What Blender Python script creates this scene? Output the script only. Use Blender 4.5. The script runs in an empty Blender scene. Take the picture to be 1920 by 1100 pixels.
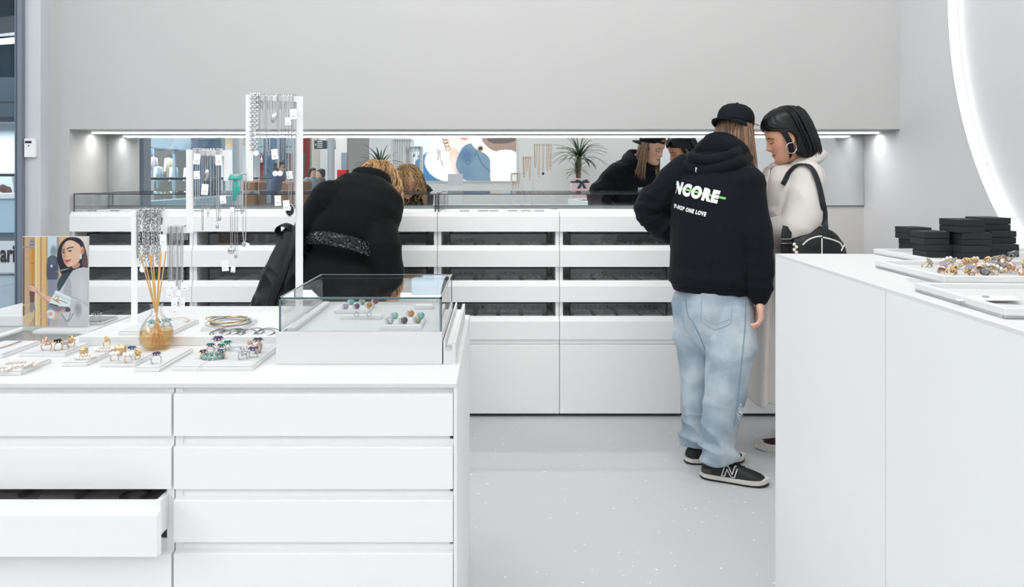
import bpy, bmesh, math, random
import numpy as np
from mathutils import Vector, Matrix, Euler
from mathutils.bvhtree import BVHTree
random.seed(7)
rng = np.random.default_rng(7)
SC = bpy.context.scene
COL = SC.collection
PI = math.pi
R = math.radians

# ------------------------------------------------------------------ camera, world, lights, exposure
cam_d = bpy.data.cameras.new('camera')
cam = bpy.data.objects.new('camera', cam_d)
COL.objects.link(cam)
cam.location = (0, 0, 1.40)
cam.rotation_euler = (PI / 2, 0, 0)
cam_d.sensor_width = 36.0
cam_d.lens = 1500 / 1920 * 36.0
cam_d.shift_x = 30 / 1920
cam_d.shift_y = -218 / 1920
cam_d.clip_start = 0.05
cam_d.clip_end = 200
SC.camera = cam

world = bpy.data.worlds.new('world')
SC.world = world
world.use_nodes = True
world.node_tree.nodes['Background'].inputs[0].default_value = (1.0, 0.985, 0.97, 1)
world.node_tree.nodes['Background'].inputs[1].default_value = 0.3

def area_light(name, loc, sx, sy, power, col=(1, 1, 1), rot=(0, 0, 0)):
    d = bpy.data.lights.new(name, 'AREA')
    d.shape = 'RECTANGLE'; d.size = sx; d.size_y = sy; d.energy = power; d.color = col
    o = bpy.data.objects.new(name, d); COL.objects.link(o)
    o.location = loc; o.rotation_euler = rot
    return o

area_light('ceiling_lamp_aisle', (-0.2, 2.4, 4.05), 4.4, 0.9, 92, (1, .988, .975), rot=(R(36), 0, 0))
area_light('ceiling_lamp_middle', (0.1, 0.7, 4.08), 3.6, 0.9, 46, (1, .988, .975), rot=(R(-44), 0, 0))
area_light('rear_fill', (0.4, -2.5, 3.30), 4.2, 1.4, 46, (1, .988, .975), rot=(R(74), 0, 0))  # added fill light behind the camera, brightens the upright fronts
area_light('mall_lamp_near', (-6.5, 8.0, 5.0), 4, 9, 560, (0.97, 0.985, 1.0))
area_light('mall_lamp_far', (-6.5, -9.0, 4.6), 5, 16, 1250, (1.0, 0.965, 0.935))

area_light('storefront_fill', (-4.7, 0.3, 3.9), 1.6, 7.0, 60, (1.0, 0.975, 0.955), rot=(0, R(-62), 0))  # added fill light outside the storefront, brightens the right side of the shop
area_light('niche_led', (-0.065, 4.9225, 1.6650), 4.8, 0.012, 15)
area_light('clothes_shop_lamp', (-11.3, -9.0, 3.1), 1.8, 18, 1500, (1.0, 0.99, 0.97))
area_light('far_shop_lamp', (-13.0, 21.3, 2.72), 8, 1.2, 260, (0.95, 0.98, 1.0))

SC.view_settings.view_transform = 'Standard'
SC.view_settings.look = 'None'
SC.view_settings.gamma = 1.0
SC.view_settings.use_curve_mapping = False
SC.view_settings.exposure = 0.05
SC.cycles.transparent_max_bounces = 24
SC.cycles.diffuse_bounces = 6
SC.cycles.max_bounces = 16
SC.cycles.caustics_reflective = False
SC.cycles.caustics_refractive = False

# ------------------------------------------------------------------ geometry helpers
VX, VY, F = 930.0, 332.0, 1500.0
def P(px, py, Y):
    return Vector(((px - VX) / F * Y, Y, 1.4 - (py - VY) / F * Y))
YM, YW = 5.13, 4.67
def PM(px, py, Yv):           # a point seen in the mirror at virtual depth Yv
    return Vector(((px - VX) / F * Yv, 2 * YM - Yv, 1.4 - (py - VY) / F * Yv))

class MB:
    def __init__(s):
        s.v = []; s.f = []; s.m = []; s.cm = 0
    def add(s, vs, fs):
        b = len(s.v)
        s.v.extend([tuple(v) for v in vs])
        for f in fs:
            s.f.append([b + i for i in f]); s.m.append(s.cm)
        return s
    def box(s, x0, x1, y0, y1, z0, z1):
        vs = [(x, y, z) for z in (z0, z1) for y in (y0, y1) for x in (x0, x1)]
        return s.add(vs, [(0, 2, 3, 1), (4, 5, 7, 6), (0, 1, 5, 4), (2, 6, 7, 3), (0, 4, 6, 2), (1, 3, 7, 5)])
    def bbox(s, x0, x1, y0, y1, z0, z1, b=0.003, seg=1):
        bm = bmesh.new()
        bmesh.ops.create_cube(bm, size=1)
        bmesh.ops.transform(bm, verts=bm.verts, matrix=Matrix.Translation(((x0 + x1) / 2, (y0 + y1) / 2, (z0 + z1) / 2)) @ Matrix.Diagonal((abs(x1 - x0), abs(y1 - y0), abs(z1 - z0), 1)))
        bmesh.ops.bevel(bm, geom=bm.edges[:], offset=b, segments=seg, affect='EDGES', profile=0.5)
        bm.verts.index_update()
        s.add([v.co[:] for v in bm.verts], [[v.index for v in f.verts] for f in bm.faces])
        bm.free(); return s
    def tri(s, *pts):
        return s.add(pts, [list(range(len(pts)))])
    def prism(s, poly, h0, h1, plane='xz'):
        """poly in 2D, extruded along the remaining axis."""
        n = len(poly)
        def mk(a, b, h):
            return (a, h, b) if plane == 'xz' else ((h, a, b) if plane == 'yz' else (a, b, h))
        vs = [mk(a, b, h0) for a, b in poly] + [mk(a, b, h1) for a, b in poly]
        fs = [list(range(n)), list(range(2 * n - 1, n - 1, -1))]
        for i in range(n):
            j = (i + 1) % n
            fs.append((j, i, n + i, n + j))
        return s.add(vs, fs)
    def tube(s, pts, r, n=8, closed=False, caps=True, flat=1.0):
        pts = [Vector(p) for p in pts]
        m = len(pts)
        rs = r if isinstance(r, (list, tuple)) else [r] * m
        tang = []
        for i in range(m):
            a = pts[(i - 1) % m] if (closed or i > 0) else pts[i]
            b = pts[(i + 1) % m] if (closed or i < m - 1) else pts[i]
            t = b - a
            tang.append(t.normalized() if t.length > 1e-9 else Vector((0, 0, 1)))
        up = Vector((0, 0, 1)) if abs(tang[0].z) < 0.9 else Vector((1, 0, 0))
        u = (up - tang[0] * up.dot(tang[0])).normalized()
        vs = []; fs = []
        for i in range(m):
            u = u - tang[i] * u.dot(tang[i])
            if u.length < 1e-6:
                u = tang[i].orthogonal()
            u.normalize()
            w = tang[i].cross(u)
            for k in range(n):
                a = 2 * PI * k / n
                vs.append(pts[i] + u * (math.cos(a) * rs[i]) + w * (math.sin(a) * rs[i] * flat))
        for i in range(m if closed else m - 1):
            j = (i + 1) % m
            for k in range(n):
                l = (k + 1) % n
                fs.append((i * n + k, i * n + l, j * n + l, j * n + k))
        if caps and not closed:
            fs.append(list(range(n - 1, -1, -1)))
            fs.append([(m - 1) * n + k for k in range(n)])
        return s.add(vs, fs)
    def lathe(s, prof, n=24, c=(0, 0, 0), ax=None):
        c = Vector(c)
        vs = []; fs = []
        for (r, z) in prof:
            for k in range(n):
                a = 2 * PI * k / n
                p = Vector((r * math.cos(a), r * math.sin(a), z))
                vs.append(c + (ax @ p if ax else p))
        m = len(prof)
        for i in range(m - 1):
            for k in range(n):
                l = (k + 1) % n
                fs.append((i * n + k, i * n + l, (i + 1) * n + l, (i + 1) * n + k))
        fs.append(list(range(n - 1, -1, -1))); fs.append([(m - 1) * n + k for k in range(n)])
        return s.add(vs, fs)
    def loft(s, secs, n=28, e=2.0, cap=True):
        """secs: (centre, u, v): ellipse rings with half axes u and v."""
        vs = []; fs = []
        m = len(secs)
        for (c, u, v) in secs:
            c, u, v = Vector(c), Vector(u), Vector(v)
            for k in range(n):
                a = 2 * PI * k / n
                ca, sa = math.cos(a), math.sin(a)
                x = math.copysign(abs(ca) ** (2 / e), ca); y = math.copysign(abs(sa) ** (2 / e), sa)
                vs.append(c + u * x + v * y)
        for i in range(m - 1):
            for k in range(n):
                l = (k + 1) % n
                fs.append((i * n + k, i * n + l, (i + 1) * n + l, (i + 1) * n + k))
        if cap:
            b = len(vs)
            vs += [Vector(secs[0][0]), Vector(secs[-1][0])]
            for k in range(n):
                l = (k + 1) % n
                fs.append((l, k, b)); fs.append(((m - 1) * n + k, (m - 1) * n + l, b + 1))
        return s.add(vs, fs)
    def limb(s, pts, rs, n=16, k=5):
        """round tapered limb with ball ends, smoothly interpolated"""
        pts = [Vector(p) for p in pts]
        P2 = []; R2 = []
        for i in range(len(pts) - 1):
            for j in range(k):
                t = j / k
                P2.append(cr(pts, i, t)); R2.append(rs[i] * (1 - t) + rs[i + 1] * t)
        P2.append(pts[-1]); R2.append(rs[-1])
        s.tube(P2, R2, n)
        s.ball(pts[0], rs[0]); s.ball(pts[-1], rs[-1])
        return s
    def ball(s, c, r, n=12, M=None):
        c = Vector(c)
        rr = r if isinstance(r, (tuple, list)) else (r, r, r)
        vs = []; fs = []
        h = max(4, n // 2)
        vs.append(Vector((0, 0, rr[2])))
        for i in range(1, h):
            t = PI * i / h
            for k in range(n):
                a = 2 * PI * k / n
                vs.append(Vector((rr[0] * math.sin(t) * math.cos(a), rr[1] * math.sin(t) * math.sin(a), rr[2] * math.cos(t))))
        vs.append(Vector((0, 0, -rr[2])))
        for k in range(n):
            l = (k + 1) % n
            fs.append((0, 1 + k, 1 + l))
            for i in range(h - 2):
                fs.append((1 + i * n + k, 1 + (i + 1) * n + k, 1 + (i + 1) * n + l, 1 + i * n + l))
            fs.append((1 + (h - 2) * n + l, 1 + (h - 2) * n + k, len(vs) - 1))
        vs = [c + (M @ v if M else v) for v in vs]
        return s.add(vs, fs)
    def torus(s, c, Rr, r, n=20, k=6, M=None, sx=1.0):
        c = Vector(c); vs = []; fs = []
        for i in range(n):
            a = 2 * PI * i / n
            for j in range(k):
                b = 2 * PI * j / k
                v = Vector(((Rr + r * math.cos(b)) * math.cos(a) * sx, (Rr + r * math.cos(b)) * math.sin(a), r * math.sin(b)))
                vs.append(c + (M @ v if M else v))
        for i in range(n):
            for j in range(k):
                i2 = (i + 1) % n; j2 = (j + 1) % k
                fs.append((i * k + j, i2 * k + j, i2 * k + j2, i * k + j2))
        return s.add(vs, fs)
    def mesh(s, name='m', smooth=False):
        me = bpy.data.meshes.new(name)
        me.from_pydata(s.v, [], s.f)
        if any(s.m):
            me.polygons.foreach_set('material_index', s.m)
        if smooth:
            me.polygons.foreach_set('use_smooth', [True] * len(me.polygons))
        me.update()
        return me

def cr(p, i, t):
    n = len(p)
    a, b, c, d = p[max(i - 1, 0)], p[i], p[i + 1], p[min(i + 2, n - 1)]
    return 0.5 * ((2 * b) + (c - a) * t + (2 * a - 5 * b + 4 * c - d) * t * t + (3 * b - a - 3 * c + d) * t ** 3)
def spline(pts, k=6, closed=False):
    pts = [Vector(p) for p in pts]
    if closed:
        q = [pts[-1]] + pts + [pts[0], pts[1]]
        return [cr(q, i + 1, j / k) for i in range(len(pts)) for j in range(k)]
    return [cr(pts, i, j / k) for i in range(len(pts) - 1) for j in range(k)] + [pts[-1]]

def thing(name, label, cat, loc=(0, 0, 0), rotz=0.0, group=None):
    o = bpy.data.objects.new(name, None); COL.objects.link(o)
    o.empty_display_size = 0.05
    o.location = loc; o.rotation_euler = (0, 0, rotz)
    o['label'] = label; o['category'] = cat
    if group: o['group'] = group
    return o
def wmat(o):
    m = Matrix.LocRotScale(o.location, o.rotation_euler, o.scale)
    return wmat(o.parent) @ m if o.parent else m
def obj(name, mb, mat, parent=None, smooth=False, world=True, loc=None, rot=None):
    """one mesh object; with world=True the geometry is in world coordinates"""
    me = mb.mesh(name, smooth) if isinstance(mb, MB) else mb
    mats = mat if isinstance(mat, (list, tuple)) else [mat]
    if not len(me.materials):
        for m in mats: me.materials.append(m)
    o = bpy.data.objects.new(name, me); COL.objects.link(o)
    if parent:
        o.parent = parent
        if world: me.transform(wmat(parent).inverted())
    if loc is not None: o.location = loc
    if rot is not None: o.rotation_euler = rot
    return o
def tag(o, label, cat, group=None):
    o['label'] = label; o['category'] = cat
    if group: o['group'] = group
    return o
def struct(name, mb, mat, parent=None, smooth=False):
    o = obj(name, mb, mat, parent, smooth)
    if not parent: o['kind'] = 'structure'
    return o
def dup(root, loc=None, rotz=None, label=None, group=None):
    r = root.copy(); COL.objects.link(r)
    if loc is not None: r.location = loc
    if rotz is not None: r.rotation_euler = (0, 0, rotz)
    if label: r['label'] = label
    if group: r['group'] = group
    for ch in list(root.children):
        c = ch.copy(); COL.objects.link(c); c.parent = r
        for g in list(ch.children):
            d = g.copy(); COL.objects.link(d); d.parent = c
    return r

# ------------------------------------------------------------------ materials
MATS = {}
def lin(c):
    return tuple(((x / 255) / 12.92 if x / 255 <= 0.04045 else ((x / 255 + 0.055) / 1.055) ** 2.4) for x in c)
def mat(name, rgb=(200, 200, 200), rough=0.5, metal=0.0, spec=0.5, noise=None, bump=None, sheen=0.0, emit=None, attr=False, trans=0.0, coat=0.0):
    """procedural principled material; rgb in sRGB 0-255; noise=(scale, amount); bump=(scale, strength)"""
    if name in MATS: return MATS[name]
    m = bpy.data.materials.new(name); m.use_nodes = True
    nt = m.node_tree; b = nt.nodes['Principled BSDF']
    c = lin(rgb)
    b.inputs['Base Color'].default_value = (*c, 1)
    b.inputs['Roughness'].default_value = rough
    b.inputs['Metallic'].default_value = metal
    b.inputs['Specular IOR Level'].default_value = spec
    b.inputs['Sheen Weight'].default_value = sheen
    b.inputs['Transmission Weight'].default_value = trans
    b.inputs['Coat Weight'].default_value = coat
    tc = nt.nodes.new('ShaderNodeTexCoord')
    if attr:
        a = nt.nodes.new('ShaderNodeAttribute'); a.attribute_name = 'Col'
        nt.links.new(a.outputs['Color'], b.inputs['Base Color'])
        if emit:
            nt.links.new(a.outputs['Color'], b.inputs['Emission Color']); b.inputs['Emission Strength'].default_value = emit
    elif emit:
        b.inputs['Emission Color'].default_value = (*c, 1); b.inputs['Emission Strength'].default_value = emit
    if noise and not attr:
        n = nt.nodes.new('ShaderNodeTexNoise'); n.inputs['Scale'].default_value = noise[0]; n.inputs['Detail'].default_value = 4
        nt.links.new(tc.outputs['Object'], n.inputs['Vector'])
        mx = nt.nodes.new('ShaderNodeMix'); mx.data_type = 'RGBA'
        mx.inputs[6].default_value = (*[x * (1 - noise[1]) for x in c], 1)
        mx.inputs[7].default_value = (*[min(1, x * (1 + noise[1])) for x in c], 1)
        nt.links.new(n.outputs['Fac'], mx.inputs[0]); nt.links.new(mx.outputs[2], b.inputs['Base Color'])
    if bump:
        n = nt.nodes.new('ShaderNodeTexNoise'); n.inputs['Scale'].default_value = bump[0]; n.inputs['Detail'].default_value = 5
        nt.links.new(tc.outputs['Object'], n.inputs['Vector'])
        bp = nt.nodes.new('ShaderNodeBump'); bp.inputs['Strength'].default_value = bump[1]; bp.inputs['Distance'].default_value = 0.01
        nt.links.new(n.outputs['Fac'], bp.inputs['Height']); nt.links.new(bp.outputs[0], b.inputs['Normal'])
    MATS[name] = m
    return m
def glass_mat(name, tint=(0.96, 0.985, 0.98), f0=0.03, f1=0.75, rough=0.0, power=4.0):
    """pane glass: tinted see-through with a reflection that grows at grazing angles"""
    m = bpy.data.materials.new(name); m.use_nodes = True
    nt = m.node_tree; nt.nodes.remove(nt.nodes['Principled BSDF']); out = nt.nodes['Material Output']
    t = nt.nodes.new('ShaderNodeBsdfTransparent'); t.inputs[0].default_value = (*tint, 1)
    g = nt.nodes.new('ShaderNodeBsdfGlossy'); g.inputs['Roughness'].default_value = rough
    lw = nt.nodes.new('ShaderNodeLayerWeight'); lw.inputs[0].default_value = 0.5
    pw = nt.nodes.new('ShaderNodeMath'); pw.operation = 'POWER'; pw.inputs[1].default_value = power
    mr = nt.nodes.new('ShaderNodeMapRange'); mr.inputs[3].default_value = f0; mr.inputs[4].default_value = f1
    mx = nt.nodes.new('ShaderNodeMixShader')
    nt.links.new(lw.outputs['Facing'], pw.inputs[0]); nt.links.new(pw.outputs[0], mr.inputs[0])
    nt.links.new(mr.outputs[0], mx.inputs[0]); nt.links.new(t.outputs[0], mx.inputs[1]); nt.links.new(g.outputs[0], mx.inputs[2])
    nt.links.new(mx.outputs[0], out.inputs[0])
    MATS[name] = m
    return m
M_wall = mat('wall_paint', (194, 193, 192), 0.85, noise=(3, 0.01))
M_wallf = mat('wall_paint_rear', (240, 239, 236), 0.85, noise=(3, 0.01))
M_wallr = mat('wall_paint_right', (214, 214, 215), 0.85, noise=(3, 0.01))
M_ceil = mat('ceiling_paint', (235, 235, 235), 0.9)
M_lacq = mat('white_lacquer', (245, 245, 245), 0.32, spec=0.4)
M_lacq_grey = mat('lacquer_inner', (236, 236, 236), 0.5)
M_top = mat('white_worktop', (222, 222, 222), 0.45, spec=0.35)
M_stand = mat('white_acrylic', (246, 246, 246), 0.4, spec=0.4)
M_panel = mat('counter_panel', (238, 238, 238), 0.5, spec=0.35)
M_frame = mat('storefront_frame', (205, 207, 213), 0.5)
M_frame_dark = mat('storefront_frame_dark', (120, 128, 140), 0.5)
M_dark = mat('black_parts_and_shade', (14, 14, 15), 0.6)  # black parts, and the painted shade inside the open drawer
M_blackmetal = mat('black_frame', (46, 47, 49), 0.4)
M_led = mat('led_tube', (255, 255, 255), 0.5, emit=1.3)
M_ring = mat('ring_lamp_tube', (255, 255, 255), 0.5, emit=1.0)
M_glass = glass_mat('pane_glass')
M_glass_case = glass_mat('case_glass', (0.98, 0.99, 0.988), 0.035, 0.8, power=2.6)
M_glass_smoke = glass_mat('smoked_glass', (0.96, 0.965, 0.97), 0.05, 0.6, power=3.0)
M_glass_store = glass_mat('storefront_glass', (0.95, 0.97, 0.975), 0.02, 0.3)
M_gedge = mat('glass_edge', (92, 112, 116), 0.25)
M_gedge_dark = mat('glass_edge_dark', (46, 52, 55), 0.3)
M_felt = mat('light_felt', (208, 208, 208), 0.95, noise=(120, 0.05), sheen=0.2)
M_felt_grey = mat('grey_felt', (150, 148, 147), 0.95, noise=(120, 0.08), sheen=0.2)
M_felt_dark = mat('dark_felt', (218, 216, 214), 0.95, noise=(90, 0.12))
M_silver = mat('silver', (205, 206, 208), 0.22, metal=1.0)
M_steel = mat('dark_silver', (150, 150, 152), 0.3, metal=1.0)
M_gold = mat('gold', (224, 194, 146), 0.25, metal=1.0)
M_gold_deep = mat('deep_gold', (208, 150, 66), 0.35, metal=0.7)
M_rose = mat('rose_gold', (228, 194, 176), 0.25, metal=1.0)
M_pearl = mat('pearl', (240, 232, 225), 0.25, coat=0.5)
M_tag = mat('paper_tag', (248, 248, 248), 0.7)
M_ink = mat('ink', (25, 25, 27), 0.6)
M_acrylic = glass_mat('clear_acrylic', (0.97, 0.985, 0.985), 0.06, 0.6)
M_mirror = mat('mirror_silvering', (236, 240, 240), 0.0, metal=1.0)
M_white_print = mat('white_print', (240, 240, 240), 0.6)
M_green_print = mat('green_print', (126, 205, 110), 0.6)

def floor_mat():
    m = bpy.data.materials.new('speckled_floor'); m.use_nodes = True
    nt = m.node_tree; b = nt.nodes['Principled BSDF']
    tc = nt.nodes.new('ShaderNodeTexCoord')
    v = nt.nodes.new('ShaderNodeTexVoronoi'); v.inputs['Scale'].default_value = 26
    nt.links.new(tc.outputs['Object'], v.inputs['Vector'])
    n = nt.nodes.new('ShaderNodeTexNoise'); n.inputs['Scale'].default_value = 160
    nt.links.new(tc.outputs['Object'], n.inputs['Vector'])
    sep = nt.nodes.new('ShaderNodeSeparateColor'); nt.links.new(v.outputs['Color'], sep.inputs[0])
    thr = nt.nodes.new('ShaderNodeMapRange'); thr.inputs[1].default_value = 0.35; thr.inputs[2].default_value = 1.0
    thr.inputs[3].default_value = 0.0; thr.inputs[4].default_value = 0.29
    nt.links.new(sep.outputs[0], thr.inputs[0])
    ml = nt.nodes.new('ShaderNodeMath'); ml.operation = 'MULTIPLY'
    nt.links.new(thr.outputs[0], ml.inputs[0]); nt.links.new(n.outputs['Fac'], ml.inputs[1])
    lt = nt.nodes.new('ShaderNodeMath'); lt.operation = 'LESS_THAN'
    nt.links.new(v.outputs['Distance'], lt.inputs[0]); nt.links.new(ml.outputs[0], lt.inputs[1])
    n2 = nt.nodes.new('ShaderNodeTexNoise'); n2.inputs['Scale'].default_value = 1.3; n2.inputs['Detail'].default_value = 5
    nt.links.new(tc.outputs['Object'], n2.inputs['Vector'])
    mx0 = nt.nodes.new('ShaderNodeMix'); mx0.data_type = 'RGBA'
    mx0.inputs[6].default_value = (*lin((200, 200, 201)), 1); mx0.inputs[7].default_value = (*lin((209, 209, 210)), 1)
    nt.links.new(n2.outputs['Fac'], mx0.inputs[0])
    mx = nt.nodes.new('ShaderNodeMix'); mx.data_type = 'RGBA'
    nt.links.new(mx0.outputs[2], mx.inputs[6]); mx.inputs[7].default_value = (*lin((246, 246, 246)), 1)
    nt.links.new(lt.outputs[0], mx.inputs[0]); nt.links.new(mx.outputs[2], b.inputs['Base Color'])
    b.inputs['Roughness'].default_value = 0.38
    b.inputs['Specular IOR Level'].default_value = 0.4
    return m
M_floor = floor_mat()
# ------------------------------------------------------------------ the shop's shell
XL, XR, YB, ZC = -2.69, 2.36, -2.74, 4.20
Z_NB, Z_NT = 1.22, 1.68                     # mirror band in the niche
XN = -2.49                                  # left side of the niche
struct('floor', MB().box(XL, XR, YB - 3.5, YW + 0.6, -0.05, 0.0), M_floor)
w = MB()
w.box(-2.60, XR, YW, YM + 0.12, Z_NT, ZC)                 # above the niche
w.box(-2.60, XN, YW, YM + 0.12, 0, Z_NT)                  # left of the niche
w.box(XN, XR, YM + 0.004, YM + 0.12, 0, Z_NT)             # back of the niche
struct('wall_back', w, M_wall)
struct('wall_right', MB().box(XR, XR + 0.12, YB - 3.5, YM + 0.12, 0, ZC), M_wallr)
struct('ceiling', MB().box(XL, XR + 0.12, YB - 3.5, YM + 0.12, ZC, ZC + 0.1), M_ceil)
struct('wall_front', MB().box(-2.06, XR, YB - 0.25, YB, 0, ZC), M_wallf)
struct('trim_1', MB().bbox(XL, -2.60, 4.563, 5.25, 0, ZC, 0.004), M_frame)
for i, (y0, y1) in enumerate([(4.06, 4.20), (1.80, 1.94), (-0.74, -0.58), (YB - 0.25, YB)]):
    struct('trim_%d' % (i + 2), MB().bbox(XL - 0.05, XL + 0.02, y0, y1, 0, ZC, 0.004), M_frame_dark if i == 0 else M_frame)
struct('trim_6', MB().bbox(XL - 0.035, XL + 0.005, 4.525, 4.563, 0, ZC, 0.003), M_frame_dark)
for i, (y0, y1) in enumerate([(4.20, 4.525), (1.94, 4.06), (-0.58, 1.80), (YB, -0.74)]):
    o = struct('window_%d' % (i + 1), MB().box(XL - 0.028, XL - 0.018, y0, y1, 0.08, ZC - 0.05), M_glass_store)
    obj('window_frame', MB().bbox(XL - 0.045, XL, y0, y1, 0.0, 0.08, 0.003), M_frame, o)
# wall mirror in the niche
o = thing('wall_mirror', 'long wall mirror filling the back of the lit wall niche above the drawer cabinets', 'mirror', (0, YM, Z_NB))
obj('mirror_glass', MB().box(XN + 0.002, XR - 0.002, YM - 0.002, YM + 0.003, Z_NB, Z_NT - 0.001), M_mirror, o)
obj('mirror_edge', MB().bbox(XN + 0.002, XR - 0.002, YM - 0.004, YM + 0.003, Z_NB - 0.006, Z_NB, 0.001), M_gedge, o)
# led strip
o = thing('led_strip', 'thin white light line running along the top of the mirror niche', 'light', (0, 4.92, Z_NT))
obj('diffuser', MB().bbox(XN + 0.005, XR - 0.005, 4.915, 4.930, Z_NT - 0.014, Z_NT - 0.003, 0.003), M_led, o)
obj('profile', MB().box(XN + 0.003, XR - 0.003, 4.910, 4.935, Z_NT - 0.003, Z_NT), M_lacq_grey, o)
# ring lamp on the right wall
o = thing('ring_lamp', 'huge glowing white ring lamp mounted on the right wall', 'light', (XR, 2.36, 2.36))
rc = Vector((XR - 0.035, 2.375, 2.33)); rr = 1.70
pts = [rc + Vector((0, math.cos(2 * PI * k / 96) * rr, math.sin(2 * PI * k / 96) * rr)) for k in range(96)]
obj('light_tube', MB().tube(pts, 0.021, 10, closed=True), M_ring, o, smooth=True)
b = MB()
for k in range(0, 96, 8):
    p = pts[k]; b.box(p.x, XR, p.y - 0.01, p.y + 0.01, p.z - 0.01, p.z + 0.01)
bo = obj('wall_clip', b, M_lacq, o); bo['kind'] = 'stuff'
# alarm panel on the left post
px0 = P(49, 260, 4.563); px1 = P(70, 295, 4.563)
o = thing('wall_sensor', 'small white sensor box with a dark display slot on the left door post', 'sensor', (px0.x, 4.56, px1.z))
obj('housing', MB().bbox(px0.x, px1.x, 4.540, 4.563, px1.z, px0.z, 0.003), M_lacq, o)
obj('display', MB().box(*(P(51, 266, 4.56).x, P(63, 266, 4.56).x), 4.5375, 4.5405, P(0, 268.5, 4.56).z, P(0, 264.5, 4.56).z), M_dark, o)
obj('button', MB().ball((P(57.5, 273.5, 4.56).x, 4.54, P(0, 273.5, 4.56).z), 0.004), M_dark, o)

# ------------------------------------------------------------------ drawer cabinets under the mirror
S = 321.0
def zc(y): return 1.4 - (y - 332) / S
def xc(px): return (px - VX) / S
UNITS = [130, 360, 590, 820, 1049, 1277, 1507]
ORD = ['first', 'second', 'third', 'fourth', 'fifth', 'sixth']
FR = [(434, 405, 397), (500, 469, 460), (566, 536, 526), (636, 602, 593)]
TRAYS = []
for k in range(6):
    x0, x1 = xc(UNITS[k]) + 0.0015, xc(UNITS[k + 1]) - 0.0015
    o = thing('drawer_cabinet', '%s white drawer cabinet from the left along the mirror wall' % ORD[k], 'cabinet', ((x0 + x1) / 2, YW, 0))
    c = MB()
    c.box(x0, x0 + 0.020, YW + 0.022, YM - 0.01, 0.02, zc(398)); c.box(x1 - 0.020, x1, YW + 0.022, YM - 0.01, 0.02, zc(398))
    c.box(x0 + 0.02, x1 - 0.02, YM - 0.022, YM - 0.01, 0.02, zc(398))
    c.box(x0 + 0.02, x1 - 0.02, YW + 0.022, YM - 0.01, zc(640), zc(632))
    c.box(x0 + 0.02, x1 - 0.02, YW + 0.022, YM - 0.01, zc(400), zc(397))
    obj('carcass', c, M_lacq_grey, o)
    obj('kickplate', MB().box(x0, x1, YW + 0.05, YW + 0.06, 0.0, 0.045), M_dark, o)
    obj('door', MB().bbox(x0, x1, YW, YW + 0.02, zc(775), zc(646), 0.002), M_lacq, o)
    obj('door_rail', MB().bbox(x0, x1, YW + 0.014, YW + 0.03, zc(646) + 0.002, zc(637), 0.002), M_lacq, o)
    for j, (yb, yt, yl) in enumerate(FR):
        zb, zt, zl = zc(yb), zc(yt), zc(yl)
        poly = [(YW, zb), (YW, zt - 0.002), (YW + 0.002, zt), (YW + 0.017, zl - 0.002), (YW + 0.020, zl), (YW + 0.028, zl), (YW + 0.028, zb)]
        d = obj('drawer_front', MB().prism(poly, x0, x1, 'yz'), M_lacq, o)
        if j == 0: continue
        # the glazed drawer showing in the gap above this front
        gt = zc(FR[j - 1][0] + 4)
        gx0, gx1, gy = x0 + 0.065, x1 - 0.065, YW + 0.075
        gf = MB()
        gf.box(gx0, gx1, gy, gy + 0.012, gt - 0.008, gt); gf.box(gx0, gx0 + 0.006, gy, gy + 0.012, zl - 0.02, gt - 0.008); gf.box(gx1 - 0.006, gx1, gy, gy + 0.012, zl - 0.02, gt - 0.008)
        gf.box(gx0, gx0 + 0.006, gy, YM - 0.05, gt - 0.008, gt); gf.box(gx1 - 0.006, gx1, gy, YM - 0.05, gt - 0.008, gt)
        g = obj('glass_drawer', gf, M_blackmetal, o)
        obj('glass_pane', MB().box(gx0 + 0.006, gx1 - 0.006, gy + 0.003, gy + 0.007, zl - 0.02, gt - 0.008), M_glass_smoke, g)
        obj('drawer_floor', MB().box(x0 + 0.022, x1 - 0.022, YW + 0.03, YM - 0.03, zl - 0.030, zl - 0.022), M_felt_dark, g)
        for sgn, xe in ((1, x0), (-1, x1)):
            prof = []
            for q in range(3):
                prof += [(q * .011, .002), (q * .011, .018), (q * .011 + .004, .018), (q * .011 + .004, .002)]
            prof = [(0, 0)] + prof[0:] + [(.026, 0)]
            obj('drawer_runner', MB().prism([(xe + sgn * (.028 + a), zl - .022 + b_) for a, b_ in prof], YW + .04, YM - .05, 'xz'), M_lacq_grey, g)
        TRAYS.append((k, j, gx0 + 0.012, gx1 - 0.012, gy + 0.02, YM - 0.06, zl - 0.022))

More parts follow.
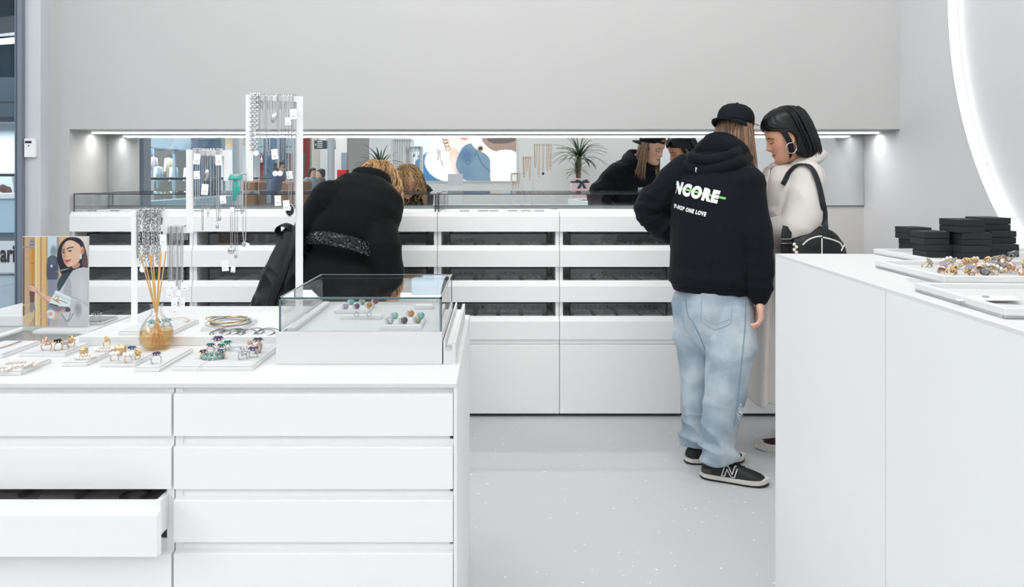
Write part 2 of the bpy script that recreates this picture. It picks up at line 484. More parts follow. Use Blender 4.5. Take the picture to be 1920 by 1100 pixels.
def glass_case(name, label, x0, x1, y0, y1, z0, z1, seams=(), t=0.006, edge=None, top=True, back=True, gm=None, group=None):
    o = thing(name, label, 'display case', ((x0 + x1) / 2, y0, z0), group=group)
    gm = gm or M_glass_case
    if isinstance(seams, tuple): xs = [x0] + list(seams) + [x1]
    for a, b in zip(xs[:-1], xs[1:]):
        obj('front_pane', MB().box(a + 0.0015, b - 0.0015, y0, y0 + t, z0, z1 - t), gm, o)
        if top: obj('top_pane', MB().box(a + 0.0015, b - 0.0015, y0, y1, z1 - t, z1), gm, o)
        if back: obj('back_pane', MB().box(a + 0.0015, b - 0.0015, y1 - t, y1, z0, z1 - t), gm, o)
    obj('side_pane', MB().box(x0, x0 + t, y0 + t, y1 - t, z0, z1 - t), gm, o)
    obj('side_pane', MB().box(x1 - t, x1, y0 + t, y1 - t, z0, z1 - t), gm, o)
    e = 0.0022
    em = edge or M_gedge_dark
    E = MB()
    E.box(x0 - e, x1 + e, y0 - e, y0 + e, z1 - 2 * e, z1 + e / 2)
    E.box(x0 - e, x0 + e, y0 - e, y1, z1 - e, z1 + e / 2); E.box(x1 - e, x1 + e, y0 - e, y1, z1 - e, z1 + e / 2)
    E.box(x0 - e, x1 + e, y1 - e, y1 + e, z1 - e, z1 + e / 2)
    obj('top_edge', E, em, o)
    for sx in (x0, x1):
        obj('corner_edge', MB().box(sx - e, sx + e, y0 - e, y0 + e, z0, z1), em, o)
        obj('corner_edge', MB().box(sx - e * .6, sx + e * .6, y1 - e * .6, y1 + e * .6, z0, z1), em, o)
    return o
ZG0, ZG1 = zc(397), zc(363)
glass_case('glass_display_case', 'long low glass case on the three left drawer cabinets below the mirror', xc(137), xc(816), YW + 0.015, YM - 0.03, ZG0, ZG1, (xc(360), xc(590)), back=False)
glass_case('glass_display_case', 'long low glass case on the three right drawer cabinets below the mirror', xc(822), xc(1500), YW + 0.015, YM - 0.03, ZG0, ZG1, (xc(1049), xc(1277)), back=False)

# ------------------------------------------------------------------ island counter (front left)
H = 0.90
IX0, IX1, IY0, IY1 = -1.587, -0.095, 1.943, 2.907
o = thing('island_worktop', 'long white worktop carrying the jewellery pads, necklace stand and glass box', 'worktop', ((IX0 + IX1) / 2, IY0, H - 0.012))
obj('top_slab', MB().bbox(IX0, IX1, IY0, IY1, H - 0.012, H, 0.0015), M_top, o)
SEAM = -0.786
def island_unit(label, x0, x1, open_k=None, endp=None):
    o = thing('island_cabinet', label, 'cabinet', ((x0 + x1) / 2, IY0, 0))
    c = MB()
    c.box(x0, x0 + 0.018, IY0 + 0.016, IY1 - 0.01, 0.0, H - 0.012)
    c.box(x1 - (0.008 if endp else 0.018), x1, IY0 + (0.0 if endp else 0.016), IY1 - 0.01, 0.0, H - 0.012)
    c.box(x0 + 0.018, x1 - 0.018, IY1 - 0.026, IY1 - 0.010, 0.0, H - 0.012)
    c.box(x0 + 0.018, x1 - 0.018, IY0 + 0.05, IY0 + 0.06, 0.0, 0.06)
    obj('carcass', c, M_panel, o)
    fx0, fx1 = x0 + 0.0015, x1 - (0.0095 if endp else 0.0015)
    for k in range(6):
        zt = 0.8728 - k * 0.129; zb = zt - 0.101
        y0 = IY0 - (0.083 if k == open_k else 0.0)
        if k == open_k:
            poly = [(y0, zb + 0.004), (y0, zt - 0.002), (y0 + 0.002, zt), (y0 + 0.020, zt + 0.004), (y0 + 0.020, zt + 0.026), (y0 + 0.026, zt + 0.026), (y0 + 0.026, zb)]
            d = obj('drawer_front', MB().prism(poly, fx0, fx1, 'yz'), M_lacq, o)
            for sx in (fx1 - 0.026, fx0 + 0.012):
                obj('drawer_side', MB().bbox(sx, sx + 0.014, y0 + 0.026, IY0 + 0.38, zb + 0.03, zt + 0.012, 0.001), M_lacq, d)
            obj('drawer_floor', MB().box(fx0 + 0.026, fx1 - 0.026, y0 + 0.026, IY0 + 0.38, zb + 0.050, zb + 0.056), M_felt_dark, d)
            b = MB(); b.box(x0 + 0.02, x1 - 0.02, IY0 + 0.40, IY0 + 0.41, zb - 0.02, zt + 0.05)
            obj('drawer_shade', b, M_dark, o)  # black sheet: the shade behind the open drawer is painted in
            continue
        poly = [(y0, zb), (y0, zt - 0.002), (y0 + 0.002, zt), (y0 + 0.020, zt + 0.004), (y0 + 0.020, zt + 0.0145), (y0 + 0.028, zt + 0.0145), (y0 + 0.028, zb)]
        obj('drawer_front', MB().prism(poly, fx0, fx1, 'yz'), M_lacq, o)
        if open_k is None or k not in (open_k,):
            obj('grip_recess', MB().box(x0 + 0.018, x1 - 0.018, y0 + 0.021, y0 + 0.026, zt + 0.013, min(zt + 0.0285, H - 0.0125)), M_panel, o)
    return o
island_unit('white island cabinet at left with its third drawer pulled open', IX0, SEAM - 0.0015, open_k=2)
island_unit('white island cabinet at right with all drawers closed, beside the aisle', SEAM + 0.0015, IX1, endp=True)

# ------------------------------------------------------------------ tall counter on the right
HR = 1.15
A = Vector((0.915, 2.62, 0)); B = Vector((0.838, 0.95, 0))
rot = math.atan2(B.x - A.x, -(B.y - A.y))            # direction from A to B, nearly -Y
dv = (B - A).normalized(); nv = Vector((-dv.y, dv.x, 0))   # nv points to +x
if nv.x < 0: nv = -nv
def cq(s_, t_, z): return A + dv * s_ + nv * t_ + Vector((0, 0, z))
def quadbox(mb, s0, s1, t0, t1, z0, z1):
    vs = [cq(s_, t_, z) for z in (z0, z1) for t_ in (t0, t1) for s_ in (s0, s1)]
    return mb.add(vs, [(0, 2, 3, 1), (4, 5, 7, 6), (0, 1, 5, 4), (2, 6, 7, 3), (0, 4, 6, 2), (1, 3, 7, 5)])
o = thing('cash_counter', 'tall white panelled counter at right holding black boxes and jewellery trays', 'counter', (A.x, A.y, 0))
obj('top_slab', quadbox(MB(), 0, 1.67, 0, 1.36, HR - 0.008, HR), M_top, o)
for (s0, s1) in ((0.0, 0.817), (0.820, 1.67)):
    obj('panel', quadbox(MB(), s0 + 0.0, s1, 0.0, 0.02, 0, HR - 0.008), M_panel, o)
obj('back_panel', quadbox(MB(), 0.0, 0.02, 0.02, 1.36, 0, HR - 0.008), M_panel, o)
obj('carcass', quadbox(MB(), 0.03, 1.65, 0.03, 1.34, 0, HR - 0.02), M_panel, o)

# low white plinth by the shop window
o = thing('window_plinth', 'low white plinth by the shop window behind the photo stand', 'plinth', (-2.44, 4.05, 0))
q0 = P(-40, 592, 4.0); q1 = P(60, 611, 4.0)
obj('plinth_top', MB().bbox(-2.62, q1.x, 4.0, 4.45, q1.z, q0.z, 0.003), M_top, o)
obj('plinth_body', MB().bbox(-2.60, q1.x - 0.02, 4.03, 4.43, 0, q1.z, 0.003), M_panel, o)
# ------------------------------------------------------------------ people: tools
def hash3(ix, iy, iz):
    h = (ix * 374761393 + iy * 668265263 + iz * 2147483647 + 1274126177) & 0xFFFFFFFF
    h = ((h ^ (h >> 13)) * 1274126177) & 0xFFFFFFFF
    return ((h ^ (h >> 16)) & 0xFFFF) / 65535.0
def vnoise(p):
    p = np.asarray(p, float); i = np.floor(p).astype(np.int64); f = p - i; f = f * f * (3 - 2 * f)
    out = 0
    for dx in (0, 1):
        for dy in (0, 1):
            for dz in (0, 1):
                w = (f[:, 0] if dx else 1 - f[:, 0]) * (f[:, 1] if dy else 1 - f[:, 1]) * (f[:, 2] if dz else 1 - f[:, 2])
                out = out + w * hash3(i[:, 0] + dx, i[:, 1] + dy, i[:, 2] + dz)
    return out
def fbm(p, o=3):
    p = np.asarray(p, float); s = 0; a = 0.5
    for k in range(o):
        s = s + a * vnoise(p * 2 ** k + 17.3 * k); a *= 0.5
    return s / (1 - 0.5 ** o)
def folds(co, ax, fa, fp, seed=0.0, warp=0.6):
    """ridge noise, elongated across the axis ax: values 0..1"""
    ax = np.array(ax, float); ax /= np.linalg.norm(ax)
    t = co @ ax; per = co - np.outer(t, ax)
    q = per * fp + np.outer(t * fa, ax) + seed
    q = q + warp * (vnoise(co * 7 + seed)[:, None] - 0.5)
    return 1 - np.abs(2 * vnoise(q) - 1)
def remesh(mb, voxel, smooth=4, fac=0.5):
    me = mb.mesh('tmp')
    o = bpy.data.objects.new('tmp', me); COL.objects.link(o)
    m = o.modifiers.new('r', 'REMESH'); m.mode = 'VOXEL'; m.voxel_size = voxel; m.use_smooth_shade = True
    if smooth:
        s = o.modifiers.new('s', 'SMOOTH'); s.factor = fac; s.iterations = smooth
    dg = bpy.context.evaluated_depsgraph_get(); dg.update()
    new = bpy.data.meshes.new_from_object(o.evaluated_get(dg))
    bpy.data.objects.remove(o); bpy.data.meshes.remove(me)
    new.polygons.foreach_set('use_smooth', [True] * len(new.polygons))
    return new
def get_co(me):
    a = np.empty(len(me.vertices) * 3); me.vertices.foreach_get('co', a); return a.reshape(-1, 3)
def set_co(me, co):
    me.vertices.foreach_set('co', np.ascontiguousarray(co).ravel()); me.update()
def normals(me):
    a = np.empty(len(me.vertices) * 3); me.vertex_normals.foreach_get('vector', a); return a.reshape(-1, 3)
def displace(me, d):
    set_co(me, get_co(me) + normals(me) * np.asarray(d)[:, None])
def seg_dist(co, a, b):
    a = np.array(a, float); b = np.array(b, float); d = b - a
    t = np.clip(((co - a) @ d) / (d @ d), 0, 1)
    return np.linalg.norm(co - (a + t[:, None] * d), axis=1), t
def set_col(me, col):
    ca = me.color_attributes.new('Col', 'FLOAT_COLOR', 'POINT')
    c = np.ones((len(me.vertices), 4)); c[:, :3] = col
    ca.data.foreach_set('color', c.ravel())
def ss(a, b, x):
    t = np.clip((x - a) / (b - a), 0, 1); return t * t * (3 - 2 * t)
def bvh_of(me):
    return BVHTree.FromPolygons([v.co for v in me.vertices], [p.vertices for p in me.polygons])
def text_mesh(txt, size, bold=0.0, xs=1.0, sub=2, space=1.0):
    cu = bpy.data.curves.new('t', 'FONT'); cu.body = txt; cu.size = size; cu.offset = bold; cu.resolution_u = 3; cu.space_character = space
    o = bpy.data.objects.new('t', cu); COL.objects.link(o)
    dg = bpy.context.evaluated_depsgraph_get(); dg.update()
    me = bpy.data.meshes.new_from_object(o.evaluated_get(dg))
    bpy.data.objects.remove(o)
    bm = bmesh.new(); bm.from_mesh(me)
    bmesh.ops.triangulate(bm, faces=bm.faces)
    if sub: bmesh.ops.subdivide_edges(bm, edges=bm.edges[:], cuts=sub, use_grid_fill=True)
    bmesh.ops.remove_doubles(bm, verts=bm.verts, dist=1e-6)
    vs = [(v.co.x * xs, v.co.y) for v in bm.verts]; fs = [[v.index for v in f.verts] for f in bm.faces]
    bm.free(); bpy.data.meshes.remove(me)
    return vs, fs
def project(vs2, fs, org, u, v, d, bvh, off=0.002, keep=None):
    """flat print -> onto a surface: 2D points on plane (org,u,v), cast along d"""
    out = []; ok = []
    for (a, b) in vs2:
        p = org + u * a + v * b
        hit = bvh.ray_cast(p, d)
        if hit[0] is not None and hit[1].dot(d) < 0.1 and hit[3] < 0.9:
            out.append(hit[0] - d * off + hit[1] * off * 0.5); ok.append(True)
        else:
            out.append(p); ok.append(False)
    mb = MB(); mb.add(out, [f for f in fs if all(ok[i] for i in f)])
    return mb
def basis(fwd, up=(0, 0, 1)):
    """columns: left, forward, up -> local head frame x=left,y=fwd,z=up"""
    f = Vector(fwd).normalized(); u = Vector(up); u = (u - f * u.dot(f)).normalized(); l = u.cross(f)
    return Matrix((l, f, u)).transposed()

HZ = [(-.122, .062, .000, .020), (-.116, .078, -.015, .034), (-.104, .087, -.035, .046), (-.085, .088, -.05, .055), (-.062, .087, -.062, .061),
      (-.030, .089, -.078, .069), (0, .0865, -.092, .0745), (.03, .092, -.099, .0765), (.06, .088, -.099, .0765), (.085, .073, -.090, .070), (.105, .048, -.068, .054), (.117, .022, -.040, .032), (.122, .004, -.018, .012)]
def head_mb(mb, c, M, sc=1.0, female=False):
    nz, na = 64, 80
    zs = np.array([h[0] for h in HZ]); yf = np.array([h[1] for h in HZ]); yb = np.array([h[2] for h in HZ]); w = np.array([h[3] for h in HZ])
    t = np.linspace(0, 1, nz); zz = -0.122 + 0.244 * (0.5 - 0.5 * np.cos(PI * t))
    def it(a): 
        return np.interp(zz, zs, a)
    YF, YBk, W = it(yf), it(yb), it(w)
    k = np.array([.25, .5, .25])
    for _ in range(3):
        for arr in (YF, YBk, W):
            arr[1:-1] = np.convolve(arr, k, 'valid')
    if female: W = W * 0.97
    rows = []
    for i in range(nz):
        ph = np.linspace(0, 2 * PI, na, endpoint=False)
        s_, c_ = np.sin(ph), np.cos(ph)
        yc = (YF[i] + YBk[i]) / 2 * 0.35
        x = W[i] * np.sign(s_) * np.abs(s_) ** 0.92
        y = np.where(c_ > 0, yc + (YF[i] - yc) * np.abs(c_) ** 0.85, yc - (yc - YBk[i]) * np.abs(c_))
        rows.append(np.stack([x, y, np.full(na, zz[i])], 1))
    V = np.array(rows).reshape(-1, 3)
    x, y, z = V[:, 0], V[:, 1], V[:, 2]
    fr = ss(0.0, 0.05, y)
    def g(x0, z0, sx, sz): return np.exp(-((x - x0) / sx) ** 2 - ((z - z0) / sz) ** 2)
    d = np.zeros(len(V))
    for sx in (-1, 1):
        d -= 0.0125 * g(sx * .031, .004, .017, .012)
        d += 0.0075 * g(sx * .031, -.001, .013, .0085)
        d += 0.0035 * g(sx * .034, .021, .02, .006)
        d += 0.003 * g(sx * .048, -.028, .02, .016)
        d += 0.007 * g(sx * .0125, -.034, .0065, .0075)
        d -= 0.003 * g(sx * .030, -.070, .010, .014)
    ridge = np.interp(z, [-.046, -.038, -.030, -.012, .010, .028], [0, .017, .024, .015, .006, 0.0])
    d += ridge * np.exp(-(x / (.0095 + .004 * (z < -.025))) ** 2)
    d += 0.0065 * g(0, -.0605, .018, .0048) + 0.0065 * g(0, -.0735, .016, .0052) - 0.004 * g(0, -.067, .022, .0022) - 0.003 * g(0, -.083, .018, .005)
    d += 0.006 * g(0, -.100, .018, .012)
    V[:, 1] += d * fr
    V = V * sc
    pts = [c + M @ Vector(v) for v in V]
    fs = []
    for i in range(nz - 1):
        for k_ in range(na):
            l = (k_ + 1) % na
            fs.append((i * na + l, i * na + k_, (i + 1) * na + k_, (i + 1) * na + l))
    fs.append(list(range(na))); fs.append([(nz - 1) * na + k_ for k_ in range(na - 1, -1, -1)])
    mb.add(pts, fs)
    for sx in (-1, 1):
        E = M @ Euler((R(-12), 0, sx * R(-22))).to_matrix()
        cc = c + M @ Vector((sx * .075 * sc, -.008, -.008))
        mb.torus(cc, .0205, .0062, 18, 6, E @ Matrix(((0, 0, 1), (0.62, 0, 0), (0, 1.35, 0))))
        mb.ball(c + M @ Vector((sx * .074 * sc, -.006, -.010)), (.005, .012, .024), 10, E)
        mb.ball(c + M @ Vector((sx * .0755 * sc, -.002, -.036)), (.0055, .008, .009), 10, E)
def face_col(me, c, M, skin, lip, brow, sc=1.0, lash=(30, 22, 20), blush=(205, 130, 115)):
    co = get_co(me)
    L = (co - np.array(c)) @ np.array(M) / sc
    x, y, z = L[:, 0], L[:, 1], L[:, 2]
    col = np.tile(np.array(lin(skin)), (len(co), 1))
    n = fbm(co * 60, 2)[:, None]; col *= 0.94 + 0.12 * n
    near = (np.linalg.norm(L, axis=1) < 0.16) & (y > 0.03)
    def mixc(mask, rgb):
        nonlocal col
        m = (mask * near)[:, None]; col = col * (1 - m) + np.array(lin(rgb)) * m
    for s in (-1, 1):
        mixc(0.35 * np.exp(-((x - s * .045) / .02) ** 2 - ((z + .03) / .018) ** 2), blush)
        ax = x * s
        mixc(ss(.0042, .0022, np.abs(z - .0215 - .10 * (ax - .02) + 2.2 * np.maximum(ax - .036, 0) ** 1.2)) * ss(.012, .016, ax) * ss(.056, .048, ax), brow)
        mixc(0.5 * np.exp(-((ax - .031) / .016) ** 2 - ((z - .006) / .006) ** 2), tuple(int(v * .72) for v in skin))
        mixc(ss(.0036, .0018, np.abs(z + .0065 - 14 * (ax - .031) ** 2)) * ss(.0155, .018, ax) * ss(.049, .046, ax), lash)
        mixc(ss(.0045, .0025, np.hypot(ax - .008, z + .0405)), tuple(int(v * .5) for v in skin))
    lipm = ss(.0085, .006, np.abs(z + .067) + 9 * x * x)
    mixc(lipm * ss(.026, .022, np.abs(x)), lip)
    mixc(ss(.0022, .001, np.abs(z + .067)) * ss(.024, .02, np.abs(x)), tuple(int(v * .5) for v in lip))
    set_col(me, np.clip(col, 0, 1))
def hand_mb(mb, wrist, d, pn, side, sc=1.0, curl=(18, 28, 22), thumb_in=0.5):
    """wrist point, d finger direction, pn palm normal, side = direction of the thumb side"""
    d = Vector(d).normalized(); pn = Vector(pn); pn = (pn - d * pn.dot(d)).normalized()
    s = Vector(side); s = (s - d * s.dot(d) - pn * s.dot(pn)).normalized()
    w = Vector(wrist)
    mb.loft([(w - d * .02 * sc, s * .026 * sc, pn * .020 * sc), (w + d * .01 * sc, s * .030 * sc, pn * .018 * sc), (w + d * .045 * sc, s * .040 * sc, pn * .017 * sc),
             (w + d * .080 * sc, s * .042 * sc, pn * .014 * sc), (w + d * .094 * sc, s * .038 * sc, pn * .010 * sc)], 18, 2.4)
    Ls = (.072, .080, .075, .058); offs = (.031, .0105, -.0105, -.031)
    for L, o in zip(Ls, offs):
        p = w + d * (.082 - abs(o) * .25) * sc + s * o * sc
        ang = 0; pts = [p - d * .012 * sc, p]
        for q, fr in zip(curl, (.45, .32, .23)):
            ang += R(q)
            p = p + (d * math.cos(ang) + pn * math.sin(ang) + s * o * 0.9) * (L * fr * sc)
            pts.append(p)
        r = .0088 * sc
        mb.tube(pts, [r * 1.05, r * 1.08, r, r * .95, r * .82], 10); mb.ball(pts[-1], r * .82, 8)
    b = w + d * .022 * sc + s * .024 * sc + pn * .006 * sc
    pts = [b - s * .012 * sc, b, b + (d * .55 + s * .65 + pn * .35 * thumb_in).normalized() * .038 * sc]
    pts.append(pts[-1] + (d * .9 + s * .12 + pn * .5 * thumb_in).normalized() * .03 * sc)
    pts.append(pts[-1] + (d * .9 - s * .1 + pn * .5 * thumb_in).normalized() * .022 * sc)
    mb.tube(pts, [.013 * sc, .0125 * sc, .0105 * sc, .0098 * sc, .0082 * sc], 10); mb.ball(pts[-1], .0082 * sc, 8)
def body_mb(J, r=1.0, hs=1.0, female=False):
    """continuous body under the clothes. J: dict of joints"""
    mb = MB()
    V = Vector
    f = V(J['fwd']); l = V(J['left'])
    mb.loft([(J['pelvis'] - V((0, 0, .09)), l * .13 * r, f * .09 * r), (J['pelvis'], l * .15 * r, f * .10 * r), ((V(J['pelvis']) + V(J['chest'])) / 2, l * .13 * r, f * .085 * r),
             (J['chest'], l * .155 * r, f * .10 * r), (V(J['chest']) * .4 + V(J['neck']) * .6, l * .14 * r, f * .085 * r), (J['neck'], l * .05, f * .05)], 24)
    mb.limb([V(J['chest']) * .3 + V(J['neck']) * .7, J['neck'], V(J['head']) - J['M'] @ V((0, .022, .055))], [.07, .058 * r, .056 * r], 18)
    for s in 'lr':
        mb.limb([J['sh' + s], J['el' + s], J['wr' + s]], [.046 * r, .037 * r, .024], 14)
        mb.limb([J['hip' + s], J['kn' + s], J['an' + s]], [.075 * r, .050 * r, .036], 14)
        fd = V(J['foot' + s]); mb.limb([V(J['an' + s]) - V((0, 0, .03)), V(J['an' + s]) + fd * .07 - V((0, 0, .062))], [.033, .020], 12)
    head_mb(mb, V(J['head']), J['M'], hs, female)
    return mb
SKIN = mat('skin', (222, 170, 145), 0.5, attr=True, spec=0.35)
def skinmat(): return SKIN
M_hoodie = mat('navy_black_jersey', (11, 15, 22), 0.85, spec=0.2, noise=(60, 0.2), bump=(420, 0.15), sheen=0.03)
M_blackwool = mat('black_wool', (7, 8, 10), 0.8, spec=0.2, noise=(90, 0.2), bump=(300, 0.2), sheen=0.02)
M_cap = mat('black_cap_cloth', (19, 24, 29), 0.8, spec=0.2, noise=(200, 0.2), bump=(500, 0.2))
M_coat = mat('cream_wool', (216, 211, 206), 0.95, spec=0.15, noise=(70, 0.03), bump=(350, 0.12), sheen=0.15)
M_bag = mat('black_nylon', (13, 14, 16), 0.45, spec=0.4, bump=(25, 0.25))
M_strap = mat('dark_leather', (30, 34, 38), 0.4, spec=0.4)
M_belt = mat('croc_leather', (20, 21, 25), 0.18, spec=0.6)
M_hair_black = mat('black_hair', (9, 10, 13), 0.4, spec=0.35)
M_hair_brown2 = mat('ash_brown_hair', (96, 74, 58), 0.5, noise=(40, 0.35))
M_hair_brown = mat('light_brown_hair', (138, 108, 84), 0.5, noise=(40, 0.35))
M_hair_blond = mat('blond_hair', (196, 158, 110), 0.48, noise=(16, 0.5))
M_hair_root = mat('dark_blond_hair', (112, 82, 54), 0.5, noise=(16, 0.5))
M_shoe = mat('black_suede', (20, 22, 23), 0.55, noise=(60, 0.25), bump=(300, 0.1))
M_sole_w = mat('shoe_midsole', (214, 210, 203), 0.6)
M_sole_b = mat('shoe_outsole', (18, 18, 18), 0.7)
M_maroon = mat('maroon_canvas', (58, 22, 38), 0.85, noise=(80, 0.2))
M_trousers = mat('dark_trousers', (24, 25, 28), 0.85, noise=(60, 0.2))

# belt: crocodile pattern as real relief comes from a voronoi bump
def belt_mat():
    nt = M_belt.node_tree; b = nt.nodes['Principled BSDF']
    tc = nt.nodes.new('ShaderNodeTexCoord'); v = nt.nodes.new('ShaderNodeTexVoronoi'); v.feature = 'DISTANCE_TO_EDGE'; v.inputs['Scale'].default_value = 55
    bp = nt.nodes.new('ShaderNodeBump'); bp.inputs['Strength'].default_value = 1.0; bp.inputs['Distance'].default_value = 0.02
    nt.links.new(tc.outputs['Object'], v.inputs['Vector']); nt.links.new(v.outputs['Distance'], bp.inputs['Height']); nt.links.new(bp.outputs[0], b.inputs['Normal'])
belt_mat()
def jeans_mat():
    m = bpy.data.materials.new('faded_denim'); m.use_nodes = True; nt = m.node_tree; b = nt.nodes['Principled BSDF']
    tc = nt.nodes.new('ShaderNodeTexCoord')
    n = nt.nodes.new('ShaderNodeTexNoise'); n.inputs['Scale'].default_value = 5; n.inputs['Detail'].default_value = 6
    nt.links.new(tc.outputs['Object'], n.inputs['Vector'])
    rp = nt.nodes.new('ShaderNodeValToRGB')
    rp.color_ramp.elements[0].position = 0.36; rp.color_ramp.elements[0].color = (*lin((146, 163, 177)), 1)
    rp.color_ramp.elements[1].position = 0.66; rp.color_ramp.elements[1].color = (*lin((203, 213, 220)), 1)
    nt.links.new(n.outputs['Fac'], rp.inputs[0]); nt.links.new(rp.outputs[0], b.inputs['Base Color'])
    b.inputs['Roughness'].default_value = 0.9; b.inputs['Specular IOR Level'].default_value = 0.15
    n2 = nt.nodes.new('ShaderNodeTexNoise'); n2.inputs['Scale'].default_value = 500
    nt.links.new(tc.outputs['Object'], n2.inputs['Vector'])
    bp = nt.nodes.new('ShaderNodeBump'); bp.inputs['Strength'].default_value = 0.15; bp.inputs['Distance'].default_value = 0.01
    nt.links.new(n2.outputs['Fac'], bp.inputs['Height']); nt.links.new(bp.outputs[0], b.inputs['Normal'])
    return m
M_jeans = jeans_mat()
M_stitch = mat('denim_stitch', (168, 178, 186), 0.8)

def shoe(parent, heel, d, L=0.30, outer=1, style='sneaker', W=1.0):
    """shoe with its heel at a floor point, pointing along d; outer = side with the logo (+1 left of d)"""
    d = Vector(d).normalized(); s = Vector((-d.y, d.x, 0)); k = L / 0.30
    heel = Vector(heel)
    if style == 'sneaker':
        sec = [(.004, .058, .020), (.02, .078, .033), (.05, .086, .037), (.09, .090, .039), (.125, .088, .041), (.16, .079, .043), (.20, .066, .047), (.235, .056, .047), (.265, .046, .042), (.285, .033, .031), (.296, .022, .016)]
    else:
        sec = [(.004, .05, .020), (.02, .07, .033), (.05, .075, .036), (.09, .072, .038), (.125, .066, .040), (.16, .056, .043), (.20, .048, .046), (.235, .044, .047), (.265, .040, .042), (.285, .033, .032), (.296, .022, .017)]
    n = 16; vs = []; fs = []
    for (x, h, w) in sec:
        for q in range(n + 1):
            a = PI * q / n
            c_, s_ = math.cos(a), math.sin(a)
            vs.append(heel + d * x * k + s * (math.copysign(abs(c_) ** .7, c_) * w * W) + Vector((0, 0, .022 + (h - .022) * s_ ** .85)))
    for i in range(len(sec) - 1):
        for q in range(n):
            a = i * (n + 1) + q
            fs.append((a, a + 1, a + n + 2, a + n + 1))
    fs.append(list(range(n, -1, -1))); b = (len(sec) - 1) * (n + 1); fs.append([b + q for q in range(n + 1)])
    up = MB().add(vs, fs)
    sh = obj('shoe', up, M_shoe if style == 'sneaker' else M_maroon, parent, smooth=True)
    out = [(x, w) for (x, h, w) in sec]
    def sole(z0, z1, grow, rk=0.0):
        ring = []
        o2 = [(-.004, .010)] + out + [(.302, .006)]
        for sg in (1, -1):
            seq = o2 if sg == 1 else o2[::-1]
            for (x, w) in seq: ring.append((x, sg * (w * W + grow)))
        N = len(ring); v = []
        for z in (z0, z1):
            for (x, w) in ring:
                lift = 0.010 * max(0, (x - .23) / .07) ** 2 + 0.004 * max(0, (.03 - x) / .03)
                v.append(heel + d * x * k + s * w + Vector((0, 0, z + (lift if z0 < .01 or True else 0))))
        f = [list(range(N - 1, -1, -1)), list(range(N, 2 * N))] + [(i, (i + 1) % N, N + (i + 1) % N, N + i) for i in range(N)]
        return MB().add(v, f)
    if style == 'sneaker':
        obj('outsole', sole(0.0, .009, .004), M_sole_b, sh)['label'] = 'black rubber outsole'
        obj('midsole', sole(.009, .027, .0045), M_sole_w, sh)['label'] = 'off white midsole'
        bvh = BVHTree.FromPolygons([Vector(v) for v in vs], fs)
        so = s * outer
        def stroke_poly(P2): return P2
        Nn = [(0, 0), (.013, 0), (.019, .026), (.031, 0), (.044, 0), (.054, .043), (.041, .043), (.035, .017), (.023, .043), (.010, .043)]
        def grid(poly, off, m, nm, grow):
            cx = sum(a for a, b_ in poly) / len(poly); cy = sum(b_ for a, b_ in poly) / len(poly)
            bm = bmesh.new(); vv = [bm.verts.new((a, b_, 0)) for a, b_ in poly]; bm.faces.new(vv); bm.normal_update(); bm.normal_update()
            if grow:
                pass
            bmesh.ops.triangulate(bm, faces=bm.faces); bmesh.ops.subdivide_edges(bm, edges=bm.edges[:], cuts=3, use_grid_fill=True)
            v2 = [(v.co.x, v.co.y) for v in bm.verts]; f2 = [[v.index for v in f.verts] for f in bm.faces]; bm.free()
            u = d * (1 if outer < 0 else 1)
            pr = project(v2, f2, heel + d * .096 * k + so * .15 + Vector((0, 0, .031)), u, Vector((0, 0, 1)), -so, bvh, off)
            if pr.f: obj(nm, pr, m, sh)
        if outer:
            # outlined letter: white letter below, slightly smaller dark letter on top
            import itertools
            def inset(poly, t):
                n_ = len(poly); res = []
                area = sum(poly[i][0] * poly[(i + 1) % n_][1] - poly[(i + 1) % n_][0] * poly[i][1] for i in range(n_))
                sg = 1 if area > 0 else -1
                for i in range(n_):
                    a = Vector(poly[i - 1]); b_ = Vector(poly[i]); c_ = Vector(poly[(i + 1) % n_])
                    e1 = (b_ - a).normalized(); e2 = (c_ - b_).normalized()
                    n1 = Vector((-e1.y, e1.x)) * sg; n2 = Vector((-e2.y, e2.x)) * sg
                    m_ = n1 + n2; m_ = m_ / max(m_.dot(n1), 0.35)
                    res.append(tuple(b_ + m_ * t))
                return res
            Nn = [(a * 1.4, b_ * 1.08) for a, b_ in Nn]
            grid(Nn, .0016, M_white_print, 'logo_outline', 0)
            grid(inset(Nn, .0040), .0028, M_shoe, 'logo_letter', 0)
        lc = MB()
        for q in range(5):
            x = .118 + q * .017; h = np.interp(x, [a[0] for a in sec], [a[1] for a in sec])
            pts = [heel + d * (x + .006 * (1 if t > 0 else -1)) * k + s * t * .020 + Vector((0, 0, h + .003 - abs(t) * .006)) for t in (-1, -.5, 0, .5, 1)]
            lc.tube(pts, .0028, 6)
        for t in (-1, 1):
            lc.tube(spline([heel + d * .122 * k + Vector((0, 0, .086)), heel + d * .130 * k + s * t * .018 + Vector((0, 0, .098)), heel + d * .142 * k + s * t * .026 + Vector((0, 0, .083)), heel + d * .150 * k + s * t * .020 + Vector((0, 0, .074))], 4), .0026, 6)
        q = obj('lace', lc, M_ink, sh); q['kind'] = 'stuff'
        obj('tongue', MB().loft([(heel + d * .118 * k + Vector((0, 0, .070)), s * .022, d * .006), (heel + d * .108 * k + Vector((0, 0, .100)), s * .023, d * .006), (heel + d * .105 * k + Vector((0, 0, .106)), s * .018, d * .004)], 12), mat('tongue_lining', (190, 130, 145), 0.7), sh)
        obj('heel_patch', MB().loft([(heel + d * .03 * k + s * outer * .035 + Vector((0, 0, .034)), d * .026, s * .004), (heel + d * .03 * k + s * outer * .037 + Vector((0, 0, .052)), d * .018, s * .003)], 10), mat('grey_patch', (60, 64, 66), 0.6), sh)
    else:
        obj('rubber_sole', sole(0.0, .034, .005), M_sole_w, sh)['label'] = 'cream rubber sole'
    return sh
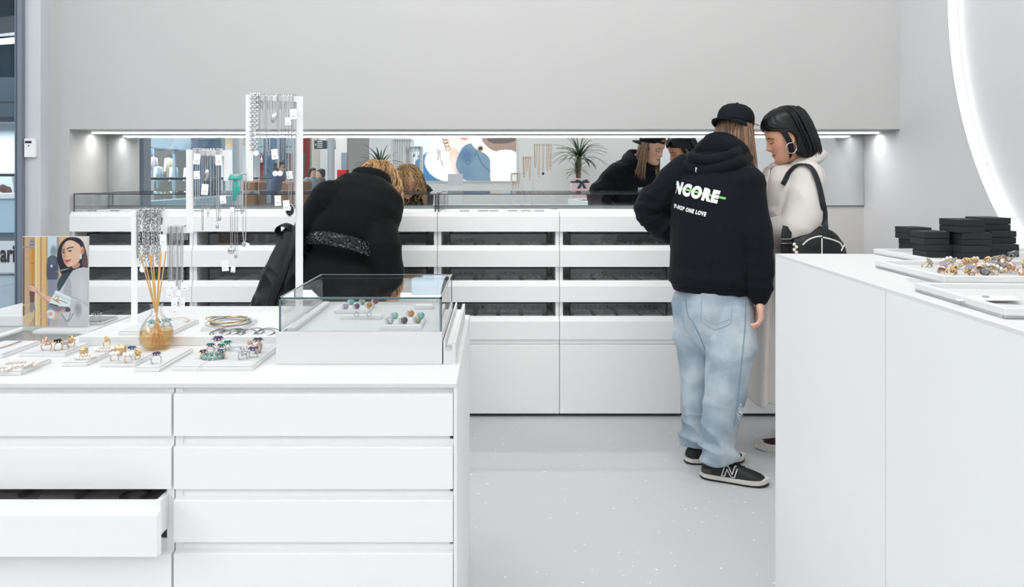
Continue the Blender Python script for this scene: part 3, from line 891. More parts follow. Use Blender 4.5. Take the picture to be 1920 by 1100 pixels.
# ------------------------------------------------------------------ the man in the black hoodie
Vv = Vector
def build_man():
    ph = R(36)
    f = Vv((math.sin(ph), math.cos(ph), 0)); l = Vv((-math.cos(ph), math.sin(ph), 0)); r = -l
    ha = R(44); pitch = R(20)
    hf = Vv((math.sin(ha) * math.cos(pitch), math.cos(ha) * math.cos(pitch), -math.sin(pitch)))
    hup = (Vv((math.sin(ha) * math.sin(pitch), math.cos(ha) * math.sin(pitch), math.cos(pitch))))
    M = basis(hf, hup)
    head = P(1379, 248, 4.05)
    J = dict(fwd=f, left=l, M=M, head=head,
             pelvis=Vv((1.055, 3.86, .86)), chest=Vv((1.085, 3.90, 1.27)), neck=P(1352, 286, 3.97),
             shl=P(1279, 322, 4.02), ell=P(1222, 388, 4.06), wrl=P(1256, 436, 4.05),
             shr=P(1408, 348, 3.80), elr=P(1419, 462, 3.72), wrr=P(1424, 556, 3.70),
             hipl=Vv((.975, 3.93, .84)), knl=Vv((.975, 3.94, .47)), anl=Vv((1.00, 3.945, .10)),
             hipr=Vv((1.12, 3.79, .84)), knr=Vv((1.075, 3.715, .50)), anr=Vv((1.035, 3.71, .10)),
             footl=Vv((.99, .12, 0)).normalized(), footr=Vv((.273, -.117, 0)).normalized())
    root = thing('person', 'person in black hoodie, backwards cap and light blue jeans, back turned', 'person', (1.05, 3.83, 0))
    mb = body_mb(J)
    hand_mb(mb, J['wrr'] + Vv((0, 0, -.005)), Vv((.08, -.02, -1)), Vv((-.9, .3, 0)), Vv((.45, .8, 0)), 1.1, (24, 36, 28))
    hand_mb(mb, J['wrl'], Vv((.75, .1, -.6)), Vv((.3, -.9, .2)), Vv((.2, .3, .9)), .95, (10, 16, 12))
    me = remesh(mb, 0.0042, 2)
    face_col(me, head, M, (228, 180, 158), (196, 118, 108), (120, 92, 70))
    obj('body', me, SKIN, root)
    # hoodie ---------------------------------------------------------------
    hb = MB()
    c0 = Vv((1.048, 3.865, .80))
    secs = []
    for (z, dx, dy, a, b) in ((.845, 0, 0, .192, .158), (.875, 0, -.003, .205, .170), (.92, .002, -.004, .212, .176), (1.02, .006, 0, .213, .170), (1.12, .014, .012, .212, .165), (1.22, .024, .028, .214, .163), (1.31, .032, .040, .212, .155), (1.38, .040, .050, .200, .140), (1.44, .055, .065, .165, .118), (1.48, .075, .085, .115, .09), (1.505, .09, .10, .07, .06)):
        secs.append((Vv((1.048 + dx, 3.865 + dy, z)), l * a, f * b))
    hb.loft(secs, 32, 2.25)
    hb.limb([J['shl'] + r * .03, J['ell'], J['wrl'] + Vv((.01, 0, .01))], [.092, .082, .060], 18)
    hb.ball(J['ell'] + Vv((-.01, 0, -.02)), .078)
    hb.limb([J['shr'] + l * .02, J['elr'], J['wrr'] + Vv((0, 0, .02))], [.088, .070, .056], 18)
    hb.limb([J['wrr'] + Vv((0, 0, .045)), J['wrr'] + Vv((0, 0, .0))], [.049, .046], 14)
    # collar of the hood, round the neck, and the hood lying on the back
    nk = J['neck'] + Vv((0, 0, -.016))
    tilt = basis(f + Vv((0, 0, -.45)), Vv((0, 0, 1)))
    hb.torus(nk + Vv((.0, .0, .012)), .080, .044, 28, 12, tilt @ Matrix.Diagonal((1.12, 1.0, 1.2)))
    hb.torus(nk + Vv((.0, .0, .055)) - f * .005, .074, .020, 28, 10, tilt @ Matrix.Diagonal((1.05, 1.0, 1.4)))
    hc = nk - f * .095 + Vv((0, 0, -.055))
    H_ = basis(f + Vv((0, 0, -.7)), Vv((0, 0, 1)))
    hb.ball(hc, (.155, .060, .085), 24, H_)
    hb.ball(hc + Vv((0, 0, -.055)) - f * .004 + l * .01, (.105, .045, .070), 24, H_)
    hb.ball(hc + Vv((0, 0, -.105)) + f * .012 + l * .015, (.055, .035, .045), 20, H_)
    hb.tube(spline([nk + l * .125 + f * .04 + Vv((0, 0, -.02)), hc + l * .125 - f * .035 + Vv((0, 0, .005)), hc - f * .062 + Vv((0, 0, -.02)), hc + r * .125 - f * .03 + Vv((0, 0, .015)), nk + r * .12 + f * .05 + Vv((0, 0, -.01))], 6), .024, 10)
    hb.tube(spline([nk + l * .10 + Vv((0, 0, .035)), hc + l * .10 - f * .04 + Vv((0, 0, .045)), hc - f * .062 + Vv((0, 0, .03)), hc + r * .10 - f * .03 + Vv((0, 0, .055)), nk + r * .10 + Vv((0, 0, .04))], 6), .020, 10)
    me = remesh(hb, 0.0065, 5)
    co = get_co(me); d = np.zeros(len(co))
    dl, tl = seg_dist(co, J['shl'], J['ell']); d2, t2 = seg_dist(co, J['ell'], J['wrl'])
    dr, tr = seg_dist(co, J['elr'], J['wrr']); dr0, tr0 = seg_dist(co, J['shr'], J['elr'])
    ml = ss(.13, .09, np.minimum(dl, d2)) * (ss(.2, .6, tl)); 
    d += ml * 0.020 * (folds(co, np.array(J['wrl'] - J['shl']), 17, 4, 3.1) - .5)
    d += ml * 0.012 * (folds(co, np.array(J['wrl'] - J['ell']), 30, 6, 9.1) - .5)
    mr = ss(.12, .09, np.minimum(dr, dr0)) * ss(.3, .8, tr0)
    d += mr * 0.016 * (folds(co, (0.1, 0, 1), 16, 4, 5.0) - .5)
    body = 1 - np.maximum(ml, mr)
    d += body * 0.016 * (folds(co, (0.6, -.4, .7), 5.5, 2.2, 2.0) - .5) * ss(.85, 1.0, co[:, 2])
    hd = ss(1.32, 1.40, co[:, 2])
    d += hd * 0.006 * (folds(co, (0.1, 0.1, 1), 18, 3, 8.0) - .5)
    # ribbed hem and cuff pulled in
    d -= 0.007 * ss(.895, .880, co[:, 2]) * body
    d += 0.007 * ss(.05, .0, np.abs(co[:, 2] - .92)) * body
    displace(me, d)
    bv = bvh_of(me)
    hood = obj('hoodie', me, M_hoodie, root)
    # the print on the back (the word starts round the side)
    org = Vv((1.048, 3.865, 1.31)) - f * .55
    cx = Vv((1.075, 3.90, 0))
    u = r; v = Vv((0, 0, 1))
    ang = R(-11)
    def rot2(vs, dx, dy): return [(dx + a * math.cos(ang) - b * math.sin(ang), dy + a * math.sin(ang) + b * math.cos(ang)) for a, b in vs]
    def width(vs): return max(a for a, b in vs) - min(a for a, b in vs)
    def put(nm, txt, size, bold, wd, hgt, x0, y0, m, off=.0025):
        vs, fs = text_mesh(txt, size, bold, 1.0, 2, 1.22)
        w0 = width(vs); h0 = max(b for a, b in vs) - min(b for a, b in vs); mx = min(a for a, b in vs); my = min(b for a, b in vs)
        vs = [((a - mx) * wd / w0, (b - my) * hgt / h0) for a, b in vs]
        vs = rot2(vs, x0, y0)
        fs = [q for q in fs if min(vs[i][0] for i in q) > -.172]
        pr = project(vs, fs, org, u, v, f, bv, off)
        return obj(nm, pr, m, hood)
    put('printed_word', 'ENCORE', .1, .0075, .287, .062, -.218, .020, M_white_print, .003)
    put('printed_line', 'HIP-HOP ONE LOVE', .05, .003, .205, .021, -.186, -.056, M_white_print, .003)
    gv = []; gf = []
    for i in range(41):
        x = i / 40 * .275; gv += [(x, -.005), (x, .005)]
        if i: gf.append((2 * i - 2, 2 * i, 2 * i + 1, 2 * i - 1))
    pr = project(rot2(gv, -.169, .043), gf, org, u, v, f, bv, .0022)
    obj('printed_stripe', pr, M_green_print, hood)['label'] = 'green stripe struck through the printed word'
    pm = text_mesh('?', .03, .001)
    pr = project([(a - .065, b + .115) for a, b in pm[0]], pm[1], org, u, v, f, bv, .002)
    obj('printed_mark', pr, M_white_print, hood)
    fl = P(1200, 330, 0)
    # front print seen in the mirror
    vs, fs = text_mesh('ENCORE', .03, .001)
    orgf = Vv((1.085, 3.9, 1.30)) + f * .6
    pr = project([(a - .02, b) for a, b in vs], fs, orgf, l, v, -f, bv, .002)
    if pr.f: obj('chest_print', pr, M_white_print, hood)
    # jeans --------------------------------------------------------------
    jb = MB()
    pf = Vv((math.sin(R(55)), math.cos(R(55)), 0)); pl = Vv((-math.cos(R(55)), math.sin(R(55)), 0))
    jb.loft([(Vv((1.052, 3.86, .93)), pl * .150, pf * .125), (Vv((1.052, 3.86, .86)), pl * .160, pf * .142), (Vv((1.050, 3.86, .76)), pl * .160, pf * .146), (Vv((1.048, 3.858, .68)), pl * .152, pf * .132), (Vv((1.046, 3.855, .61)), pl * .125, pf * .10), (Vv((1.045, 3.85, .55)), pl * .06, pf * .05)], 30)
    jb.limb([J['hipl'] + Vv((0, 0, -.06)), Vv((.975, 3.93, .62)), Vv((.985, 3.93, .45)), Vv((.99, 3.935, .25)), Vv((.992, 3.94, .105))], [.104, .098, .086, .074, .072], 18)
    jb.limb([J['hipr'] + Vv((0, 0, -.06)), Vv((1.108, 3.765, .62)), Vv((1.075, 3.73, .46)), Vv((1.045, 3.72, .26)), Vv((1.035, 3.72, .125))], [.108, .108, .098, .086, .086], 18)
    jb.limb([Vv((.992, 3.94, .12)), Vv((.990, 3.94, .085))], [.082, .078], 18)
    me = remesh(jb, 0.0055, 8)
    co = get_co(me)
    z = co[:, 2]
    # cut flat at the cuffs
    dlr = np.linalg.norm(co[:, :2] - np.array([.992, 3.94]), axis=1); drr = np.linalg.norm(co[:, :2] - np.array([1.035, 3.72]), axis=1)
    nearR = drr < dlr
    zc_ = np.where(nearR, .096, .084)
    co[:, 2] = np.maximum(z, zc_ + 0.22 * np.where(nearR, (co[:, 0] - 1.035), 0) * (z < .14)); set_co(me, co)
    d = np.zeros(len(co))
    low = ss(.34, .12, z)
    d += low * 0.030 * (folds(co, (0.25, .15, 1), 19, 5.5, 1.0, 1.0) ** 1.6 - .45)
    knee = ss(.30, .40, z) * ss(.66, .55, z)
    d += knee * 0.020 * (folds(co, (0.6, 0.2, .7), 12, 5.0, 4.0) - .5)
    d += ss(.5, .62, z) * 0.022 * (folds(co, (-0.55, .2, .7), 7, 2.2, 6.0) - .5)
    d += 0.004 * (fbm(co * 14, 2) - .5)
    displace(me, d)
    # centre seam groove at the seat and between the legs
    co = get_co(me)
    bj = bvh_of(me)
    jn = obj('jeans', me, M_jeans, root)
    def line_on(pts2, nm, m, rad=.0018, dash=False):
        pp = []
        for (px, py) in pts2:
            o_ = Vv((0, 0, 1.4)); dr_ = (P(px, py, 4.0) - o_).normalized()
            hit = bj.ray_cast(o_, dr_)
            if hit[0] is not None: pp.append(hit[0] + hit[1] * .001)
        if len(pp) > 1: obj(nm, MB().tube(pp, rad, 5), m, jn)
    def dens(pts, k=8): return [(p.x, p.y) for p in spline([(a, b, 0) for a, b in pts], k)]
    line_on(dens([(1316, 563), (1314, 600), (1320, 606), (1341, 616), (1366, 608), (1370, 602), (1372, 572)], 8), 'pocket_seam', M_stitch, .0022)
    line_on(dens([(1318, 596), (1340, 606), (1368, 598)], 8), 'pocket_seam', M_stitch, .0014)
    line_on(dens([(1286, 560), (1290, 590), (1300, 605), (1312, 630), (1322, 655)], 8), 'seat_seam', mat('denim_seam', (120, 146, 164), .9), .0026)
    line_on(dens([(1398, 565), (1396, 620), (1390, 680), (1384, 740), (1376, 800)], 8), 'side_seam', mat('denim_seam', (120, 146, 164), .9), .0018)
    # frayed tear at the knee
    tr_ = MB()
    kp = bj.ray_cast(Vv((0, 0, 1.4)), (P(1386, 768, 3.8) - Vv((0, 0, 1.4))).normalized())
    if kp[0] is not None:
        for q in range(14):
            a = kp[0] + Vv((random.uniform(-.01, .012), random.uniform(-.01, .01), random.uniform(-.02, .03)))
            tr_.tube([a, a + Vv((random.uniform(0, .02), random.uniform(-.01, .005), random.uniform(-.03, .0)))], [.0018, .0008], 5)
        tq = obj('frayed_thread', tr_, M_white_print, jn); tq['kind'] = 'stuff'
    # shoes ---------------------------------------------------------------
    shoe(root, Vv((.960, 3.745, 0)), J['footr'], .300, outer=-1)
    shoe(root, Vv((.930, 3.925, 0)), J['footl'], .300, outer=0)
    # cap: worn backwards ----------------------------------------------------
    L2W = lambda a: head + M @ Vv(a)
    cb = MB()
    prof = []
    nseg = 40
    vs = []; fs = []
    rows = [(.040, 1.0), (.060, 1.02), (.085, 1.0), (.105, .93), (.122, .80), (.135, .58), (.142, .32), (.145, .06)]
    tiltc = Matrix.Rotation(R(11), 3, 'X')
    for (z_, sc) in rows:
        for q in range(nseg):
            a = 2 * PI * q / nseg
            p = Vv((.0865 * sc * math.sin(a), -.006 + (.107 if math.cos(a) < 0 else .103) * sc * math.cos(a), z_))
            vs.append(L2W(tiltc @ p))
    for i in range(len(rows) - 1):
        for q in range(nseg):
            q2 = (q + 1) % nseg
            # strap opening on the forehead
            if i == 0 and abs(q if q < nseg / 2 else q - nseg) <= 2 and False: continue
            fs.append((i * nseg + q2, i * nseg + q, (i + 1) * nseg + q, (i + 1) * nseg + q2))
    fs.append([(len(rows) - 1) * nseg + q for q in range(nseg)][::-1]); fs.append(list(range(nseg)))
    cb.add(vs, fs)
    cap = obj('cap', cb, M_cap, root, smooth=True)
    bb = MB(); vs = []; fs = []
    nb = 16
    for lay, dz in ((0, 0.0), (1, -.007)):
        for q in range(nb + 1):
            a = -1.0 + 2.0 * q / nb
            ang_ = PI + a * 1.15
            xi, yi = .086 * math.sin(ang_), -.006 + .105 * math.cos(ang_)
            xo = .088 * math.sin(PI + a * 1.28); yo = -.006 + .105 * math.cos(ang_) - .070 * (1 - abs(a) ** 2.6)
            dip = -.016 * a * a
            vs += [L2W(tiltc @ Vv((xi, yi, .047 + dz))), L2W(tiltc @ Vv(((xi + xo) / 2, (yi + yo) / 2, .043 + dz + dip * .6))), L2W(tiltc @ Vv((xo, yo, .038 + dz + dip)))]
    nn = (nb + 1) * 3
    for q in range(nb):
        for e in range(2):
            a = q * 3 + e
            fs.append((a, a + 3, a + 4, a + 1)); fs.append((nn + a + 1, nn + a + 4, nn + a + 3, nn + a))
        a = q * 3 + 2
        fs.append((a, a + 3, nn + a + 3, nn + a))
    bb.add(vs, fs)
    obj('cap_brim', bb, M_cap, cap, smooth=True)
    obj('cap_button', MB().ball(L2W(tiltc @ Vv((0, -.006, .146))), .008), M_cap, cap)
    gap = MB().loft([(L2W(tiltc @ Vv((0, .0985, .066))), M @ Vv((.036, 0, 0)), M @ Vv((0, .002, .014))), (L2W(tiltc @ Vv((0, .1005, .066))), M @ Vv((.034, 0, 0)), M @ Vv((0, .002, .013)))], 16)
    obj('strap_opening', gap, mat('forehead_gap', (150, 112, 92), .6), cap)['label'] = 'half round opening above the strap'
    # long straight hair below the cap
    hm = MB(); hm2 = MB()
    for q in range(260):
        a = PI + random.uniform(-1.75, 1.75)
        sd = math.sin(a)
        root_ = Vv((.082 * sd, -.008 + .098 * math.cos(a), random.uniform(.02, .045)))
        ln = random.uniform(.10, .16) + .13 * max(0, (abs(sd) - .5)) * 2
        wp = L2W(root_)
        grav = Vv((0, 0, -1))
        outw = (M @ Vv((sd, math.cos(a) , 0))).normalized()
        pts = [wp]
        p = wp.copy(); dr_ = (M @ Vv((0, 0, -1)) * .6 + outw * .25 + grav * .4).normalized()
        for st in range(6):
            dr_ = (dr_ + grav * .22 + Vv((random.uniform(-.08, .08), random.uniform(-.08, .08), 0))).normalized()
            p = p + dr_ * ln / 6; pts.append(p.copy())
        rd = random.uniform(.004, .0075)
        (hm2 if random.random() < .3 else hm).tube(pts, [rd * .7, rd, rd, rd * .9, rd * .75, rd * .5, rd * .12], 5)
    hm.ball(L2W((0, -.012, .0)), (.082, .092, .065), 20, M)
    ho = obj('hair', hm, M_hair_brown, root, smooth=True)
    q = obj('darker_hair', hm2, M_hair_brown2, ho, smooth=True); q['kind'] = 'stuff'
    return root
build_man()
# ------------------------------------------------------------------ hair helper: a shell of hair over the head, cut open at the face
def hair_shell(c, M, rows, n=46, thick=.012):
    """rows: (z, half width, back y, front y, opening half angle from the front); 0 = closed ring"""
    vs = []; fs = []; m = len(rows)
    for lay in (0, 1):
        for (z, w, yb, yf, op) in rows:
            for q in range(n + 1):
                a = op + (2 * PI - 2 * op) * q / n
                sn, cs = math.sin(a), math.cos(a)
                k = 1 - (thick / max(w, .02) if lay else 0)
                yc = (yf + yb) / 2 * .3
                x = w * sn * k; y = (yc + (yf - yc) * cs if cs > 0 else yc + (yb - yc) * -cs) * (k if lay else 1)
                vs.append(c + M @ Vector((x, y, z - (.006 if lay and z > .1 else 0))))
    N = n + 1; L = m * N
    for i in range(m - 1):
        for q in range(n):
            a = i * N + q
            fs.append((a, a + 1, a + N + 1, a + N)); fs.append((L + a, L + a + N, L + a + N + 1, L + a + 1))
        a = i * N
        fs.append((a, a + N, L + a + N, L + a)); a = i * N + n
        fs.append((a, L + a, L + a + N, a + N))
    for q in range(n):
        fs.append((q, L + q, L + q + 1, q + 1))
        a = (m - 1) * N + q
        fs.append((a, a + 1, L + a + 1, L + a))
    return vs, fs

# ------------------------------------------------------------------ the woman in the cream coat
def build_coat_woman():
    az = R(-72)
    f = Vv((math.sin(az), math.cos(az), 0)); l = Vv((-math.cos(az), math.sin(az), 0)); l = Vv((0, 0, 1)).cross(f); r = -l
    ha = R(-80); pitch = R(20)
    hf = Vv((math.sin(ha) * math.cos(pitch), math.cos(ha) * math.cos(pitch), -math.sin(pitch)))
    hup = Vv((math.sin(ha) * math.sin(pitch), math.cos(ha) * math.sin(pitch), math.cos(pitch)))
    M = basis(hf, hup)
    head = P(1473, 257, 4.0)
    base = Vv((1.50, 4.09, 0))
    J = dict(fwd=f, left=l, M=M, head=head, pelvis=base + Vv((.0, 0, .92)), chest=base + Vv((-.01, 0, 1.24)), neck=P(1499, 306, 4.03),
             shl=P(1516, 335, 3.90), ell=P(1494, 424, 3.86), wrl=Vv((1.30, 3.93, 1.13)),
             shr=P(1500, 335, 4.26), elr=P(1485, 420, 4.32), wrr=Vv((1.31, 4.14, 1.10)),
             hipl=base + Vv((0, -.09, .88)), knl=base + Vv((.0, -.08, .48)), anl=base + Vv((.08, .03, .09)),
             hipr=base + Vv((0, .09, .88)), knr=base + Vv((.0, .10, .48)), anr=base + Vv((.20, .16, .09)),
             footl=Vv((-1, .1, 0)).normalized(), footr=Vv((-1, .3, 0)).normalized())
    root = thing('person', 'person with straight black bob, hoop earring and long cream wool coat beside the cash counter', 'person', base)
    mb = body_mb(J, .95, 1.0, True)
    hand_mb(mb, J['wrl'], Vv((-.8, .5, -.1)), Vv((0, .2, -1)), Vv((.2, .9, 0)), .92, (16, 22, 18))
    hand_mb(mb, J['wrr'], Vv((-.8, -.5, .0)), Vv((0, .2, -1)), Vv((.2, -.9, 0)), .92, (16, 22, 18))
    me = remesh(mb, 0.0040, 2)
    face_col(me, head, M, (214, 160, 132), (178, 92, 84), (40, 28, 24))
    obj('body', me, SKIN, root)
    # hair
    L2W = lambda a: head + M @ Vv(a)
    rows = [(.150, .012, -.03, .0, 0), (.146, .042, -.062, .030, 0), (.132, .066, -.092, .060, 0), (.110, .083, -.112, .083, 0), (.085, .091, -.122, .098, .05), (.060, .093, -.127, .100, .50), (.042, .092, -.130, .092, 1.05), (.020, .092, -.131, .085, 1.62), (-.005, .092, -.131, .085, 1.80), (-.035, .092, -.130, .078, 1.78), (-.060, .091, -.127, .07, 1.66), (-.085, .088, -.121, .066, 1.55), (-.105, .083, -.114, .06, 1.60), (-.118, .078, -.110, .06, 1.85)]
    # drop the back of the hair straight down although the head bows
    vs, fs = hair_shell(head, M, rows, 64, .016)
    hb = MB(); 
    vs2 = []
    for v in vs:
        lo = M.transposed() @ (Vv(v) - head)
        back = ss(-.0, -.10, np.array([lo.y]))[0]; dn = max(0, .05 - lo.z) / .16
        v = Vv(v) + Vv((.018, 0, -.018)) * back * min(1, dn)
        ang = math.atan2(lo.x, -lo.y)
        v = v + (Vv(v) - head).normalized() * (.0022 * math.sin(ang * 46) + .0018 * math.sin(ang * 21 + lo.z * 8))
        vs2.append(v)
    hb.add(vs2, fs)
    hair = obj('hair', hb, M_hair_black, root, smooth=True)
    lk = MB()
    for q in range(70):
        a = PI + random.uniform(-1.25, 1.25)
        sn, cs = math.sin(a), math.cos(a)
        pts = []
        jit = random.uniform(-.03, .03); en = random.uniform(-.128, -.100)
        for t in range(9):
            z_ = .125 + (en - .125) * t / 8
            rw = np.interp(z_, [-.13, -.05, .03, .09, .125], [.088, .095, .096, .093, .072]); bk = np.interp(z_, [-.13, -.05, .03, .09, .125], [.114, .130, .132, .122, .098])
            lo = Vv((rw * math.sin(a + jit * t / 8), -.01 - bk * -math.cos(a + jit * t / 8) if cs < 0 else .085 * cs, z_))
            w = L2W(lo); back = max(0, min(1, -lo.y / .1)); w += Vv((.018, 0, -.018)) * back * min(1, max(0, .05 - z_) / .16)
            pts.append(w)
        lk.tube(pts, [.003, .0035, .0035, .0032, .003, .0028, .0024, .0018, .0006], 5)
    # the lock in front of the ear
    for sx in (1, -1):
        for q in range(7):
            o_ = q * .0035
            lk.tube(spline([L2W((sx * .070, .040 - o_, .075)), L2W((sx * .086, .026 - o_, .03)), L2W((sx * .089, .018 - o_, -.02)), L2W((sx * .084, .022 - o_, -.07)), L2W((sx * .074, .034 - o_, -.112 + o_))], 4), [.0034] * 14 + [.002, .001, .0006], 5)
    q = obj('hair_lock', lk, M_hair_black, hair, smooth=True); q['kind'] = 'stuff'
    # flyaway strands on the fringe
    fw = MB()
    for q in range(9):
        fw.tube(spline([L2W((.02, .088 + q * .001, .095)), L2W((.02 + q * .003, .125 + q * .002, .10 + .004 * q)), L2W((.02, .14 + q * .002, .075 + q * .006))], 4), .0005, 3)
    q = obj('stray_hair', fw, M_hair_black, hair); q['kind'] = 'stuff'
    # hoop earring
    for sx in (1, -1):
        ec = L2W((sx * .094, .010, -.058))
        e = obj('hoop_earring', MB().torus(ec, .026, .0022, 32, 8, basis(Vv((0, 1, 0)), Vv((0, 0, 1))) @ Matrix(((1, 0, 0), (0, 0, 1), (0, -1, 0)))), M_silver, root, smooth=True)
    # coat
    cb = MB()
    S_ = []
    for (z, dx, a, b) in ((.30, .015, .27, .235), (.42, .012, .255, .225), (.60, .008, .24, .21), (.80, .004, .225, .19), (.95, .0, .212, .172), (1.08, -.002, .208, .160), (1.20, .0, .212, .160), (1.30, .006, .215, .156), (1.38, .010, .205, .142), (1.43, .004, .165, .115), (1.462, -.008, .105, .085), (1.475, -.012, .06, .055)):
        S_.append((base + Vv((dx, 0, z)), l * a, f * b))
    cb.loft(S_, 36, 2.2)
    cb.limb([J['shl'] + Vv((0, .02, 0)), J['ell'], J['wrl'] + Vv((.02, 0, 0))], [.088, .078, .062], 18)
    cb.limb([J['shr'] + Vv((0, -.02, 0)), J['elr'], J['wrr'] + Vv((.02, 0, 0))], [.088, .078, .062], 18)
    # overlapping front panel
    cb.loft([(base + Vv((-.20, -.06, .285)), Vv((0, .16, 0)), Vv((.025, 0, 0))), (base + Vv((-.185, -.05, .6)), Vv((0, .15, 0)), Vv((.028, 0, 0))), (base + Vv((-.155, -.03, .95)), Vv((0, .13, 0)), Vv((.03, 0, 0))), (base + Vv((-.130, -.01, 1.2)), Vv((0, .10, 0)), Vv((.03, 0, 0)))], 20, 2.5)
    me = remesh(cb, 0.007, 5)
    co = get_co(me); d = np.zeros(len(co))
    for sA, eA, wA in (('shl', 'ell', 'wrl'), ('shr', 'elr', 'wrr')):
        d1, t1 = seg_dist(co, J[sA], J[eA]); d2, t2 = seg_dist(co, J[eA], J[wA])
        mk = ss(.125, .09, np.minimum(d1, d2))
        d += mk * .028 * (folds(co, np.array(J[wA] - J[sA]), 9, 3, 2.0) - .5) * ss(.1, .5, t1)
    d += .014 * (folds(co, (.8, .5, .25), 5.5, 1.0, 7.0) - .5)
    displace(me, d)
    bco = bvh_of(me)
    coat = obj('coat', me, M_coat, root)
    nk = J['neck']
    cl = MB()
    T = basis(f + Vv((0, 0, -.5)), Vv((0, 0, 1)))
    ring = []
    vs = []; fs = []
    n = 40
    for q in range(n + 1):
        a = .55 + (2 * PI - 1.1) * q / n
        dirv = T @ Vv((math.sin(a), math.cos(a), 0))
        bk = (1 - math.cos(a)) / 2
        cc = nk + Vv((.012, 0, -.006))
        p0 = cc + dirv * .062 + Vv((0, 0, -.03)); p1 = cc + dirv * (.074 + .006 * bk) + Vv((0, 0, .030 + .014 * bk)); p2 = cc + dirv * (.086 + .014 * bk) + Vv((0, 0, .036 + .014 * bk)); p3 = cc + dirv * (.128 + .014 * bk) + Vv((0, 0, -.030 + .012 * bk)); p4 = cc + dirv * .105 + Vv((0, 0, -.036))
        vs += [p0, p1, p2, p3, p4]
    for q in range(n):
        for e in range(5):
            a = q * 5 + e; b = q * 5 + (e + 1) % 5
            fs.append((a, b, b + 5, a + 5))
    fs.append([0, 1, 2, 3, 4]); fs.append([n * 5 + e for e in (4, 3, 2, 1, 0)])
    cl.add(vs, fs)
    obj('collar', cl, M_coat, coat, smooth=True)
    # lapel lying on the left front
    for sg in (-1, 1):
        vs = []; fs = []
        n = 12
        for q in range(n + 1):
            t = q / n
            yy = base.y + sg * (.075 - .055 * t)
            zz = nk.z - .01 - .27 * t
            wd = .055 * math.sin(PI * min(1, t * 1.05)) ** .7 + .006
            for e in (0, .5, 1):
                p = Vv((1.0, yy + sg * wd * e, zz - .02 * e))
                hit = bco.ray_cast(p, Vv((1, 0, 0)))
                x = hit[0].x if hit[0] is not None else base.x - .13
                vs.append(Vv((x - .006 - .012 * (e > 0) * (1 - t), p.y, p.z)))
        N = len(vs); vs += [v + Vv((.006, 0, 0)) for v in vs]
        for q in range(n):
            for e in range(2):
                a = q * 3 + e
                fs.append((a, a + 1, a + 4, a + 3)); fs.append((N + a, N + a + 3, N + a + 4, N + a + 1))
            fs.append((q * 3, q * 3 + 3, N + q * 3 + 3, N + q * 3)); fs.append((q * 3 + 2, N + q * 3 + 2, N + q * 3 + 5, q * 3 + 5))
        obj('lapel', MB().add(vs, fs), M_coat, coat, smooth=True)
    for s in 'lr':
        t_ = MB(); t_.limb([J['hip' + s] + Vv((0, 0, -.3)), J['kn' + s], J['an' + s] + Vv((0, 0, -.015))], [.085, .07, .055], 16)
        obj('trouser_leg', remesh(t_, .008, 3), M_trousers, root)
    shoe(root, Vv((1.340 + .275, 4.12, 0)), Vv((-1, .05, 0)), .275, outer=0, style='plimsoll')
    shoe(root, Vv((1.50 + .25, 4.24, 0)), Vv((-1, .2, 0)), .275, outer=0, style='plimsoll')
    # shoulder bag
    bc = P(1527, 470, 3.82)
    bag = thing('shoulder_bag', 'black nylon shoulder bag with white piping hanging at the hip of the cream coat', 'bag', (bc.x, bc.y, bc.z - .20))
    bb = MB()
    ex = Vv((1, 0.05, 0)).normalized(); ey = Vv((-.05, 1, 0)).normalized()
    tops = [(-.185, .012), (-.17, .05), (-.12, .085), (-.05, .11), (.02, .125), (.08, .115), (.13, .085), (.165, .05), (.18, .01)]
    bb.loft([(bc + Vv((0, 0, -.20)), ex * .150, ey * .060), (bc + Vv((0, 0, -.17)), ex * .168, ey * .075), (bc + Vv((0, 0, -.05)), ex * .160, ey * .075), (bc + Vv((0, 0, .03)), ex * .140, ey * .062), (bc + Vv((.005, 0, .075)), ex * .100, ey * .045), (bc + Vv((.012, 0, .105)), ex * .045, ey * .028), (bc + Vv((.016, 0, .115)), ex * .02, ey * .012)], 28, 2.6)
    me = remesh(bb, .006, 3); co = get_co(me)
    displace(me, .012 * (folds(co, (.4, .2, 1), 8, 4, 3.0) - .5)); bvb = bvh_of(me); bgo = obj('bag_body', me, M_bag, bag)
    def on(pts, rad, m, nm, cam_=Vv((0, 0, 1.4))):
        pp = []
        for (px, py) in pts:
            dr_ = (P(px, py, 4) - cam_).normalized(); h = bvb.ray_cast(cam_, dr_)
            if h[0] is not None: pp.append(h[0] + h[1] * .001)
        if len(pp) > 1: obj(nm, MB().tube(pp, rad, 6), m, bag)
    W_ = mat('white_piping', (232, 230, 226), .6)
    den = lambda pts: [(p.x, p.y) for p in spline([(a, b, 0) for a, b in pts], 6)]
    on(den([(1505, 459), (1515, 450), (1530, 444), (1541, 443)]), .0035, W_, 'piping')
    on(den([(1543, 445), (1560, 449), (1574, 455), (1579, 462)]), .0035, W_, 'piping')
    on(den([(1541, 447), (1541, 462), (1541, 490)]), .003, W_, 'piping')
    on(den([(1577, 470), (1581, 462), (1584, 458)]), .0035, W_, 'piping')
    # strap over the shoulder
    sh = J['shl']
    bcs = bvh_of(coat.data) if False else None
    st = []
    for p in spline([(1549, 440, 3.80), (1543, 400, 3.80), (1535, 352, 3.82), (1525, 322, 3.86), (1512, 310, 3.93), (1497, 311, 3.94), (1482, 324, 3.90), (1469, 347, 3.87)], 5):
        o_ = Vv((0, 0, 1.4)); dr_ = (P(p.x, p.y, 4.0) - o_).normalized()
        h = bco.ray_cast(o_, dr_)
        st.append(h[0] + h[1] * .007 - dr_ * .004 if h[0] is not None else P(p.x, p.y, p.z))
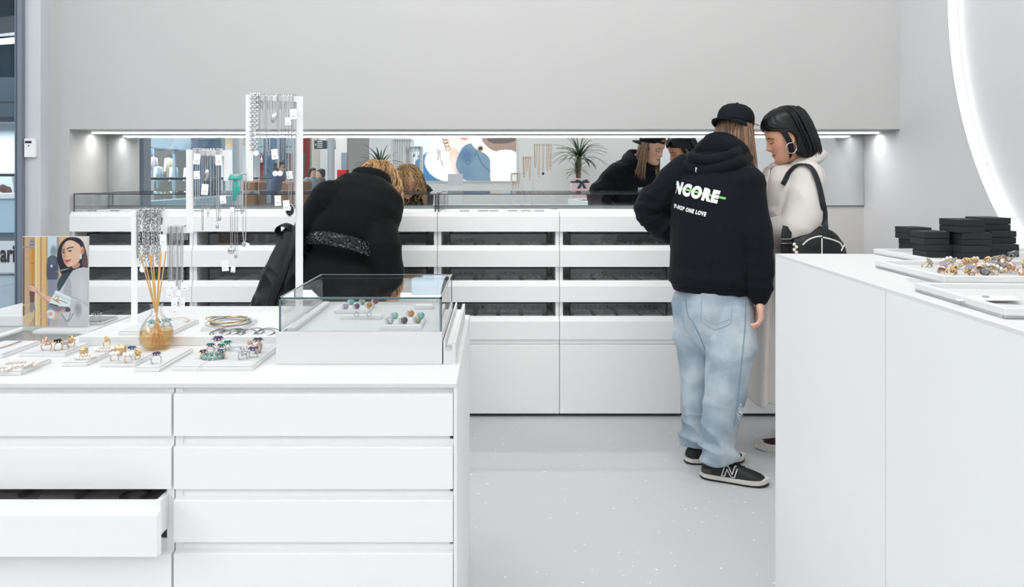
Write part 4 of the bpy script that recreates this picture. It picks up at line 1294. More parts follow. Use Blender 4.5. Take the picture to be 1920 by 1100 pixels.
    st = [st[0]] + [(st[i - 1] + st[i] * 2 + st[i + 1]) / 4 for i in range(1, len(st) - 1)] + [st[-1]]
    def strap(pts, wd, th, m, nm, wdir):
        secs = []
        for i, p in enumerate(pts):
            t = (pts[min(i + 1, len(pts) - 1)] - pts[max(i - 1, 0)]).normalized()
            wv = (wdir - t * wdir.dot(t)).normalized(); nv_ = t.cross(wv)
            secs.append((p, wv * wd, nv_ * th))
        obj(nm, MB().loft(secs, 12, 3.0), m, bag, smooth=True)
    strap(st, .0165, .004, M_strap, 'strap', Vv((1, .35, 0)))
    strap(spline([P(1477, 425, 3.80), P(1474, 445, 3.785), P(1474, 475, 3.78), P(1480, 500, 3.78)], 5), .024, .004, M_bag, 'side_strap', Vv((1, 0, 0)))
    bk = P(1474, 452, 3.772)
    obj('buckle', MB().tube([bk + Vv((sx * .024, 0, sz * .010)) for sx, sz in ((-1, -1), (1, -1), (1, 1), (-1, 1))], .003, 6, closed=True), M_silver, bag)
    for q in range(4):
        obj('charm_bead', MB().ball(P(1489 + (q % 2) * 4, 458 + q * 5, 3.735), .0085, 10), M_pearl, bag, smooth=True)
    return root
build_coat_woman()

# ------------------------------------------------------------------ the woman in the black coat, bent over the glass case
def build_bent_woman():
    az = R(14)
    f = Vv((math.sin(az), math.cos(az), 0)); l = Vv((0, 0, 1)).cross(f); r = -l
    pel = P(632, 545, 4.02); nk = P(694, 340, 4.25); ch = P(672, 405, 4.15)
    head = P(708, 342, 4.37)
    hf = Vv((.20, .55, -.80)).normalized(); hup = Vv((.22, .80, .55))
    M = basis(hf, hup)
    base = Vv((pel.x, pel.y + .02, 0))
    shl = P(607, 372, 4.12); shr = P(714, 392, 4.12)
    J = dict(fwd=f, left=l, M=M, head=head, pelvis=pel, chest=ch, neck=nk,
             shl=shl, ell=P(572, 455, 4.22), wrl=P(560, 520, 4.36), shr=shr, elr=P(720, 475, 3.99), wrr=P(732, 545, 4.03),
             hipl=base + l * .09 + Vv((0, 0, .82)), knl=base + l * .09 + Vv((0, 0, .47)) + f * .03, anl=base + l * .10 + Vv((0, 0, .09)),
             hipr=base + r * .09 + Vv((0, 0, .82)), knr=base + r * .09 + Vv((0, 0, .47)) + f * .03, anr=base + r * .10 + Vv((0, 0, .09)), footl=f, footr=f)
    root = thing('person', 'person with wavy blond hair in belted black coat, bending down over the glass case', 'person', base)
    mb = body_mb(J, .95, .98, True)
    hand_mb(mb, J['wrr'], Vv((.15, .35, -.9)), Vv((-.6, .7, 0)), Vv((-.6, -.5, 0)), .9, (14, 20, 16))
    hand_mb(mb, J['wrl'], Vv((.1, .6, -.7)), Vv((.8, .5, 0)), Vv((.5, -.6, 0)), .9, (24, 36, 30))
    me = remesh(mb, 0.0045, 2)
    face_col(me, head, M, (224, 170, 146), (186, 100, 92), (110, 82, 58))
    obj('body', me, SKIN, root)
    cb = MB()
    sp = (nk - pel).normalized()
    fp = (f - sp * f.dot(sp)).normalized(); lp = sp.cross(fp); lp = lp if lp.dot(l) > 0 else -lp
    def at_(t, off=0): return pel.lerp(nk, t) - fp * off
    cb.loft([(base + Vv((0, 0, .36)), l * .30, f * .25), (base + Vv((0, 0, .60)), l * .275, f * .225), (pel + Vv((-.01, 0, -.03)), l * .245, (f + Vv((0, 0, .15))).normalized() * .190),
             (at_(.22, .0), lp * .205, fp * .145), (at_(.36, .015), lp * .198, fp * .14), (at_(.52, .035), lp * .218, fp * .155), (at_(.70, .055), lp * .235, fp * .15), (at_(.84, .05), lp * .215, fp * .125), (at_(.94, .03), lp * .15, fp * .10), (at_(1.0, .01), lp * .088, fp * .078), (at_(1.05, .005), lp * .076, fp * .068)], 36, 2.2)
    cb.limb([shl + r * .03, J['ell'], J['wrl']], [.105, .088, .07], 18)
    cb.limb([shr + l * .05, J['elr'], J['wrr'] + Vv((0, 0, .03))], [.110, .085, .070], 18)
    cb.torus(at_(1.02, .0), .072, .020, 26, 10, basis(fp, sp) @ Matrix.Diagonal((1.1, 1, 1.5)))
    me = remesh(cb, 0.007, 6)
    co = get_co(me); d = np.zeros(len(co))
    d1, t1 = seg_dist(co, shr, J['elr']); d2, t2 = seg_dist(co, J['elr'], J['wrr'])
    d += ss(.13, .1, np.minimum(d1, d2)) * .014 * (folds(co, np.array(J['wrr'] - shr), 8, 3, 2.0) - .5)
    d += .028 * (folds(co, (.7, .3, -.35), 4.5, 1.2, 3.0) - .5)
    d += .015 * (folds(co, (.9, .2, .3), 9, 2, 11.0) - .5)
    tt = (co - np.array(pel)) @ np.array(sp) / (nk - pel).length
    d -= .018 * np.exp(-((tt - .31) / .07) ** 2) * (np.minimum(d1, d2) > .1)
    displace(me, d)
    coat = obj('coat', me, M_blackwool, root)
    bv = bvh_of(me)
    # belt: a band on the surface
    vs = []; fs = []
    n = 60
    for q in range(n):
        a = 2 * PI * q / n
        for e, tq in enumerate((.265, .375)):
            c_ = at_(tq, .0) + lp * 0
            dirv = (lp * math.sin(a) + fp * math.cos(a) * 1.0).normalized()
            hit = bv.ray_cast(c_ + dirv * .6, -dirv)
            # stay on the trunk, not the sleeves
            rad = .22
            if hit[0] is not None: rad = min((hit[0] - c_).length, .222)
            vs += [c_ + dirv * (rad + .002), c_ + dirv * (rad + .009)]
    for q in range(n):
        a = q * 4; b = ((q + 1) % n) * 4
        fs += [(a, b, b + 1, a + 1), (a + 1, b + 1, b + 3, a + 3), (a + 3, b + 3, b + 2, a + 2), (a + 2, b + 2, b, a)]
    obj('belt', MB().add(vs, fs), M_belt, root, smooth=True)['label'] = 'wide glossy black crocodile belt'
    for s in 'lr':
        t_ = MB(); t_.limb([J['hip' + s] + Vv((0, 0, -.2)), J['kn' + s], J['an' + s] + Vv((0, 0, .03))], [.09, .07, .055], 16)
        obj('trouser_leg', remesh(t_, .009, 3), M_trousers, root)
        shoe(root, J['an' + s] - f * .05 + Vv((0, 0, -J['an' + s].z)), f, .26, outer=0, style='plimsoll').data.materials[0] = M_trousers
    # wavy hair: many curled locks from the crown
    L2W = lambda a: head + M @ Vv(a)
    hl = MB(); hr_ = MB()
    hl.ball(L2W((0, -.012, .025)), (.083, .100, .100), 20, M)
    grav = Vv((0, 0, -1))
    for q in range(1100):
        a = random.uniform(0, 2 * PI)
        if abs((a + PI) % (2 * PI) - PI) < 1.0 and random.random() < .96: continue
        sn, cs = math.sin(a), math.cos(a)
        hh = random.uniform(.02, .118); k = math.sqrt(max(.05, 1 - (hh / .128) ** 2))
        p = L2W((.084 * sn * k, -.012 + .104 * cs * k, hh))
        outw = (p - L2W((0, -.01, .01))).normalized()
        ln = random.uniform(.12, .22)
        tg = grav + outw * -grav.dot(outw)
        dr_ = (outw * .55 + tg.normalized() * .8 + Vv((.10, .02, 0)) + (M @ Vv((math.copysign(.9, sn), -.2, 0)) if cs > -.3 else Vv((0, 0, 0)))).normalized()
        side = dr_.orthogonal().normalized()
        phs = random.uniform(0, 6.28); wv = random.uniform(60, 100)
        pts = [p - outw * .01]
        N = 18
        for st in range(N):
            dr_ = (dr_ + grav * .30).normalized()
            p = p + dr_ * ln / N
            s2 = side.cross(dr_)
            amp = .012 * min(1, st / 3)
            pts.append(p + side * math.sin(phs + wv * st * ln / N) * amp + s2 * math.cos(phs + wv * st * ln / N) * amp)
        rd = random.uniform(.0012, .0028)
        (hr_ if random.random() < .22 else hl).tube(pts, [rd] + [rd] * 15 + [rd * .7, rd * .4, rd * .1], 5)
    hair = obj('hair', hl, M_hair_blond, root, smooth=True)
    q = obj('dark_hair_lock', hr_, M_hair_root, hair, smooth=True); q['kind'] = 'stuff'
    # backpack hanging from the left arm
    tp = P(545, 428, 4.05)
    bag = thing('backpack', 'soft black backpack hanging from the arm of the bending person in black', 'bag', P(512, 640, 4.05))
    bb = MB()
    def pc(px, py, wx, wy, Y=4.06): 
        return (P(px, py, Y), Vv((wx / F * 4.06, 0, 0)), Vv((0, wy, 0)))
    bb.loft([pc(549, 425, 9, .03), pc(546, 436, 17, .05), pc(541, 470, 24, .075), pc(534, 510, 36, .095), pc(524, 550, 46, .11), pc(517, 585, 51, .12), pc(514, 620, 50, .115), pc(514, 640, 38, .09)], 28, 2.5)
    bb.ball(P(487, 572, 4.0), (.045, .06, .075), 14)
    me = remesh(bb, .007, 4); co = get_co(me)
    displace(me, .022 * (folds(co, (.9, .3, .45), 11, 2.2, 4.0) - .5) + .010 * (folds(co, (.6, .3, -.7), 16, 4, 9.0) - .5))
    obj('bag_body', me, M_bag, bag)
    secs = []
    for i, p in enumerate(spline([P(552, 432, 4.03), P(542, 424, 4.02), P(530, 421, 4.02), P(522, 426, 4.02), P(521, 434, 4.02), P(526, 441, 4.02), P(540, 444, 4.03)], 5)):
        secs.append((p, Vv((.010, .022, .006)), Vv((.0, -.001, .0045))))
    obj('carry_loop', MB().loft(secs, 10, 3), M_bag, bag, smooth=True)
    obj('shoulder_strap', MB().tube(spline([P(556, 425, 3.96), P(545, 470, 3.93), P(528, 520, 3.92), P(512, 560, 3.93), P(505, 600, 3.94)], 5), .02, 8, flat=.3), M_bag, bag, smooth=True)
    return root
build_bent_woman()
# ------------------------------------------------------------------ island: stand, pads, jewellery, glass box
def yat(z, y): return (1.4 - z) * F / (y - VY)         # depth of a floor-parallel plane z seen at row y
def xat(px, Y): return (px - VX) / F * Y
GEMS = {}
def gem(name, rgb, tr=0.55):
    if name not in GEMS: GEMS[name] = mat('gem_' + name, rgb, 0.08, trans=tr, spec=0.7)
    return GEMS[name]
G_CLEAR = gem('clear', (235, 238, 242), .7); G_TEAL = gem('teal', (120, 214, 216)); G_PURPLE = gem('amethyst', (120, 92, 140)); G_DPURPLE = gem('dark_amethyst', (88, 66, 100), .3)
G_GREEN = gem('emerald', (20, 112, 88), .3); G_BLUE = gem('blue', (58, 96, 130), .3); G_ORANGE = gem('amber', (226, 152, 62)); G_GREY = gem('smoky', (82, 80, 86), .4)
G_OLIVE = gem('pale_green', (178, 186, 160)); G_LILAC = gem('lilac', (206, 190, 214)); G_RED = gem('garnet', (150, 66, 88)); G_AQUA = gem('aqua', (150, 196, 190), .3); G_BLACK = gem('onyx', (24, 24, 28), 0)

def pad(name, label, x0, x1, y0, y1, z, t=.012, fm=None, group=None, em=None):
    o = thing(name, label, 'pad', ((x0 + x1) / 2, (y0 + y1) / 2, z), group=group)
    obj('tray_base', MB().bbox(x0, x1, y0, y1, z, z + t * .8, .0012), em or M_top, o)
    obj('felt_top', MB().bbox(x0 + .002, x1 - .002, y0 + .002, y1 - .002, z + t * .8, z + t, .0015), fm or M_felt, o)
    return o
def ring_thing(label, p, g=None, m=None, r=.0095, gr=.007, rz=0.0, style='gem', group=None, sx=1.3, tilt=0.0):
    """a ring standing in the felt; p = point on the pad"""
    m = m or M_silver
    o = thing('ring', label, 'ring', p, rz, group)
    Mx = Matrix(((1, 0, 0), (0, 0, 1), (0, -1, 0)))
    obj('band', MB().torus((0, 0, r * .72), r, .0016, 18, 6, Mx), m, o, smooth=True, world=False)
    z = r * 1.72
    if style == 'gem':
        b = MB(); n = 10
        b.lathe([(gr * .35, z - gr * .2), (gr * .92, z + gr * .25), (gr, z + gr * .45), (gr * .72, z + gr * .85), (gr * .4, z + gr * .95)], n, (0, 0, 0), Matrix.Diagonal((sx, 1, 1)))
        obj('stone', b, g, o, world=False)
        s = MB()
        for k in range(12):
            a = 2 * PI * k / 12; s.ball((gr * 1.12 * sx * math.cos(a), gr * 1.12 * math.sin(a), z + gr * .3), gr * .2, 6)
        obj('setting', s, m, o, smooth=True, world=False)['kind'] = 'stuff'
    elif style == 'knot':
        s = MB()
        for k in range(4):
            a = k * .8
            s.torus((.002 * math.cos(a * 2), .002 * math.sin(a * 2), z + .001 * k), gr * .8, .0017, 14, 5, Euler((a, a * .6, a)).to_matrix(), 1.2)
        obj('knot', s, m, o, smooth=True, world=False)
    elif style == 'flower':
        s = MB()
        for k in range(7):
            a = 2 * PI * k / 6
            s.ball((gr * math.cos(a) * (k < 6), gr * math.sin(a) * (k < 6), z + gr * .3), gr * .5, 8)
        obj('blossom', s, M_pearl if g is None else g, o, smooth=True, world=False)
    elif style == 'wide':
        obj('wide_band', MB().lathe([(r, -.005), (r * 1.12, -.003), (r * 1.15, 0), (r * 1.12, .003), (r, .005), (r * .95, 0)], 22, (0, 0, r), Mx), m, o, smooth=True, world=False)
    if tilt: o.rotation_euler = (tilt, 0, rz)
    return o
def bracelet(label, p, Rr, r, m, n=0, bead=None, rz=0, tilt=(0, 0), sx=1.0, group=None, k=40, cat='bracelet', name='bracelet'):
    o = thing(name, label, cat, p, 0, group)
    o.rotation_euler = (tilt[0], tilt[1], rz)
    zl = max(r, bead or 0)
    if n:
        b = MB()
        for q in range(n):
            a = 2 * PI * q / n; b.ball((Rr * sx * math.cos(a), Rr * math.sin(a), zl), bead, 8)
        obj('beads', b, M_pearl if m is M_pearl else m, o, smooth=True, world=False)['kind'] = 'stuff'
        obj('thread', MB().torus((0, 0, zl), Rr, bead * .3, 28, 5, Matrix.Diagonal((sx, 1, 1))), M_gold, o, smooth=True, world=False)
    else:
        obj('hoop', MB().torus((0, 0, zl), Rr, r, k, 6, Matrix.Diagonal((sx, 1, 1))), m, o, smooth=True, world=False)
        obj('clasp', MB().ball((Rr * sx, 0, zl), r * 1.9, 8), m, o, smooth=True, world=False)
    return o
def onpad(px, y, z): 
    Y = yat(z, y); return Vector((xat(px, Y), Y, z))

# raised platform with the stepped stand
PZ = H + .028
o = thing('necklace_stand', 'tall stepped white necklace stand of three linked arches on a low white platform', 'stand', (-.95, 2.6, H))
obj('platform', MB().bbox(-1.237, -.605, 2.372, 2.93, H, PZ, .0015), M_top, o)
def SY(px): return 2.60 + (px - 246) / 321 * .22
outl = [(246, None), (246, 395), (318, 395), (318, 425), (349, 425), (349, 281), (434, 281), (434, 328), (461, 328), (461, 179), (567, 179), (567, None), (555, None), (555, 190), (474, 190), (474, 339), (419, 339), (419, 292), (362, 292), (362, 437), (305, 437), (305, 408), (258, 408), (258, None)]
sd = (Vector((xat(567, SY(567)), SY(567), 0)) - Vector((xat(246, SY(246)), SY(246), 0))).normalized(); sn_ = Vector((-sd.y, sd.x, 0))
BZ = {}
def SP(px, y):
    Y = SY(px); z = PZ if y is None else 1.4 - (y - VY) / F * SY({395: 280, 408: 280, 425: 330, 437: 330, 281: 390, 292: 390, 328: 450, 339: 450, 179: 510, 190: 510}.get(y, px))
    return Vector((xat(px, Y), Y, z))
fr_ = [SP(*q) for q in outl]
T_ = .024
b = MB(); n = len(fr_)
vs = [p - sn_ * T_ / 2 for p in fr_] + [p + sn_ * T_ / 2 for p in fr_]
fs = [list(range(n)), list(range(2 * n - 1, n - 1, -1))] + [((i + 1) % n, i, n + i, n + (i + 1) % n) for i in range(n)]
b.add(vs, fs)
me = b.mesh('stepped_frame'); bm = bmesh.new(); bm.from_mesh(me); bmesh.ops.recalc_face_normals(bm, faces=bm.faces); bmesh.ops.triangulate(bm, faces=[f for f in bm.faces if len(f.verts) > 4]); bm.to_mesh(me); bm.free()
obj('stepped_frame', me, M_stand, o)

ORDN = ['first', 'second', 'third', 'fourth', 'fifth', 'sixth', 'seventh', 'eighth', 'ninth', 'tenth', 'eleventh', 'twelfth']
def necklace(name, label, px, ytop, ybot, style='thin', gap=5, m=None, pend=None, tagp=None, group=None, Yf=None, cat='necklace', thick=.0011, off=0.0):
    m = m or M_silver
    Yc = (Yf(px) if Yf else SY(px))
    yfr = Yc - T_ / 2 - .004 - off; ybk = Yc + T_ / 2 + .004
    ZT = 1.4 - (ytop - VY) / F * Yc + .003; ZB = 1.4 - (ybot - VY) / F * Yc
    X = xat(px, Yc); g = gap / F * Yc / 2
    o = thing(name, label, cat, (X, yfr, ZB), group=group)
    lp = [Vector((X - g, ybk, ZT - .05)), Vector((X - g, ybk, ZT)), Vector((X - g, yfr, ZT + .001)), Vector((X - g, yfr, ZT - .02))]
    k = 14
    for i in range(1, k): lp.append(Vector((X - g * (1 - .15 * i / k), yfr, ZT - .02 + (ZB + .012 - ZT + .02) * i / k)))
    lp += [Vector((X - g * .6, yfr, ZB + .004)), Vector((X, yfr, ZB)), Vector((X + g * .6, yfr, ZB + .004))]
    for i in range(k - 1, 0, -1): lp.append(Vector((X + g * (1 - .15 * i / k), yfr - .001, ZT - .02 + (ZB + .012 - ZT + .02) * i / k)))
    lp += [Vector((X + g, yfr, ZT - .02)), Vector((X + g, yfr, ZT + .001)), Vector((X + g, ybk, ZT)), Vector((X + g, ybk, ZT - .05))]
    c = MB()
    if style == 'thin':
        c.tube(lp, thick, 5)
    else:
        step = {'chunky': .0105, 'bead': .0042, 'rope': .0038, 'leaf': .016}[style]
        acc = 0; idx = 0
        for a, b_ in zip(lp[:-1], lp[1:]):
            L_ = (b_ - a).length; t = -acc
            d_ = (b_ - a).normalized() if L_ > 1e-6 else Vector((0, 0, 1))
            while t + step <= L_:
                t += step; p = a + d_ * t; idx += 1
                if style == 'chunky':
                    ax_ = basis(d_ if abs(d_.z) < .9 else Vector((0, 1, 0)), Vector((0, 0, 1))) if False else None
                    Mq = (Matrix.Rotation(PI / 2, 3, 'X') if idx % 2 else Matrix.Rotation(PI / 2, 3, 'X') @ Matrix.Rotation(R(62), 3, 'Y'))
                    Mq = Matrix.Rotation(PI / 2, 3, 'X') if abs(d_.z) > .5 else Matrix.Identity(3)
                    if idx % 2: Mq = Matrix.Rotation(R(65), 3, d_) @ Mq
                    c.torus(p, .0062, .0018, 10, 5, Mq @ Matrix.Diagonal((.72, 1.2, 1)))
                elif style == 'leaf':
                    for sx in (-1, 1):
                        c.ball(p + Vector((sx * .007, -.002, 0)), (.007, .002, .004), 8, Matrix.Rotation(sx * R(-35), 3, 'Y'))
                else:
                    c.ball(p, step * .52, 6)
            acc = L_ - t
    obj('chain', c, m, o, smooth=True)
    pb = Vector((X, yfr - .002, ZB))
    if pend == 'disc': obj('pendant', MB().lathe([(.001, -.002), (.011, -.0018), (.0125, 0), (.011, .0018), (.001, .002)], 18, pb + Vector((0, 0, -.012)), Matrix.Rotation(PI / 2, 3, 'X')), m, o, smooth=True)
    elif pend == 'ball': obj('pendant', MB().ball(pb + Vector((0, 0, -.009)), .0095, 12), G_CLEAR, o, smooth=True)
    elif pend == 'drop': obj('pendant', MB().lathe([(.0005, .012), (.003, .004), (.0055, -.006), (.004, -.011), (.0005, -.013)], 10, pb + Vector((0, 0, -.012))), m, o, smooth=True)
    elif pend == 'bar': obj('pendant', MB().bbox(pb.x - .0012, pb.x + .0012, pb.y - .0012, pb.y + .0012, pb.z - .05, pb.z, .0004), m, o)
    elif pend == 'leaf': obj('pendant', MB().ball(pb + Vector((0, 0, -.014)), (.009, .0018, .020), 12, Matrix.Rotation(R(15), 3, 'Y')), m, o, smooth=True)
    elif pend == 'oval':
        obj('pendant', MB().ball(pb + Vector((0, 0, -.020)), (.014, .004, .021), 18), G_BLACK, o, smooth=True)
        obj('pendant_rim', MB().torus(pb + Vector((0, 0, -.020)), .0145, .0016, 26, 6, Matrix.Rotation(PI / 2, 3, 'X') @ Matrix.Diagonal((1, 1.48, 1))), m, o, smooth=True)
        obj('pendant_stone', MB().ball(pb + Vector((0, -.003, -.014)), (.0055, .002, .009), 12), M_pearl, o, smooth=True)
    elif pend == 'cross':
        obj('pendant', MB().bbox(pb.x - .001, pb.x + .001, pb.y - .001, pb.y + .001, pb.z - .02, pb.z, .0003).bbox(pb.x - .006, pb.x + .006, pb.y - .001, pb.y + .001, pb.z - .009, pb.z - .007, .0003), m, o)
    for tq in (tagp or []):
        tx, ty, kind = tq
        Yt = yfr - .006 - random.uniform(0, .004); q = Vector((xat(tx, Yt), Yt, 1.4 - (ty - VY) / F * Yt))
        tm = MB()
        if kind == 'r':
            tm.lathe([(.001, -.0006), (.0095, -.0006), (.0095, .0006), (.001, .0006)], 18, q, Matrix.Rotation(PI / 2, 3, 'X'))
        else:
            w_, h_ = {'s': (.0105, .0135), 'l': (.0115, .018), 't': (.0075, .010)}[kind]
            a = random.uniform(-.12, .12)
            tm.bbox(-w_, w_, -.0005, .0005, -h_, h_, .0004); tm.v = [tuple(q + Matrix.Rotation(a, 3, 'Y') @ Vector(v)) for v in tm.v]
        tg = obj('price_tag', tm, M_tag, o)
        if kind != 'r': obj('tag_print', MB().box(q.x - .005, q.x + .005, q.y - .0008, q.y - .0006, q.z - .008, q.z - .0065), mat('faint_print', (150, 150, 150), .8), tg)
    return o
GRP = 'silver necklaces on the stepped stand'
lowbar = [(262, 485, 'thin', 3, None, None), (270, 490, 'chunky', 9, None, [(267, 505, 'r')]), (279, 478, 'chunky', 6, None, None), (287, 497, 'chunky', 8, None, None), (296, 480, 'rope', 6, None, None), (301, 492, 'chunky', 6, None, [(306, 449, 'l')])]
for i, (px, yb, st, g, pe, tg) in enumerate(lowbar):
    necklace('necklace', '%s silver chain from the left on the lowest arch, beside the reed diffuser' % ORDN[i], px, 395, yb, st, g, None, pe, tg, GRP, off=.003 * (i % 2))
mid1 = [(320, 528, 'thin', 3, None, [(322, 535, 's')]), (325, 540, 'bead', 3, None, [(318, 549, 's')]), (330, 527, 'thin', 3, None, [(327, 566, 's'), (327, 580, 't')]), (335, 535, 'rope', 3, None, [(333, 551, 's')]), (340, 545, 'thin', 4, None, [(341, 566, 's')]), (346, 530, 'bead', 3, None, [(346, 536, 's')])]
for i, (px, yb, st, g, pe, tg) in enumerate(mid1):
    necklace('necklace', '%s thin chain from the left on the short low bar between first and second arch' % ORDN[i], px, 425, yb, st, g, None, pe, tg, GRP, off=.002 * (i % 3))
top2 = [(368, 385, 'rope', 5, None, [(369, 298, 'l'), (369, 328, 's')]), (376, 375, 'bead', 4, None, None), (384, 432, 'thin', 3, None, [(384, 355, 'l')]), (390, 320, 'thin', 6, 'leaf', None), (394, 395, 'thin', 9, 'cross', None), (402, 385, 'thin', 5, None, None), (411, 415, 'rope', 4, 'drop', [(410, 300, 'l')]), (416, 400, 'thin', 4, 'drop', [(418, 374, 's')])]
for i, (px, yb, st, g, pe, tg) in enumerate(top2):
    necklace('necklace', '%s silver necklace from the left on the middle arch of the stand' % ORDN[i], px, 281, yb, st, g, None, pe, tg, GRP, off=.002 * (i % 3))
bar3 = [(437, 462, 'thin', 4, 'disc', [(435, 394, 't'), (422, 498, 'l')]), (446, 470, 'thin', 5, 'drop', [(437, 505, 't')]), (456, 400, 'bead', 4, None, None), (461, 452, 'rope', 6, 'ball', [(463, 460, 'r')])]
for i, (px, yb, st, g, pe, tg) in enumerate(bar3):
    necklace('necklace', '%s necklace from the left hanging off the bar beside the turquoise bow' % ORDN[i], px, 328, yb, st, g, None, pe, tg, GRP, off=.002 * (i % 3))
top3 = [(479, 282, 'leaf', 5, None, [(480, 287, 'r')]), (488, 338, 'thin', 3, 'bar', None), (494, 292, 'rope', 6, 'drop', None), (501, 300, 'thin', 3, 'bar', None), (506, 285, 'rope', 6, 'cross', None), (517, 214, 'thin', 8, 'leaf', [(515, 289, 'l')]), (524, 315, 'bead', 3, None, [(516, 325, 'r'), (525, 325, 'r')]), (533, 300, 'thin', 4, None, [(521, 376, 'l')]), (541, 345, 'thin', 5, None, [(540, 227, 's'), (537, 385, 'l')]), (546, 383, 'thin', 5, 'oval', [(543, 328, 's')]), (551, 340, 'bead', 3, None, [(550, 214, 'l')])]
for i, (px, yb, st, g, pe, tg) in enumerate(top3):
    necklace('necklace', '%s silver necklace from the left on the tallest arch of the stand' % ORDN[i], px, 179, yb, st, g, None, pe, tg, GRP, off=.002 * (i % 3))
# turquoise bow
bp_ = SP(440, 328) - sn_ * .022 + Vector((0, 0, -.012))
o = thing('ribbon_bow', 'small turquoise ribbon bow tied on the middle bar of the necklace stand', 'bow', bp_)
M_bow = mat('turquoise_satin', (60, 176, 164), .45, bump=(60, .2))
for sx in (-1, 1):
    obj('loop', MB().loft([(bp_, Vector((0, .002, .003)), Vector((0, .003, 0))), (bp_ + Vector((sx * .010, -.003, .006)), Vector((0, .004, .008)), Vector((0, .004, 0))), (bp_ + Vector((sx * .021, 0, .004)), Vector((.002, .003, .009)), Vector((0, .003, 0)))], 12), M_bow, o, smooth=True)
    obj('tail', MB().loft([(bp_, Vector((.003, 0, 0)), Vector((0, .001, 0))), (bp_ + Vector((sx * .006 + .004, -.004, -.03)), Vector((.006, .001, 0)), Vector((0, .001, 0))), (bp_ + Vector((sx * .004 + .002, -.002, -.065 + .01 * sx)), Vector((.006, -.001, 0)), Vector((0, .001, 0)))], 10), M_bow, o, smooth=True)
obj('knot', MB().ball(bp_ + Vector((0, -.003, 0)), .0055, 10), M_bow, o, smooth=True)

# reed diffuser
Yd = 2.33; dx_ = xat(293.5, Yd)
o = thing('reed_diffuser', 'round glass reed diffuser with amber liquid in front of the necklace stand', 'diffuser', (dx_, Yd, H))
prof = [(.022, 0), (.036, .004), (.046, .016), (.0495, .034), (.047, .054), (.040, .072), (.029, .088), (.020, .098), (.0155, .106), (.0150, .116), (.0165, .124), (.021, .130)]
inner = [(r_ - .0028, z_) for r_, z_ in prof[::-1] if z_ > .003] + [(.02, .005)]
M_bottle = glass_mat('bottle_glass', (0.985, 0.99, 0.99), .03, .55, power=2.5)
obj('bottle', MB().lathe(prof + inner, 40, (dx_, Yd, H)), M_bottle, o, smooth=True)
liq = [(.018, .0055), (.033, .008), (.0425, .018), (.0460, .034), (.0438, .0535), (.001, .0536)]
M_liq = glass_mat('amber_liquid', (0.97, 0.80, 0.52), .03, .3)
obj('liquid', MB().lathe(liq, 36, (dx_, Yd, H)), M_liq, o, smooth=True)
M_reed = mat('reed', (218, 172, 112), .7, noise=(40, .15))
for tx, ty, bx in ((262, 474, .028), (281, 474, .018), (286, 476, .012), (298, 471, -.006), (302, 474, -.012), (312, 471, -.026), (270, 478, .022)):
    tp = Vector((xat(tx, Yd), Yd + random.uniform(-.01, .01), 1.4 - (ty - VY) / F * Yd))
    btm = Vector((dx_ + bx, Yd + random.uniform(-.015, .015), H + .010))
    neck = Vector((dx_ + (tp.x - dx_) * .12, Yd, H + .118))
    # straight reed through the neck
    d_ = (tp - neck).normalized(); btm = neck - d_ * .118 * (1 / max(.3, d_.z))
    btm = Vector((max(dx_ - .032, min(dx_ + .032, btm.x)), btm.y, H + .012))
    obj('reed', MB().tube([btm, neck, tp], .0019, 6), M_reed, o)

# ---------------- pads on the worktop
def ipad(label, L, R_, yf, yb, z=H, t=.012, fm=None, name='jewellery_pad', group='jewellery pads on the island'):
    Y0 = yat(z, yf); Y1 = yat(z + t, yb)
    return pad(name, label, xat(L, Y0), xat(R_, Y0), Y0, Y1, z, t, fm, group)
ZP = H + .0125
ipad('pale felt pad at the far left edge with a rose gold chain', -70, 4, 672, 638)
ipad('pale felt pad at front left with pearl bracelets and gold pins', -50, 38, 704, 671)
ipad('pale felt pad with gold cocktail rings below the photo stand', 35, 122, 669, 642)
ipad('narrow pale felt pad with two small pearl bracelets', 115, 162, 687, 643)
ipad('pale felt pad with flower rings and a blue stone ring', 187, 254, 688, 662)
ipad('narrow pale felt pad in front of the diffuser with one ring', 251, 298, 697, 652)
ipad('wide pale felt pad with purple and green stone rings beside the glass box', 323, 474, 695, 644)
ipad('big grey felt pad behind the photo stand at the left leg of the necklace stand', 60, 172, 627, 592)
pad('jewellery_pad', 'felt pad with turquoise pieces on the platform behind the diffuser', -1.13, -.963, 2.39, 2.594, PZ, group='jewellery pads on the island')
pad('jewellery_pad', 'felt pad carrying the stacked bangles on the platform', -.905, -.775, 2.447, 2.604, PZ, group='jewellery pads on the island')
pd = onpad(178, 603, H + .013)
pad('ring_pad', 'small grey ring pad lying on the big grey pad', pd.x - .07, pd.x + .05, pd.y - .05, pd.y + .06, H + .0125, .010, M_felt_grey)
ring_thing('large silver ring with a grey stone on the small grey pad behind the photo stand', onpad(181, 602, H + .0228), G_GREY, M_silver, .013, .010, .2)
RG = 'rings lying on the island pads'
